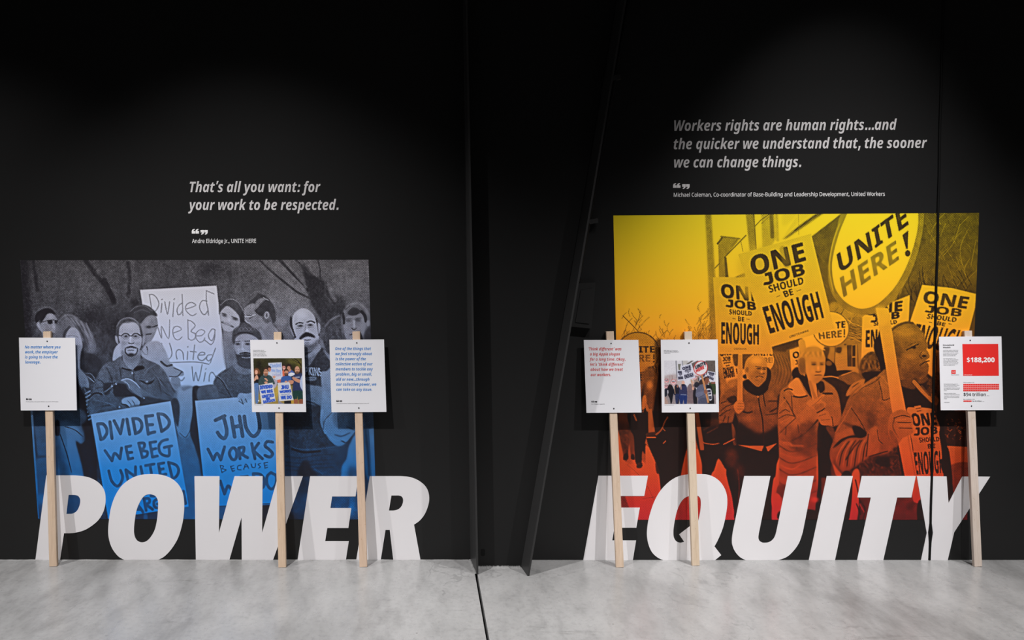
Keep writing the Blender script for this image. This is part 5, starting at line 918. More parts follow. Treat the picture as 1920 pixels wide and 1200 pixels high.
    P([(1180,812),(1188,818),(1189,850),(1183,855)], .34, 1, .8); P([(1196,868),(1204,868),(1203,877),(1194,877)], .2, 1, .6); S([(1194,874),(1204,873)], 2, .06); P([(1170,852),(1177,850),(1178,860),(1169,862)], .1, 1, .6); P([(1184,852),(1189,852),(1190,862),(1183,860)], .1, 1, .6); P([(1200,828),(1214,836),(1214,848),(1207,849)], .05, 1, .6)
    P([(1210,840),(1216,838),(1226,858),(1235,890),(1240,900),(1215,895)], .86, 1, .7)
    P([(1203,774),(1300,774),(1302,800),(1290,838),(1284,862),(1276,900),(1270,960),(1246,980),(1240,930),(1236,892),(1230,868),(1222,850),(1214,830),(1210,810)], .045, 1, .6)
    P([(1276,895),(1284,856),(1292,836),(1306,842),(1318,842),(1320,900),(1276,900)], .84, 1, .5)
    P([(1262,980),(1276,895),(1320,895),(1325,980)], .8, 1, 1); P([(1229,868),(1236,880),(1238,888),(1231,886)], .15, .9, .7)
    P([(1215,768),(1222,766),(1228,810),(1216,814)], .66, 1, .5, 0); P([(1213,812),(1230,810),(1234,815),(1213,818)], .22, 1, .5); S([(1213,820),(1229,820)], 2, .95, .95, .3); S([(1230,815),(1240,806),(1246,792),(1252,782)], 2, .6, .9, .4); S([(1244,831),(1248,827)], 1.6, .8); S([(1243,804),(1247,808)], 1.2, .6)
    P([(1146,868),(1160,880),(1172,930),(1185,980),(1146,980)], .4, .9, 1); S([(1175,870),(1210,905),(1235,960)], 1, .6, .7); S([(1205,935),(1240,930)], 1.2, .6, .7)
    # ---- the pair in dark jackets
    P([(1300,774),(1345,774),(1380,790),(1384,835),(1372,870),(1362,880),(1350,862),(1346,862),(1340,880),(1336,896),(1318,896),(1316,870),(1310,845),(1304,820)], .06, 1, .7)
    B(1340,792,18,8,.2); S([(1320,806),(1345,790)], 3, .2, .8, 1); S([(1326,812),(1348,800)], 2, .22, .8, 1)
    P([(1302,774),(1310,774),(1320,838),(1320,844),(1313,844),(1308,810)], .6, 1, .5, 0); S([(1316,827),(1322,831),(1338,833),(1352,830)], 1.4, .7, .9)
    P([(1346,862),(1352,872),(1362,893),(1374,930),(1380,980),(1330,980),(1332,900),(1340,880)], .84, 1, .6)
    P([(1362,880),(1372,838),(1384,836),(1460,836),(1456,872),(1454,892),(1450,900),(1446,940),(1450,980),(1384,980),(1376,955),(1372,930),(1364,900)], .05, 1, .6)
    B(1372,858,12,18,.3,.8); B(1386,885,10,16,.16); S([(1383,880),(1386,910),(1384,950)], 2, .3, .7, .8)
    P([(1348,768),(1352,745),(1362,733),(1374,726),(1384,724),(1394,740),(1390,760),(1380,770),(1374,792),(1368,800),(1350,796)], .44, 1, .8)
    P([(1362,748),(1378,742),(1382,752),(1374,758)], .1, .9, 1)
    for q in ([(1352,770),(1362,762),(1374,758)],[(1350,780),(1360,772),(1370,768)],[(1356,790),(1360,780)],[(1364,796),(1366,782)],[(1352,756),(1362,752)]): S(q, 2, .12, .8, .6)
    P([(1348,796),(1372,792),(1378,775),(1386,800),(1382,830),(1350,834)], .05, 1, 1); P([(1372,794),(1378,805),(1383,830),(1375,832)], .4, .9, .8)
    P([(1392,722),(1404,716),(1438,716),(1452,724),(1462,735),(1464,760),(1458,800),(1459,838),(1420,840),(1386,836),(1385,790),(1386,745)], .4, 1, .8)
    P([(1384,792),(1400,800),(1420,812),(1440,808),(1460,798),(1460,840),(1384,838)], .05, 1, 3); B(1402,785,10,6,.56); B(1412,738,14,10,.46); B(1448,745,8,12,.5)
    P([(1393,716),(1404,711),(1412,720),(1421,724),(1432,714),(1438,714),(1440,730),(1424,742),(1408,738),(1396,728)], .06, 1, .8)
    S([(1422,742),(1424,760),(1430,790),(1432,838)], 2.6, .08); S([(1431,738),(1433,752),(1435,761)], 2, .08); E(1421.5,744,1.3,2,.85); S([(1444,772),(1460,764)], 3, .1, .8, 1); S([(1436,778),(1452,776),(1460,774)], 2, .1, .8, 1); S([(1394,772),(1402,774),(1410,772)], 3, .06, .9, .8); S([(1442,752),(1460,752)], 3, .12, .7, 1.2); P([(1458,746),(1466,745),(1464,800),(1458,800)], .1, 1, .8)
    P([(1383,834),(1405,836),(1432,836),(1428,846)], .76, 1, .4, 0); P([(1436,838),(1457,831),(1440,847)], .74, 1, .4, 0); S([(1357,833),(1377,823)], 1.6, .8)
    P([(1384,665),(1392,665),(1392.5,752),(1382,752)], .82, 1, .4, 0)
    P([(1376,760),(1382,752),(1392,752),(1395,758),(1395,766),(1390,772),(1384,776),(1378,770)], .76, 1, .5); S([(1384,757),(1394,757)], 1, .45); S([(1383,762),(1394,762)], 1, .45); S([(1382,767),(1393,767)], 1, .45)
    P([(1396,697),(1397,683),(1403,673),(1414,667),(1424,667),(1434,673),(1438,684),(1438,700),(1436,710),(1430,718),(1421,725),(1411,718),(1402,709)], .76, 1, .6)
    B(1418,676,13,8,.95); P([(1406,700),(1420,694),(1438,698),(1436,710),(1429,719),(1421,724),(1410,716)], .56, .8, 2.5); B(1423,691,5,2,.3); B(1433,692,3.6,2,.3); S([(1417,687.5),(1427,688)], 1.6, .4); S([(1430,689),(1437,689)], 1.6, .4); S([(1424,701),(1429,701.5),(1433,700)], 2, .36); B(1428,697,2.5,3,.86); S([(1417,707.5),(1424,705),(1431,707.5)], 1.8, .26); S([(1416,712),(1423,715)], 1.4, .46); E(1401,693,3,5,.5,.9,.7); B(1420,718,5,3,.66)
    P([(1438,689),(1444,693),(1446,703),(1444,716),(1440,724),(1436,714),(1438,702)], .09, 1, .6); P([(1393,704),(1398,702),(1400,710),(1394,709)], .1, 1, .6)
    # ---- woman in the quilted coat
    P([(1484,702),(1490,690),(1500,690),(1508,706),(1516,720),(1524,736),(1524,748),(1508,742),(1494,720)], .08, 1, .8)
    P([(1548,672),(1558,676),(1567,686),(1567,706),(1544,707),(1547,690)], .07, 1, .7); E(1554,681,6,5,.5,.8,1)
    P([(1543,712),(1556,706),(1570,710),(1590,724),(1588,760),(1574,740),(1566,728)], .13, 1, .8); S([(1544,707),(1560,706),(1572,709)], 2, .7)
    P([(1464,733),(1478,722),(1496,708),(1508,726),(1520,744),(1530,744),(1540,713),(1552,717),(1567,730),(1574,750),(1577,788),(1562,800),(1535,800),(1532,830),(1531,900),(1536,945),(1526,957),(1464,957),(1452,935),(1461,900),(1460,830),(1458,790),(1460,760)], .6, 1, .8)
    P([(1536,790),(1546,796),(1556,800),(1566,830),(1570,980),(1530,980),(1534,900),(1533,830)], .05, 1, .8)
    P([(1478,724),(1490,710),(1498,711),(1506,728),(1512,741),(1500,743),(1490,741)], .86, 1, .7); S([(1488,743),(1500,745),(1513,742)], 3, .1, .9, .7); S([(1470,733),(1478,729),(1486,731)], 2.4, .1)
    P([(1462,800),(1476,790),(1498,776),(1518,758),(1528,764),(1536,780),(1528,790),(1508,806),(1490,822),(1468,822)], .66, 1, .8); S([(1486,826),(1510,812),(1533,788)], 3.2, .08, .95, .8)
    P([(1464,800),(1488,800),(1486,824),(1464,826)], .46, .7, 3); P([(1496,800),(1528,790),(1530,850),(1496,850),(1480,830)], .3, .8, 4)
    for q in ([(1470,745),(1480,760),(1490,782)],[(1462,775),(1472,768),(1480,772)],[(1460,785),(1474,778),(1488,780)],[(1462,812),(1476,798),(1492,784)],[(1474,800),(1473,815)],[(1496,796),(1498,812)],[(1484,742),(1486,770),(1492,782)],[(1494,836),(1494,842)]): S(q, 1.8, .2, .8, .6)
    for q in ([(1464,760),(1474,748)],[(1464,792),(1480,784)],[(1470,830),(1480,830),(1485,836)]): S(q, 3, .78, .6, 1)
    for y in (836,858,880,905,925): S([(1462,y),(1480,y+10),(1500,y+8),(1530,y-4)], 2.4, .26, .7, 1.2); S([(1464,y-8),(1484,y-1),(1505,y)], 3.5, .76, .6, 1.5)
    S([(1470,876),(1485,880),(1500,872)], 1.6, .85, .8); P([(1458,912),(1476,910),(1476,932),(1460,930)], .34, .9, 1); P([(1450,930),(1464,932),(1466,980),(1448,980)], .86, 1, 1); P([(1464,957),(1530,957),(1530,980),(1466,980)], .08, 1, 1); B(1527,937,8,6,.9)
    S([(1503,642),(1508,665),(1520,705),(1531,756)], 12.5, .82, 1, .5); S([(1534,745),(1532,730)], 2, .3, .6)
    P([(1497,690),(1496,673),(1502,661),(1514,651),(1528,648),(1540,655),(1547,668),(1547,684),(1543,690),(1538,676),(1524,670),(1514,677),(1510,690),(1506,702),(1500,700)], .74, 1, .8)
    for k in range(9): S([(1502+k*5,668-k*.6),(1506+k*4.6,660),(1511+k*4,668)], 1.6, .5 if k % 2 else .92, .7, .6)
    P([(1497,676),(1508,672),(1512,690),(1508,702),(1500,700)], .4, .8, 1.5); S([(1515,650),(1530,649),(1546,656)], 2.5, .95, .8, .8)
    P([(1511,684),(1520,672),(1534,671),(1546,682),(1547,696),(1543,707),(1536,716),(1527,719),(1519,714),(1513,702)], .78, 1, .6)
    S([(1512,680),(1516,700),(1521,716)], 5, .84, .7, .8); B(1526,683,5,2.5,.32); B(1541,683,4,2.5,.32); S([(1521,679),(1530,679)], 1.4, .5); S([(1537,680),(1545,679)], 1.4, .46); B(1534,690,2.5,4,.95); S([(1530,697),(1535,698),(1539,696)], 2.2, .42); S([(1528,704),(1535,703),(1541,703.5)], 2, .36); B(1524,696,4,6,.86); P([(1528,708),(1544,704),(1538,715),(1528,718)], .62, .7, 1.5); S([(1518,716),(1524,735),(1530,748)], 6, .6, .8, 1)
    P([(1534,718),(1544,716),(1546,732),(1537,736)], .08, .95, .8); S([(1544,738),(1560,738)], 4, .12, .9, .8)
    P([(1512,757),(1517,750),(1530,748),(1543,739),(1546,742),(1540,750),(1548,756),(1546,766),(1536,773),(1524,766)], .76, 1, .5); S([(1522,762),(1534,752),(1542,744)], 1, .4); S([(1530,768),(1540,758)], 1, .45); P([(1526,760),(1544,756),(1544,768),(1532,773)], .5, .6, 1.2)
    S([(1532,774),(1540,770),(1546,766)], 2.4, .1)
    P([(1533,778),(1542,772),(1552,771),(1557,782),(1561,790),(1560,797),(1542,797),(1536,790)], .72, 1, .5); S([(1536,780),(1548,776)], 1, .35); S([(1540,788),(1556,786)], 1, .4); S([(1560,782),(1562,798)], 1.6, .1); P([(1548,800),(1560,800),(1566,812),(1566,830),(1556,815)], .35, .9, 1)
    # ---- man holding the round sign
    P([(1610,695),(1614,676),(1624,664),(1636,659),(1648,664),(1656,684),(1656,704),(1622,710),(1612,706)], .3, 1, 1, 1, .06)
    for k in range(8): S([(1614+k*5,690+(k % 3)),(1620+k*4,676),(1628+k*3,690)], 1.8, .55 if k % 2 else .12, .6, .7)
    P([(1638,650),(1646,630),(1655,626),(1662,660),(1664,696),(1654,704),(1648,680)], .06, 1, .7); P([(1616,700),(1650,696),(1656,706),(1630,714)], .08, 1, 1)
    P([(1586,742),(1596,722),(1614,712),(1622,712),(1616,726),(1600,738)], .7, .95, .8); S([(1598,726),(1610,718)], 2, .25, .8, .6); S([(1602,732),(1616,726)], 1.5, .3)
    P([(1556,858),(1562,826),(1572,795),(1582,770),(1592,745),(1606,728),(1634,714),(1650,700),(1660,692),(1670,700),(1676,780),(1690,830),(1700,890),(1640,900),(1580,892)], .5, 1, .8, 1, .02)
    S([(1600,742),(1616,728),(1640,716),(1652,704)], 1.5, .2); S([(1604,736),(1620,722),(1642,708)], 4, .72, .7, 1)
    P([(1650,712),(1660,706),(1672,756),(1672,768),(1654,752)], .6, .9, 1); S([(1648,716),(1653,735),(1656,750),(1670,746)], 1.6, .16); S([(1650,704),(1656,708),(1664,720)], 2, .72, .8, .6)
    P([(1596,755),(1622,770),(1632,800),(1622,806),(1606,790)], .44, .7, 4); P([(1624,775),(1640,770),(1640,800),(1628,805)], .24, .8, 4); P([(1570,812),(1606,802),(1600,812),(1570,830)], .66, .8, 1.5); P([(1574,790),(1606,798),(1596,802)], .24, .9, 1.5); S([(1596,765),(1610,785),(1622,806)], 1.6, .16); S([(1566,812),(1580,790),(1596,762)], 2, .7, .7, .8)
    P([(1598,800),(1612,800),(1626,812),(1620,820),(1606,820)], .06, 1, 1)
    P([(1558,862),(1562,842),(1574,826),(1594,820),(1622,822),(1628,806),(1646,797),(1664,790),(1672,800),(1674,826),(1656,836),(1648,848),(1628,854),(1620,880),(1590,890),(1570,888)], .52, 1, .8)
    P([(1562,840),(1576,824),(1600,816),(1616,820),(1590,822),(1572,834)], .06, .95, .8)
    for k in range(8): S([(1567+k*7,872+k*.6),(1572+k*7,850-k*1.5),(1586+k*6,828-k*.5)], 2.2, .12 if k % 2 else .76, .85, .6)
    P([(1628,812),(1646,802),(1648,848),(1628,854)], .62, .9, 1); S([(1628,814),(1626,840),(1624,856)], 2, .1, .9, .6); S([(1645,806),(1648,825),(1656,832)], 1.4, .15); S([(1630,856),(1650,850),(1664,846)], 2.4, .1, .9, .8); S([(1586,862),(1600,840),(1612,826)], 3, .1, .8, 1)
    P([(1590,884),(1622,862),(1640,854),(1664,850),(1690,836),(1702,895),(1590,895)], .2, 1, 1.5, 1, .05); P([(1640,862),(1664,856),(1668,876),(1650,872)], .06, .9, 1.5); S([(1684,838),(1692,890)], 3, .1, .8, 1); S([(1700,830),(1706,890)], 5, .5, .8, 1)
    P([(1564,862),(1580,884),(1600,892),(1560,892)], .3, .9, 1.5); P([(1562,870),(1570,880),(1580,892),(1568,892)], .8, .9, .8)
    P([(1692,722),(1716,720),(1742,758),(1752,770),(1746,780),(1700,772)], .06, 1, .8)
    P([(1738,720),(1770,700),(1776,790),(1766,800),(1756,780)], .26, .9, 1.5, 1, .05); P([(1758,745),(1790,770),(1786,900),(1764,900)], .05, 1, .8)
    P([(1685,690),(1700,690),(1738,706),(1736,716),(1720,722),(1714,730),(1696,726),(1688,718)], .3, 1, 1)
    P([(1671,624),(1680,613),(1698,604),(1712,605),(1724,616),(1734,634),(1740,648),(1737,655),(1741,662),(1743,670),(1736,676),(1741,684),(1741,694),(1737,704),(1728,710),(1712,708),(1700,708),(1688,712),(1682,690),(1676,655)], .46, 1, .7)
    B(1698,622,20,11,.68,.8); B(1728,630,8,10,.6,.7); S([(1671,620),(1682,611),(1698,605),(1711,606)], 4.5, .26, .85, .9); P([(1676,640),(1690,650),(1688,690),(1682,690)], .34, .8, 2); S([(1700,656),(1710,651),(1722,645)], 2.6, .12); B(1714,651.5,4,2.4,.06); S([(1703,648),(1714,643),(1724,641)], 2.2, .3, .7, .8); B(1732,662,5,4,.6); B(1733,667.5,4,2.4,.1); S([(1728,660),(1724,668),(1729,672)], 1.6, .22); B(1710,668,12,7,.56); S([(1725,685),(1733,679.5),(1742,676.5)], 2.2, .1); S([(1728,690),(1740,687)], 3, .4, .8, 1); P([(1694,690),(1725,694),(1737,704),(1722,710),(1696,712)], .3, .8, 3)
    S([(1714,716),(1728,732),(1748,752)], 7, .66, 1, .5, 0); S([(1728,724),(1742,740)], 4, .34, .8, .8); P([(1746,738),(1760,748),(1756,760),(1748,752)], .5, .9, .8)
    P([(1700,768),(1716,764),(1738,765),(1751,769),(1756,784),(1762,800),(1761,815),(1765,840),(1767,870),(1766,896),(1716,896),(1712,840),(1706,810)], .78, 1, .5)
    one_job(c, [(1706,776),(1755,774),(1758,796),(1711,799)], [(1713,802),(1758,800),(1759,813),(1713,817)], [(1722,821),(1761,819),(1762,827),(1724,830)], [(1738,833),(1754,832),(1754,840),(1739,841)], [(1712,849),(1769,845),(1771,886),(1716,890)], .05, .3)
    P([(1714,762),(1726,760),(1731,775),(1719,777)], .76, 1, .4, 0); S([(1718,766),(1726,765)], 1.4, .1); S([(1720,771),(1727,770)], 1.4, .1)
    P([(1642,577),(1666,578),(1685,700),(1699,770),(1720,896),(1697,896),(1672,768),(1661,690)], .86, 1, .4, 0); P([(1642,577),(1660,576),(1667,600),(1650,610)], .94, .6, 2); S([(1702,815),(1716,892)], 3, .66, .6, 1)
    P([(1665,800),(1667,782),(1674,774),(1690,768),(1703,774),(1711,784),(1712,794),(1710,800),(1712,810),(1702,817),(1692,822),(1684,832),(1672,826),(1666,814)], .64, 1, .6)
    S([(1676,784),(1692,779),(1706,782)], 1.8, .25); S([(1684,792),(1708,792)], 1.8, .28); S([(1686,802.5),(1710,803)], 1.8, .28); S([(1678,783),(1674,800),(1684,820)], 2, .36, .8, .8); S([(1680,788),(1698,786)], 3, .82, .7, .8); S([(1688,797),(1704,797)], 3, .76, .6, .8); P([(1668,806),(1680,818),(1684,832),(1672,826)], .42, .8, 1)
    P([(1774,778),(1816,778),(1816,838),(1778,836)], .12, 1, 1)
    for k in range(46):
        x, y = R.uniform(1772,1808), R.uniform(786,824); S([(x,y),(x+R.uniform(-4,4),y+R.uniform(-3,3))], 1.4, R.choice([.5,.4,.06]), .8)
    P([(1776,836),(1816,838),(1816,870),(1780,874)], .78, 1, .5, 0); P([(1780,874),(1816,868),(1816,905),(1800,905),(1784,900)], .44, 1, .8)
    P([(1764,870),(1778,840),(1790,930),(1802,980),(1786,980),(1772,900)], .06, 1, .6)
    # below the lettering line
    P([(1540,896),(1842,896),(1842,980),(1540,980)], .3, 1, 1, 0)
    P([(1597,890),(1612,888),(1606,980),(1592,980),(1590,960)], .84, 1, 1); P([(1578,890),(1598,896),(1590,980),(1562,980)], .06, 1, .8)
    for q in ([(1604,900),(1612,940),(1610,975)],[(1614,940),(1622,955),(1618,975)],[(1606,945),(1614,965)]): S(q, 2.4, .12, .85, .8)
    S([(1612,945),(1620,960)], 2, .7, .8, .8); P([(1690,940),(1724,936),(1722,980),(1672,980)], .36, 1, 1); P([(1700,945),(1712,942),(1712,955),(1702,955)], .2, .8, 1.5); P([(1712,896),(1728,896),(1728,938),(1712,938)], .84, 1, .8); P([(1722,940),(1745,940),(1745,980),(1722,980)], .06, 1, .8); P([(1772,896),(1786,896),(1800,980),(1776,980)], .06, 1, .6); P([(1786,896),(1816,896),(1816,980),(1800,980)], .44, 1, .8)
    c.photo(.8, .05)
    return c

# ---------------------------------------------------------------- the two small colour prints on the placards
def rgb(*v): return tuple(x/255. for x in v)

def draw_print_a(r):
    c = Pic(103, 398, 768, 1006, r, rgb(46,42,30))
    P, S, B, E, W = c.P, c.S, c.B, c.E, c.W
    P([(103,398),(768,398),(768,520),(103,520)], rgb(52,50,30), 1, 8, 0); B(640,430,90,50,rgb(110,104,52),.8); B(720,480,50,60,rgb(120,108,50),.7); B(200,430,60,40,rgb(66,60,36),.8); B(180,480,40,60,rgb(30,26,20),.8)
    S([(600,400),(680,450),(750,480)], 7, rgb(36,30,24)); S([(640,402),(700,440),(740,505)], 12, rgb(34,28,22)); S([(560,405),(640,440)], 4, rgb(50,44,28))
    P([(103,760),(768,760),(768,1006),(103,1006)], rgb(150,126,62), 1, 10, 0); B(420,850,40,90,rgb(186,158,70)); B(620,980,40,30,rgb(190,150,60))
    skin = rgb(206,150,124)
    # back row
    P([(240,650),(250,590),(300,570),(350,600),(372,650),(372,700),(260,700)], rgb(160,190,206)); P([(366,690),(420,690),(415,760),(385,800),(366,780)], rgb(176,170,186)); P([(425,640),(500,560),(540,560),(520,640),(470,720),(425,712)], rgb(214,104,74))
    P([(302,462),(482,453),(496,672),(420,690),(352,664),(318,620)], rgb(202,206,222), 1, 2, 0)
    W('Divided', [(325,478),(470,465),(474,515),(330,528)], rgb(120,150,212), .9, 2, 'R', 2); W('We Beg', [(340,540),(474,545),(478,590),(346,585)], rgb(130,156,214), .9, 2, 'R', 2); W('United', [(352,600),(474,596),(478,636),(356,640)], rgb(150,160,206), .8, 1.5, 'R', 2); S([(370,640),(470,630)], 4, rgb(214,130,130), .7, 2)
    P([(362,640),(392,632),(398,655),(375,668)], skin); E(512,520,22,36,rgb(214,150,140)); P([(490,500),(500,482),(525,484),(538,510),(536,540),(526,505)], rgb(50,36,34)); S([(502,536),(520,540)], 5, rgb(240,220,214)); S([(498,516),(530,520)], 3, rgb(60,40,40))
    P([(560,620),(580,570),(615,560),(650,590),(655,620),(600,640)], rgb(76,100,170)); P([(566,620),(600,590),(652,600),(650,618),(600,640)], rgb(222,222,232)); E(580,540,30,40,rgb(190,134,110)); P([(545,520),(552,480),(580,472),(608,490),(616,530),(600,545),(592,512),(565,505)], rgb(44,32,30))
    E(320,545,20,36,rgb(190,122,100)); P([(282,520),(296,498),(322,500),(340,520),(336,532),(310,524),(296,545)], rgb(46,34,30))
    # woman at the left
    P([(118,600),(114,560),(130,536),(160,532),(186,556),(196,590),(190,612),(172,604),(160,650),(128,640)], rgb(116,72,48), 1, 3); E(145,585,20,30,rgb(226,168,142)); S([(138,598),(152,598)], 3, rgb(240,220,210))
    P([(112,650),(130,622),(170,620),(204,640),(210,690),(190,740),(114,745)], rgb(26,24,28)); P([(112,690),(130,640),(150,622),(168,640),(172,680),(150,680),(118,705)], rgb(214,160,134), 1, 2)
    P([(118,740),(178,738),(176,830),(168,1000),(138,1000),(124,860)], rgb(92,124,176)); P([(176,760),(200,800),(196,880),(180,840)], rgb(44,50,84)); S([(150,780),(154,980)], 4, rgb(66,92,140)); E(176,962,8,10,rgb(220,226,236)); P([(160,995),(200,985),(205,1006),(160,1006)], rgb(70,60,30))
    # man with glasses
    P([(172,745),(178,690),(205,642),(250,625),(300,622),(345,640),(375,690),(392,738),(365,745),(280,740),(190,755)], rgb(58,76,78), 1, 2); S([(240,640),(270,660),(300,640)], 8, rgb(34,44,48)); S([(215,690),(230,720)], 6, rgb(38,50,52)); S([(330,660),(352,720)], 6, rgb(38,50,52))
    E(272,590,31,46,rgb(204,148,120)); P([(240,575),(244,535),(268,522),(298,532),(306,575),(296,552),(272,545),(250,552)], rgb(66,46,38)); S([(246,570),(300,570)], 6, rgb(30,22,22)); P([(252,604),(272,598),(294,604),(290,632),(272,640),(256,630)], rgb(110,70,54), .8, 3); B(272,612,8,4,rgb(190,120,100))
    P([(250,668),(275,664),(300,695),(290,704),(270,690)], skin); P([(248,720),(270,708),(292,716),(290,735),(268,742)], skin)
    P([(178,758),(362,722),(402,970),(214,1008)], rgb(216,214,218), 1, 1.5, 0); bl = rgb(38,78,190)
    W('DIVIDED', [(190,765),(360,750),(364,790),(192,815)], bl, 1, 3); W('WE BEG', [(205,832),(362,812),(366,852),(214,868)], bl, 1, 3); W('UNITED', [(216,892),(378,866),(382,908),(222,930)], bl, 1, 3); W('WE', [(270,926),(326,920),(328,948),(274,956)], bl, 1, 3); W('BARGAIN', [(232,962),(392,935),(396,968),(238,1000)], bl, 1, 2)
    # bearded man
    P([(470,700),(480,655),(520,636),(570,634),(608,650),(614,715),(480,722)], rgb(58,92,158), 1, 2); E(543,594,27,40,rgb(200,144,118)); P([(514,580),(516,552),(540,540),(566,550),(572,580),(560,566),(530,566)], rgb(58,42,34)); P([(518,602),(543,598),(568,602),(562,628),(543,636),(524,628)], rgb(74,48,38), .95, 2); S([(530,612),(556,612)], 3, rgb(200,170,160)); S([(522,584),(536,584)], 3, rgb(50,36,32)); S([(550,584),(564,584)], 3, rgb(50,36,32))
    P([(440,800),(450,960),(520,1006),(440,1006)], rgb(130,134,160)); P([(515,966),(605,960),(606,1006),(515,1006)], rgb(26,26,34), 1, 1.5, 0)
    P([(425,727),(588,713),(640,955),(448,970)], rgb(210,210,214), 1, 1.5, 0); P([(522,705),(545,697),(560,708),(550,720),(526,722)], skin)
    W('JHU', [(470,762),(572,752),(576,805),(474,812)], bl, 1, 3); W('WORKS', [(452,832),(604,815),(608,850),(458,862)], bl, 1, 3); W('BECAUSE', [(476,878),(588,866),(590,882),(478,892)], rgb(120,140,190), .9, 1); W('WE DO', [(470,902),(612,892),(616,936),(474,945)], bl, 1, 3)
    # bald man
    P([(612,660),(640,628),(690,606),(752,604),(760,700),(756,850),(632,850),(630,740),(612,700)], rgb(46,54,92), 1, 2); E(686,556,33,50,rgb(206,152,126)); P([(652,590),(686,582),(718,590),(712,606),(686,612),(660,606)], rgb(70,48,42), .7, 3); S([(672,580),(704,580)], 8, rgb(52,34,30)); S([(664,548),(680,546)], 4, rgb(60,40,34)); S([(694,546),(712,548)], 4, rgb(60,40,34)); S([(652,540),(654,575)], 5, rgb(50,34,30))
    W('HOPKINS', [(640,650),(718,640),(720,660),(644,668)], rgb(180,186,206), .9, 1)
    P([(566,700),(610,690),(640,700),(632,735),(600,745),(580,720)], rgb(196,138,112)); P([(620,660),(640,645),(665,660),(730,690),(725,725),(680,715),(640,690)], rgb(200,142,116))
    P([(628,840),(758,838),(758,945),(700,950),(690,900),(680,948),(640,944)], rgb(32,62,58), 1, 2); P([(645,948),(690,945),(690,1006),(650,1006)], rgb(150,90,66)); P([(712,948),(758,946),(762,1006),(716,1006)], rgb(140,82,60))
    P([(720,740),(735,660),(752,625),(768,620),(768,820),(740,800)], rgb(176,190,222), 1, 2); E(742,560,14,34,rgb(70,48,40))
    c.N(.02, 2)
    return c

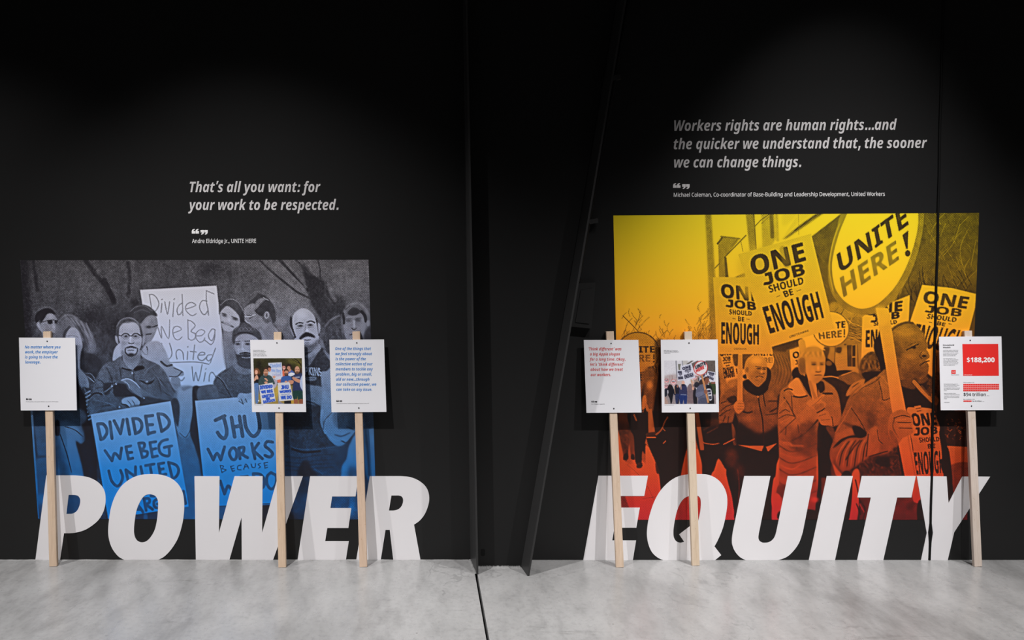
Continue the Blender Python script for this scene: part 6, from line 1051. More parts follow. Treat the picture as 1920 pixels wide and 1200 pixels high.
def draw_print_b(r):
    c = Pic(108, 428, 798, 1010, r, rgb(212,210,218))
    P, S, B, E, W = c.P, c.S, c.B, c.E, c.W; R = c.rng
    P([(108,640),(340,620),(340,760),(108,760)], rgb(176,160,160), .8, 12); 
    for k in range(30):
        x = R.uniform(112,330); S([(x,690),(x+R.uniform(-8,8),650),(x+R.uniform(-16,16),620)], 2, rgb(130,90,84), .5)
    P([(258,430),(272,430),(284,660),(270,660)], rgb(130,130,140), 1, 2, 0); P([(340,430),(356,430),(360,500),(346,500)], rgb(140,140,150), 1, 2, 0); P([(290,478),(330,474),(320,520),(322,560),(300,560)], rgb(110,110,100), 1, 2, 0); P([(356,430),(420,430),(420,480),(360,490)], rgb(190,186,184), 1, 2, 0); P([(395,480),(470,432),(500,432),(430,480)], rgb(90,84,78), 1, 2, 0)
    P([(470,470),(560,428),(540,600),(500,560)], rgb(98,88,86), 1, 2, 0); P([(660,428),(798,428),(798,620),(640,620)], rgb(96,86,82), 1, 2, 0)
    for k in range(40): x, y = R.uniform(668,795), R.uniform(435,580); S([(x,y),(x+R.uniform(-14,14),y+30)], 2, rgb(*([126,116,108] if k % 2 else [70,62,60])), .7)
    P([(500,640),(640,620),(640,760),(500,760)], rgb(150,128,118), 1, 4, 0); P([(560,660),(584,656),(584,700),(562,700)], rgb(60,56,64))
    P([(700,735),(784,735),(790,880),(740,880)], rgb(52,66,42), 1, 2); P([(745,880),(798,884),(798,1010),(760,1010)], rgb(172,150,134), 1, 2, 0); P([(730,715),(784,712),(784,740),(730,742)], rgb(130,80,66), 1, 2, 0)
    P([(108,880),(798,880),(798,1010),(108,1010)], rgb(146,134,136), 1, 4, 0); P([(108,900),(150,960),(160,1010),(108,1010)], rgb(170,140,130), 1, 3); P([(270,920),(330,900),(330,1006),(250,1006)], rgb(158,148,150), 1, 4)
    red = rgb(196,58,60)
    for x, y, q, t in ((138,700,30,1),(232,717,38,1),(136,775,26,0),(512,655,32,1)):
        E(x,y,q,q,red); E(x,y,q-5,q-5,rgb(222,214,218)); W('UNITE', [(x-q*.7,y-q*.5),(x+q*.7,y-q*.5),(x+q*.7,y-q*.1),(x-q*.7,y-q*.1)], rgb(50,46,60), .9, 1); W('HERE!', [(x-q*.6,y+q*.05),(x+q*.6,y+q*.05),(x+q*.6,y+q*.42),(x-q*.6,y+q*.42)], red, .9, 1)
    wt = rgb(206,206,222); bk = rgb(40,38,60)
    def oj(q, ln):
        P(q, wt, 1, 1.5, 0)
        q = np.array(q, float)
        def sub(u0, v0, u1, v1):
            f = lambda u, v: (q[0]*(1-u)+q[1]*u)*(1-v)+(q[3]*(1-u)+q[2]*u)*v
            return [f(u0,v0), f(u1,v0), f(u1,v1), f(u0,v1)]
        W('ONE', sub(.1,.1,.9,.27), bk, 1, 2.5); W('JOB', sub(.24,.3,.86,.4), bk, 1, 1.5); W('SHOULD', sub(.3,.43,.8,.49), bk, .9, 1); W('BE', sub(.45,.52,.6,.57), bk, .9, 1); W('ENOUGH', sub(.1,.62,.92,.88), bk, 1, 1.5)
    oj([(282,560),(345,556),(372,690),(286,700)], 1); oj([(575,640),(660,590),(655,690),(572,720)], 1)
    oj([(325,510),(465,468),(520,660),(372,700)], 1); oj([(685,568),(784,585),(765,716),(660,660)], 1)
    E(592,530,100,92,red,1,1,-60); E(592,530,90,82,rgb(224,220,222),1,1,-60)
    W('UNITE', [(515,502),(655,440),(660,478),(520,548)], rgb(44,44,54), 1, 3); W('HERE', [(522,552),(634,495),(640,535),(530,592)], red, 1, 3); S([(656,480),(650,500)], 7, rgb(44,44,54)); E(654,512,4,4,rgb(44,44,54))
    # marchers
    P([(112,820),(130,800),(155,810),(150,880),(130,910),(114,900)], rgb(38,40,52)); P([(148,820),(160,770),(180,745),(212,760),(235,810),(240,850),(225,900),(212,985),(195,1000),(180,930),(160,890)], rgb(26,26,34), 1, 2); E(182,770,16,22,rgb(40,30,32)); P([(150,830),(160,820),(165,860),(152,870)], rgb(190,186,196))
    P([(236,880),(240,800),(262,750),(290,755),(312,800),(320,870),(312,890),(300,1000),(276,1002),(262,900)], rgb(30,30,44), 1, 2); P([(258,880),(318,880),(328,940),(300,940),(280,1000),(262,995)], rgb(40,48,84), 1, 2); E(285,772,12,18,rgb(150,100,84)); P([(236,770),(246,770),(258,870),(250,875)], rgb(176,140,110), 1, 1, 0)
    P([(310,890),(308,810),(330,758),(350,745),(385,748),(410,790),(414,885),(360,890)], rgb(50,52,86), 1, 2); P([(312,886),(408,886),(405,1006),(375,1006),(365,950),(350,1006),(322,1006)], rgb(34,50,104), 1, 2); S([(328,884),(400,886)], 5, rgb(196,196,206)); E(360,728,21,30,rgb(214,164,146)); P([(340,745),(380,745),(376,765),(346,765)], rgb(30,30,46)); P([(323,760),(335,758),(338,810),(326,812)], rgb(190,150,130))
    P([(412,990),(416,880),(410,800),(430,755),(455,735),(470,748),(500,748),(525,790),(528,840),(505,850),(498,985),(450,995)], rgb(124,104,108), 1, 2); P([(492,840),(528,800),(545,1000),(500,1004)], rgb(30,28,36), 1, 2); E(483,718,18,32,rgb(212,164,148)); P([(460,720),(462,690),(482,682),(502,696),(504,720),(490,702),(470,706)], rgb(190,176,170)); P([(456,678),(470,680),(494,790),(480,795)], rgb(180,140,112), 1, 1, 0); P([(476,790),(500,780),(504,815),(482,820)], rgb(206,156,136))
    for y in (840,880,920,960): S([(415,y),(450,y+8),(498,y)], 3, rgb(92,76,82), .8)
    P([(505,760),(520,720),(550,715),(580,740),(570,780),(530,790)], rgb(40,38,48), 1, 2); E(600,720,30,32,rgb(52,42,44)); 
    P([(525,900),(535,810),(575,760),(640,740),(690,770),(700,1006),(560,1006),(558,930)], rgb(92,94,116), 1, 2); P([(525,880),(560,850),(640,835),(660,860),(620,890),(560,915)], rgb(104,106,130), 1, 2); S([(560,920),(600,905),(640,880)], 5, rgb(60,62,82)); P([(590,930),(690,930),(690,1006),(570,1006)], rgb(74,76,98), 1, 3)
    P([(664,770),(700,755),(740,790),(770,1000),(690,1006)], rgb(28,26,32), 1, 2); P([(668,812),(720,805),(738,850),(742,945),(705,958),(690,890)], rgb(206,206,214), 1, 1.5); W('ONE', [(678,822),(722,818),(726,845),(684,850)], bk, 1, 2); W('JOB', [(688,860),(728,856),(730,878),(692,882)], bk, 1, 2); W('ENOUGH', [(698,900),(736,896),(738,940),(704,946)], bk, 1, 1)
    E(668,700,34,52,rgb(128,78,60),1,2,12); P([(636,690),(640,655),(670,642),(696,660),(680,660),(656,668),(648,700)], rgb(74,46,38)); S([(685,690),(700,686)], 4, rgb(50,30,28)); E(708,715,8,10,rgb(150,94,72)); S([(690,738),(706,734)], 4, rgb(70,40,34))
    P([(594,620),(616,615),(706,985),(682,995)], rgb(196,134,88), 1, 1.2, 0); P([(634,835),(655,815),(680,830),(682,862),(655,872),(640,862)], rgb(140,88,68), 1, 2)
    c.N(.02, 2)
    return c

# ---------------------------------------------------------------- the hall
M_BOX = mat_wall('black_box_paint', .019)
TOP = 4.2
seam_b, seam_t = on_wall(1742, 1050)[0], on_wall(1768, 0)[0]
def seam_x(z, zt=on_wall(1768, 0)[2]): return seam_b+(seam_t-seam_b)*z/zt
colx = on_wall(884, 1050)[0]; colr = on_wall(992, 1050)[0]
def panel(name, xs):
    v, f = prism([(x, 0, z) for x, z in xs], (0, .12, 0)); return tag(obj(name, v, f, M_WALL), kind='structure')
xm = (colx+colr)/2+.1
panel('wall_left', [(-6, -.02), (xm, -.02), (xm, TOP), (-6, TOP)])
panel('wall_right', [(xm, -.02), (seam_x(-.02)-.004, -.02), (seam_x(TOP)-.004, TOP), (xm, TOP)])
panel('wall_far_right', [(seam_x(-.02)+.004, -.02), (6.5, -.02), (6.5, TOP), (seam_x(TOP)+.004, TOP)])
v, f = prism([(seam_x(-.02)-.02, .05, -.02), (seam_x(-.02)+.02, .05, -.02), (seam_x(TOP)+.02, .05, TOP), (seam_x(TOP)-.02, .05, TOP)], (0, .07, 0))
# black bead pressed into the joint between the two right-hand panels, with one lump in it
pth = []; rr = []
for k in range(90):
    z = .002+k/89*(TOP-.01); pth.append((seam_x(z)+.0012*math.sin(z*5)+.0008*math.sin(z*17), -.002, z)); zl = on_wall(1740, 1003)[2]
    rr.append(.0062+.008*math.exp(-((z-zl)/.022)**2))
v, f = tube(pth, rr, 10); tag(obj('trim_1', v, f, M_GAP, smooth=True), kind='structure')

# floor: two slabs with an open joint between them
j0, j1 = on_floor(893, 1077), on_floor(917, 1212); jd = (j1-j0)/np.linalg.norm(j1-j0); gw = .0062
def jx(y): return j0[0]+jd[0]/jd[1]*(y-j0[1])
YB = -9
fl = merge(prism([(-7, .14, 0), (jx(.14)-gw, .14, 0), (jx(YB)-gw, YB, 0), (-7, YB, 0)], (0, 0, -.1)),
           prism([(jx(.14)+gw, .14, 0), (7.5, .14, 0), (7.5, YB, 0), (jx(YB)+gw, YB, 0)], (0, 0, -.1)),
           prism([(jx(.14)-gw, .14, -.085), (jx(.14)+gw, .14, -.085), (jx(YB)+gw, YB, -.085), (jx(YB)-gw, YB, -.085)], (0, 0, -.02)))
tag(obj('floor', *fl, M_FLOOR), kind='structure')
# rough mortar line where the slab meets the wall and the column
rs = np.random.RandomState(3)
def mortar(name, pts, w, h, n):
    pts = [np.asarray(p, float) for p in pts]; L = [0]
    for a, b in zip(pts[:-1], pts[1:]): L.append(L[-1]+np.linalg.norm(b-a))
    V, Fc = [], []; wp, hp_ = w, h
    for i in range(n):
        s = L[-1]*i/(n-1); k = min(np.searchsorted(L, s, 'right')-1, len(pts)-2); t = (s-L[k])/(L[k+1]-L[k]); p = pts[k]*(1-t)+pts[k+1]*t
        d = pts[k+1]-pts[k]; d /= np.linalg.norm(d); nrm = np.array((d[1], -d[0], 0)); 
        if nrm[1] > 0: nrm = -nrm
        ww = .7*wp+.3*w*(.4+1.2*rs.rand()); hh = .7*hp_+.3*h*(.2+1.4*rs.rand()); wp, hp_ = ww, hh
        V += [p-nrm*.004, p-nrm*.004+np.array((0, 0, hh)), p+nrm*ww*.5+np.array((0, 0, hh*.7)), p+nrm*ww]
        if i: Fc += [((i-1)*4+q, i*4+q, i*4+q+1, (i-1)*4+q+1) for q in range(3)]
    return tag(obj(name, V, Fc, M_FLOOR, smooth=True), kind='structure')

# tapered steel column: two flanges with a web between them
Yw, Yf = on_floor(930, 1063)[1], on_floor(893, 1077)[1]
col = empty('steel_column', (on_wall(935, 1050, Yw)[0], Yw, 0)); tag(col, 'dark grey tapered steel column with one slanting flange, between the two murals', 'column')
def at_z(p, q, z): p, q = np.asarray(p), np.asarray(q); return p+(q-p)*(z-p[2])/(q[2]-p[2])
lb0, lb1 = on_wall(882, 1050, 0.), on_wall(868, 0, 0.); lf0, lf1 = on_floor(893.5, 1077), on_wall(873, 0, Yf)
TC = 3.6
def flange(b0, b1, f0, f1, th):
    P = [at_z(b0, b1, 0), at_z(f0, f1, 0), at_z(f0, f1, TC), at_z(b0, b1, TC)]; return prism(P, np.array((th, 0, 0)))
obj('flange', *flange(lb0, lb1, lf0, lf1, .009), M_STEEL, col)
rw0, rw1 = on_wall(977, 1063, Yw), on_wall(1156, 0, Yw); rf0, rf1 = on_floor(989, 1080), on_wall(1171, 0, Yf)
rb0 = rw0-(rf0-rw0)*(Yw/(Yf-Yw)); rb1 = rw1-(rf1-rw1)*(Yw/(Yf-Yw)); rb0[2] = rw0[2]; rb1[2] = rw1[2]
rb0 = rb0+(0, -.003, 0); rb1 = rb1+(0, -.003, 0)
obj('flange', *flange(rb0, rb1, rf0, rf1, .009), M_STEEL, col)
wl0, wl1 = (lb0+lf0)/2, (lb1+lf1)/2
a0, a1, b1_, b0_ = at_z(wl0, wl1, 0), at_z(wl0, wl1, TC), at_z(rw0, rw1, TC), at_z(rw0, rw1, 0)
for q in (a0, a1, b0_, b1_): q[1] = Yw
obj('web', *prism([a0+(.01, 0, 0), b0_, b1_, a1+(.01, 0, 0)], np.array((0, .008, 0))), M_WEB, col)
# slotted hole low on the web
hc = on_wall(905.5, 1036, Yw-.0006); hp = []
for k in range(24):
    t = 2*math.pi*k/24; hp.append(hc+np.array((.0105*math.cos(t), 0, .0075*math.sin(t)+(.0105 if math.sin(t) > 0 else -.0105))))
obj('bolt_slot', *prism(hp, np.array((0, .0004, 0))), M_GAP, col)
# junction box on the wall behind the slanting flange with the conduit that feeds it
bx = [on_wall(px, py, -.03) for px, py in ((1084, 532), (1117, 530), (1109, 616), (1066, 612))]
jb = empty('electrical_box', on_wall(1095, 615, -.015)); tag(jb, 'black painted electrical box beside the slanting flange of the steel column', 'electrical box')
obj('box_body', *prism(bx, np.array((0, .029, 0))), M_BOX, jb)
bl = [on_wall(px, py, -.0335) for px, py in ((1089, 545), (1112, 540), (1105, 607), (1079, 604))]
obj('cover', *prism(bl, np.array((0, .0034, 0))), M_BOX, jb)
cd = empty('conduit_pipe', on_wall(1090, 535, -.02)); tag(cd, 'thin black conduit running up beside the slanting flange of the steel column', 'pipe')
cp = [on_wall(1084+(1181-1084)*t, 530-530*t*1.02, -.022) for t in np.linspace(0, 1, 14)]
obj('pipe', *tube(cp, .0085, 12), M_WEB, cd, smooth=True)
for px, py in ((1146, 146), (1104, 415)):
    c = on_wall(px+8, py, -.022); obj('clamp', *boxv(c, (.022, 0, .004), (0, .0125, 0), (-.002, 0, .011)), M_STEEL, cd)
mortar('trim_2', [(-6, 0, 0), at_z(lb0, lb1, 0)+(-.004, 0, 0)], .007, .0035, 420)
mortar('trim_3', [at_z(lb0, lb1, 0)+(-.002, -.004, 0), at_z(lf0, lf1, 0)+(-.002, 0, 0)], .010, .006, 40)
mortar('trim_4', [a0+(.012, -.002, 0), b0_+(-.004, -.002, 0)], .02, .007, 90)
mortar('trim_5', [rb0*(1, 1, 0)+(.012, 0, 0), (6.5, 0, 0)], .007, .0035, 360)

# ---------------------------------------------------------------- the two printed murals
GAIN = 1.18
LQ = [(37.5, 488), (691, 487), (706, 974), (71.5, 973)]; RQ = [(1150, 404), (1836, 399), (1813.5, 974.5), (1163, 974.5)]
cl = draw_blue(1.5); cr = draw_yellow(1.5)
zt, zb = on_wall(400, 487)[2], on_wall(400, 974)[2]; zm = wall_many(np.array([[400., 0]]), 0)[0][2]
def zstops(stops, y0, y1, n0):
    za, zbb = on_wall(400, y1)[2], on_wall(400, y0)[2]
    return sorted([((on_wall(400, y)[2]-za)/(zbb-za), c) for y, c in stops])
def mural(name, quad, cv, ink, stops, y0, y1, label, mname):
    pts = wall_many(np.asarray(quad, float), -.001); mid = None
    za, zbb = on_wall(400, y1)[2], on_wall(400, y0)[2]
    o = picture_grid(name, quad, (cv.x0, cv.y0, cv.r, cv.T), 1., lambda p: wall_many(p, -.001), M_WALL)
    zc = o['_o'][2]
    o.data.materials[0] = mat_print(mname, za-zc, zbb-zc, zstops(stops, y0, y1, 0), ink, GAIN)
    return tag(o, label, 'mural')
mural('mural', LQ, cl, (25, 22, 28), [(484, (196, 192, 198)), (560, (198, 199, 212)), (640, (182, 190, 218)), (700, (160, 184, 224)), (760, (122, 166, 220)), (820, (84, 152, 224)), (880, (34, 136, 224)), (940, (0, 128, 224)), (978, (0, 124, 218))], 484, 978,
      'blue and grey halftone mural of a crowd with DIVIDED WE BEG placards', 'blue_halftone_print')
mural('mural', RQ, cr, (28, 17, 15), [(396, (246, 206, 30)), (480, (244, 190, 30)), (560, (240, 172, 30)), (640, (234, 148, 34)), (700, (230, 126, 40)), (760, (226, 108, 40)), (820, (222, 90, 36)), (880, (218, 70, 30)), (940, (206, 44, 34)), (978, (200, 36, 42))], 396, 980,
      'yellow to red halftone mural of marchers with ONE JOB placards', 'yellow_red_halftone_print')

# ---------------------------------------------------------------- big white letters along the floor
def run(o, k, pts):
    out = []
    for p in pts:
        if isinstance(p, list): out += [tuple(q) for q in cat(p, False, 5)]
        else: out.append(p)
    return np.array([(o[0]+x/k, o[1]+y/k) for x, y in out])
A, Bq, Cq, D, G, H_ = (50, 880), (340, 880), (540, 880), (1080, 860), (1340, 880), (1600, 880)
k1, k2 = 6.317, 4.571
LET = [
 ('letter_P', 'P', 'POWER', [run(A, k1, [(232,72), [(560,72),(650,80),(740,98),(830,143),(890,200),(925,268),(935,345),(930,420),(905,510),(850,600),(770,670),(680,722),(580,750),(500,757)], (442,757), (395,1075), (103,1075)]),
                    run(A, k1, [(497,303), [(560,303),(605,313),(630,345),(634,385),(622,440),(592,495),(545,524),(510,529)], (470,529)])]),
 ('letter_O', 'O', 'POWER', [run(A, k1, [[(1470,57),(1590,65),(1700,102),(1790,172),(1845,270),(1865,390),(1862,520),(1840,660),(1790,820),(1710,950),(1620,1040),(1535,1078)], (1170,1078), [(1165,1076),(1090,1035),(1020,950),(980,850),(965,740),(975,600),(1000,450),(1050,310),(1130,190),(1240,107),(1350,67),(1469,57)]]),
                    run(A, k1, [[(1465,295),(1515,310),(1545,345),(1557,400),(1552,520),(1540,620),(1515,720),(1470,800),(1420,850),(1370,867),(1325,857),(1290,820),(1272,750),(1275,650),(1295,510),(1325,420),(1370,340),(1415,303),(1464,295)]])]),
 ('letter_W', 'W', 'POWER', [run(Bq, k1, [(155,82),(452,82),(445,752),(630,82),(962,82),(957,752),(1145,82),(1440,82),(1085,1077),(715,1077),(713,570),(568,1077),(172,1077)])]),
 ('letter_E', 'E', 'POWER', [run(Cq, k1, [(262,82),(836,82),(800,322),(522,322),(502,460),(750,460),(715,695),(465,695),(440,852),(720,852),(685,1077),(113,1077)])]),
 ('letter_R', 'R', 'POWER', [run(Cq, k1, [(968,82), [(1330,82),(1440,92),(1540,130),(1620,192),(1660,262),(1673,345),(1660,430),(1620,530),(1560,607),(1493,655)], (1570,1077),(1247,1077),(1205,718),(1155,718),(1098,1077),(808,1077)]),
                    run(Cq, k1, [(1225,310), [(1310,310),(1345,322),(1363,355),(1358,405),(1335,450),(1295,480),(1245,490)], (1195,490)])]),
 ('letter_E', 'E', 'EQUITY', [run(D, k2, [(192,147),(617,147),(585,320),(378,320),(360,420),(547,420),(517,592),(329,592),(311,702),(515,702),(487,871),(62,871)])]),
 ('letter_Q', 'Q', 'EQUITY', [run(D, k2, [[(1060,132),(1140,140),(1210,175),(1260,230),(1290,300),(1297,380),(1285,480),(1260,590),(1220,690),(1187,752)], (1245,827),(1190,871),(755,871), [(750,870),(700,848),(650,800),(620,730),(608,650),(615,560),(635,470),(670,370),(720,280),(790,205),(870,155),(960,135),(1059,132)]]),
                    run(D, k2, [[(1010,314),(1040,317),(1062,335),(1070,375),(1065,450),(1045,545)], (1000,562),(885,650),(928,714), [(900,722),(865,712),(840,678),(835,620),(845,540),(865,450),(895,380),(935,335),(985,316),(1009,314)]])]),
 ('letter_U', 'U', 'EQUITY', [run(G, k1, [(350,80),(660,80), [(523,760),(518,810),(530,845),(560,866),(600,872),(650,862),(690,832),(715,790),(730,740)], (865,80),(1175,80), [(1045,740),(1000,870),(930,970),(850,1040),(748,1077)], (372,1077), [(365,1074),(300,1040),(240,970),(208,890),(205,820),(215,740)]])]),
 ('letter_I', 'I', 'EQUITY', [run(G, k1, [(1328,80),(1637,80),(1425,1077),(1115,1077)])]),
 ('letter_T', 'T', 'EQUITY', [run(H_, k1, [(100,80),(740,80),(688,333),(520,333),(355,1077),(45,1077),(208,333),(48,333)])]),
 ('letter_Y', 'Y', 'EQUITY', [run(H_, k1, [(752,80),(1105,84),(1128,400),(1290,85),(1620,88),(1195,745),(1118,1077),(802,1077),(870,755)])]),
]
WHERE = {'P': 'first letter of POWER, behind the leftmost picket sign', 'O': 'round second letter of POWER', 'W': 'third letter of POWER, wide with two valleys', 'R': 'last letter of POWER, on bare black wall',
         'Q': 'second letter of EQUITY, with a tail', 'U': 'third letter of EQUITY, open at the top', 'I': 'single slanted stroke of EQUITY', 'T': 'fifth letter of EQUITY, with a top bar', 'Y': 'last letter of EQUITY, forked, split by the black joint'}
for nm, ch, word, polys in LET:
    v, f = sheet([polys], lambda x, y: on_wall(x, y, -.0024), np.array((0, .0023, 0)))
    o = obj('vinyl_letter', v, f, M_WHITE, loc=on_wall(*polys[0].mean(0), 0))
    w = WHERE.get(ch) or ('fourth letter of POWER' if word == 'POWER' else 'first letter of EQUITY')
    tag(o, 'giant white letter %s, the %s' % (ch, w), 'letter', 'letters of the word %s' % word)

# ---------------------------------------------------------------- quotations on the wall
def wall_text(name, groups, mat, parent, y=-.0009): return obj(name, *sheet(groups, lambda px, py: on_wall(px, py, y)), mat, parent)
def wall_lines(name, rows, mat, parent):
    for r in rows: wall_text(name, words(*r[:6], 'I'), mat, parent)
q1 = empty('wall_quote', on_wall(490, 456, 0)); tag(q1, 'grey slanted quote about work being respected, above the blue mural', 'wall lettering')
wall_lines('quote_line_text', [('That\u2019s all you want: for', 354, 360.2, 600, 360, 19.4), ('your work to be respected.', 354.5, 393.8, 635.5, 393.5, 19.4)], M_GREYTXT, q1); wall_text('quotation_marks', quote_marks(359.5, 429.3, 389.5, 8.6), M_ATTR, q1)
wall_text('attribution_text', words('Andre Eldridge Jr., UNITE HERE', 360, 455.6, 480.6, 455.3, 7.5, 'R', fat=4), M_ATTR, q1)
q2 = empty('wall_quote', on_wall(1490, 369, 0)); tag(q2, 'three-line grey slanted quote on workers and human rights above the yellow mural', 'wall lettering')
wall_lines('quote_line_text', [('Workers rights are human rights...and', 1262, 245.4, 1681, 243.3, 19.8), ('the quicker we understand that, the sooner', 1262, 279.8, 1737.3, 277.3, 19.8), ('we can change things.', 1262.5, 314.2, 1503, 313.2, 19.8)], M_GREYTXT, q2); wall_text('quotation_marks', quote_marks(1262, 343.4, 1293, 8.8), M_GREYTXT, q2)
wall_text('attribution_text', words('Michael Coleman, Co-coordinator of Base-Building and Leadership Development, United Workers', 1262.5, 369, 1659.5, 367.2, 7.4, 'R', fat=4), M_ATTR, q2)

# ---------------------------------------------------------------- picket signs leaning on the wall
WOODS = [mat_wood('pine_a', (.66, .50, .37), 1), mat_wood('pine_b', (.68, .51, .37), 2), mat_wood('pine_c', (.66, .49, .37), 3), mat_wood('pine_d', (.66, .51, .39), 4), mat_wood('pine_e', (.68, .55, .42), 5), mat_wood('pine_f', (.66, .56, .49), 6)]
PW, PT, CT = .038, .019, .004
def picket(i, top, bot, card, screws, label):
    """top, bot: pixel of the middle of the front face at each end"""
    foot = on_floor(*bot); head = on_wall(top[0], top[1], -PT-.0035)
    t = empty('picket_sign', (foot[0], foot[1]+PT, 0)); tag(t, label, 'picket sign', 'picket signs leaning on the wall')
    a = head-foot; L = np.linalg.norm(a); a /= L
    x = np.array((1., 0, 0)); n = np.cross(x, a); n /= np.linalg.norm(n)      # n points at the viewer
    if n[1] > 0: n = -n
    x = np.cross(a, -n); x /= np.linalg.norm(x)
    if x[0] < 0: x = -x
    lift = np.array((0, 0, abs(n[2])*0+PT*abs(a[1])+.0004))
    c = foot+a*L/2-n*PT/2+lift
    bev = .0016
    pr = []
    for sx, sn in ((-1+2*bev/PW, -1), (1-2*bev/PW, -1), (1, -1+2*bev/PT), (1, 1-2*bev/PT), (1-2*bev/PW, 1), (-1+2*bev/PW, 1), (-1, 1-2*bev/PT), (-1, -1+2*bev/PT)):
        pr.append(c-a*L/2+x*PW/2*sx+n*PT/2*sn)
    v, f = prism(pr, a*L); p_ = obj('post', v, f, WOODS[i], t)
    fp = foot+lift+n*.0006            # a point on the front of the post
    cf = fp+n*CT
    def on_card(px, py, d=0.): return on_plane(px, py, cf+n*d, n)
    cq = [on_card(*p) for p in card]
    cd_ = obj('card', *prism(cq, -n*CT), M_CARD, t)
    for s in screws:
        s0 = on_card(*s, .0012); ring = [s0+.0032*(math.cos(2*math.pi*k/12)*x+math.sin(2*math.pi*k/12)*a) for k in range(12)]
        obj('screw', *prism(ring, -n*.0045), M_SCREW, t)
    def txt(name, groups, mat, d=.0004):
        if groups and isinstance(groups[0], tuple):
            return [obj(name, *sheet(g, lambda px, py: on_card(px, py, d)), mat, cd_) for _, g in groups]
        return obj(name, *sheet(groups, lambda px, py: on_card(px, py, d)), mat, cd_)
    return t, cd_, txt, cf, n
def zp(o, k, x, y): return o[0]+x/k, o[1]+y/k
def lines(rows, o, k, cap, st, fat=0, slope=0): 
    g = []
    for s, xa, xb, yb in rows:
        x0, y0 = zp(o, k, xa, yb); x1, _ = zp(o, k, xb, yb); g.append((s, words(s, x0, y0, x1, y0-slope*(x1-x0), cap, st, fat=fat)))
    return g
def rect(o, k, x0, y0, x1, y1): return [[np.array([zp(o, k, x0, y0), zp(o, k, x1, y0), zp(o, k, x1, y1), zp(o, k, x0, y1)])]]
KZ = 918/130.
# 1: blue words, far left
o1 = (30, 615)
t, c_, tx, cf, n = picket(0, (87.7, 622), (99.3, 1062.5), [(35.5, 633), (140.7, 633.3), (144, 769.3), (39, 769.6)], [(88.3, 639.8), (91.1, 761.6)], 'leftmost picket sign, white card with four lines of blue slanted text')
tx('quote_line_text', lines([('No matter where you', 116, 590, 270), ('work, the employer', 118, 552, 336), ('is going to have the', 118, 553, 402), ('leverage.', 120, 326, 470)], o1, KZ, 5.3, 'I', 0), M_BLUE)
tx('quotation_marks', quote_marks(*zp(o1, KZ, 132, 930), zp(o1, KZ, 207, 0)[0], 3.1), M_INK)
tx('attribution_text', lines([('Courtney Jenkins, Metropolitan Baltimore Council AFL-CIO President', 130, 562, 981)], o1, KZ, 1.5, 'R'), M_INKG)
# 2: colour print
o2 = (460, 615)
t, c_, tx, cf, n = picket(1, (520.2, 623), (529, 1064.4), [(469, 637.3), (570, 636.8), (574, 772.6), (472.6, 772.7)], [zp(o2, KZ, 417, 197), zp(o2, KZ, 445, 1059)], 'picket sign with a colour photo of people behind blue-lettered placards')
PA = draw_print_a(.42); PB = draw_print_b(.42); M_PHOTO = mat_colour_print('colour_photo_print')
o = picture_grid('photo_print', [zp(o2, KZ, 106, 401), zp(o2, KZ, 748, 399), zp(o2, KZ, 764, 1003), zp(o2, KZ, 122, 1003)], (zp(o2, KZ, 103, 0)[0], zp(o2, KZ, 0, 398)[1], PA.r*KZ, PA.T), .36, lambda p: plane_many(p, cf+n*.0004, n), M_PHOTO, c_, 'picture')
tx('caption_line_text', lines([('Graduate workers who are', 100, 248, 300), ('members of the Teachers and', 100, 272, 318), ('Researchers United (TRU)', 101, 262, 336), ('student union rally at a', 102, 274, 354), ('rally on campus in October 2019', 102, 284, 372)], o2, KZ, 1.35, 'R', 5), M_INKG)
tx('credit_text', lines([('Photo courtesy of the union', 120, 236, 1020)], o2, KZ, 1.0, 'R'), M_INKG)
# 3: nine lines of blue words
o3 = (608, 615)
t, c_, tx, cf, n = picket(2, (667.8, 622), (681.2, 1063.5), [(617.5, 637), (720, 636.4), (724.5, 772.4), (621.6, 773)], [zp(o3, KZ, 430, 197), zp(o3, KZ, 457, 1059)], 'picket sign with nine lines of blue slanted text about collective power')
tx('quote_line_text', lines([('One of the things that', 142, 618, 292), ('we feel strongly about', 145, 632, 360), ('is the power of the', 147, 552, 427), ('collective action of our', 148, 638, 494), ('members to tackle any', 149, 642, 562), ('problem, big or small,', 152, 632, 630), ('old or new...through', 154, 600, 697), ('our collective power, we', 156, 690, 764), ('can take on any issue.', 158, 636, 832)], o3, KZ, 5.3, 'I'), M_BLUE)
tx('quotation_marks', quote_marks(*zp(o3, KZ, 160, 955), zp(o3, KZ, 235, 0)[0], 3.1), M_INK)
tx('attribution_text', lines([('Cristina Duncan Evans, Teacher Chair, Baltimore Teachers Union, AFT', 160, 592, 1005)], o3, KZ, 1.5, 'R'), M_INKG)
# 4: red words
o4 = (1085, 615)
t, c_, tx, cf, n = picket(3, (1143.6, 622), (1162.6, 1064.3), [(1094.6, 637.5), (1197, 637.3), (1203, 773.4), (1099.7, 774)], [zp(o4, KZ, 430, 204), zp(o4, KZ, 466, 1067)], 'picket sign with six lines of red slanted text, left of the yellow mural')
tx('quote_line_text', lines([('\u2018Think different\u2019 was', 126, 567, 296), ('a big Apple slogan', 148, 548, 364), ('for a long time. Okay,', 150, 622, 432), ('let\u2019s \u2018think different\u2019', 152, 598, 499), ('about how we treat', 156, 586, 567), ('our workers.', 158, 430, 637)], o4, KZ, 5.3, 'I'), M_RED)
tx('quotation_marks', quote_marks(*zp(o4, KZ, 168, 963), zp(o4, KZ, 244, 0)[0], 3.1), M_INK)
tx('attribution_text', lines([('Kevin Gallagher, AppleCORE', 168, 345, 1013)], o4, KZ, 1.5, 'R'), M_INKG)
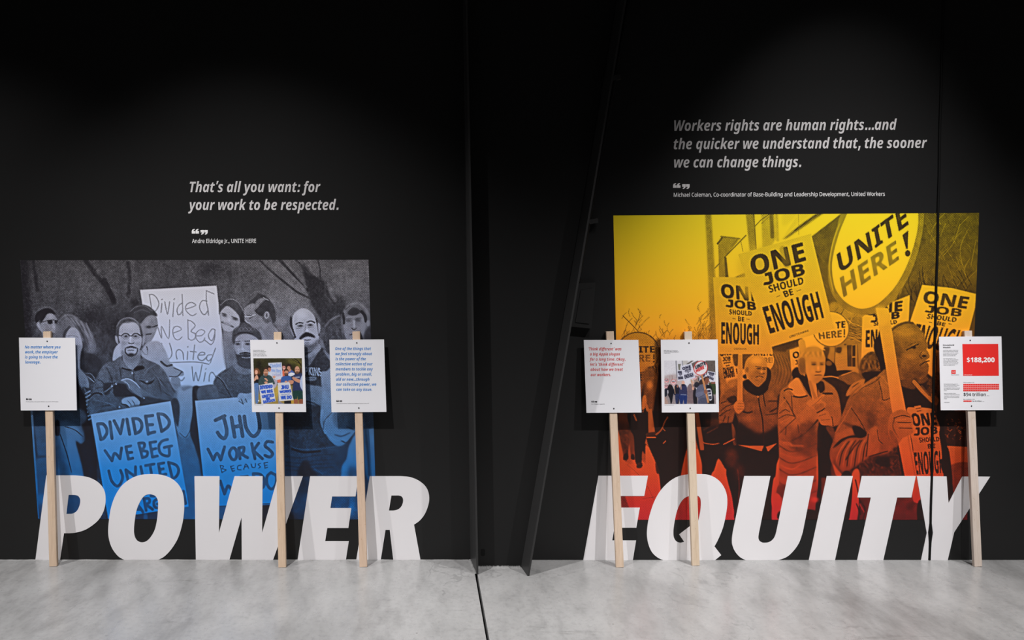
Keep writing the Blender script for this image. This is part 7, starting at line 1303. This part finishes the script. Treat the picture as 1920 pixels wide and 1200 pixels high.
# 5: colour print of the march
o5 = (1230, 615)
t, c_, tx, cf, n = picket(4, (1290.3, 622.3), (1305, 1061), [(1239, 637), (1345.6, 636.5), (1348, 772.8), (1241, 773.4)], [zp(o5, KZ, 438, 199), zp(o5, KZ, 454, 1063)], 'picket sign with a colour photo of a march and a round red-rimmed sign')
picture_grid('photo_print', [zp(o5, KZ, 110, 432), zp(o5, KZ, 783, 431), zp(o5, KZ, 796, 1005), zp(o5, KZ, 114, 1007)], (zp(o5, KZ, 108, 0)[0], zp(o5, KZ, 0, 428)[1], PB.r*KZ, PB.T), .36, lambda p: plane_many(p, cf+n*.0004, n), M_PHOTO, c_, 'picture')
tx('caption_line_text', lines([('UNITE HERE Local 7 marching at', 102, 288, 304), ('the Baltimore Marriott Waterfront', 103, 302, 321), ('in March 2019', 103, 188, 339)], o5, KZ, 1.35, 'R', 6), M_INKG)
tx('credit_text', lines([('Photo by United Workers', 112, 238, 1023)], o5, KZ, 1.0, 'R'), M_INKG)
# 6: household wealth figures
o6 = (1755, 615)
t, c_, tx, cf, n = picket(5, (1815.6, 621), (1834.5, 1063), [(1760.7, 631.4), (1877.7, 630.8), (1881, 769), (1764, 769.2)], [zp(o6, KZ, 454, 163), zp(o6, KZ, 472, 1033)], 'rightmost picket sign, white card with a red square and wealth figures')
tx('heading_line_text', lines([('Household', 90, 242, 236), ('Wealth', 92, 194, 267)], o6, KZ, 2.7, 'B', 4), M_INK)
tx('body_line_text', lines([('In 2019 the median white house-', 92, 298, 300), ('hold had held $188,200 in wealth', 92, 292, 318), ('almost eight times the median', 92, 298, 336), ('wealth for Black households,', 92, 280, 354), ('which stood at $24,100.', 92, 262, 371), ('The estimated gap is not', 96, 258, 408), ('new. In 1983, the gap between', 96, 296, 426), ('white and Black families was', 97, 282, 443), ('nearly $85; in 2019 the gap rose', 97, 298, 461), ('to $164 and was expected to', 97, 292, 478), ('widen by 2020 dollars.', 98, 254, 496),
    ('During the second quarter of', 104, 286, 746), ('2021, white households, which', 104, 310, 764), ('constitute 60 percent of the', 105, 280, 781), ('U.S. population, held the present', 105, 318, 799), ('$94 trillion of total household', 105, 306, 816), ('wealth.', 105, 146, 834), ('Black households, which', 107, 266, 871), ('constitute 13.4 percent of the U.S.', 107, 316, 888), ('population, held just 4 percent', 107, 308, 906), ('$4.6 trillion of total household', 107, 308, 923), ('wealth.', 107, 148, 941), ('Federal Reserve', 108, 180, 990), ('Black household', 203, 306, 625)], o6, KZ, 1.35, 'R', 3), M_INKG)
tx('red_square', [[np.array([zp(o6, KZ, 349, 213), zp(o6, KZ, 824, 211), zp(o6, KZ, 833, 633), zp(o6, KZ, 361, 635)])]], M_REDP)
tx('figure_text', lines([('$188,200', 404, 778, 452)], o6, KZ, 8.6, 'B', 8)+lines([('white household', 368, 478, 625)], o6, KZ, 1.2, 'B', 4), M_PAPER, .0008)
tx('small_red_square', rect(o6, KZ, 203, 558, 262, 607), M_REDP); tx('small_figure_text', lines([('$24,100', 210, 256, 588)], o6, KZ, 1.5, 'B', 4), M_PAPER, .0008)
sq = []
for r_ in range(4):
    for q_ in range(20 if r_ < 3 else 14):
        sq += rect(o6, KZ, 363+q_*23.7, 741+r_*26.2, 363+q_*23.7+18, 741+r_*26.2+16)
back = rect(o6, KZ, 361, 738, 836, 818)+rect(o6, KZ, 361, 816, 694, 840)
tx('block_ground', back, M_PINK, .0003); tx('red_blocks', sq, M_REDP, .0008)
tx('small_block_ground', rect(o6, KZ, 363, 959, 472, 978), M_PINK, .0003); tx('small_red_blocks', sum([rect(o6, KZ, 365+u*22, 961, 382+u*22, 976) for u in range(5)], []), M_REDP, .0008)
tx('total_text', lines([('$94 trillion', 362, 664, 901)], o6, KZ, 6.0, 'R', 10), M_INK)
tx('small_total_text', lines([('$4.6 trillion', 482, 606, 976)], o6, KZ, 2.2, 'R', 10)+lines([('White households in 2021', 362, 510, 726), ('Black households in 2021', 362, 516, 947)], o6, KZ, 1.2, 'R', 6)+lines([('(60%)', 672, 704, 900), ('(13%)', 614, 638, 976)], o6, KZ, 1.0, 'R'), M_INKG)
for o in SC.objects:
    if '_o' in o: del o['_o']
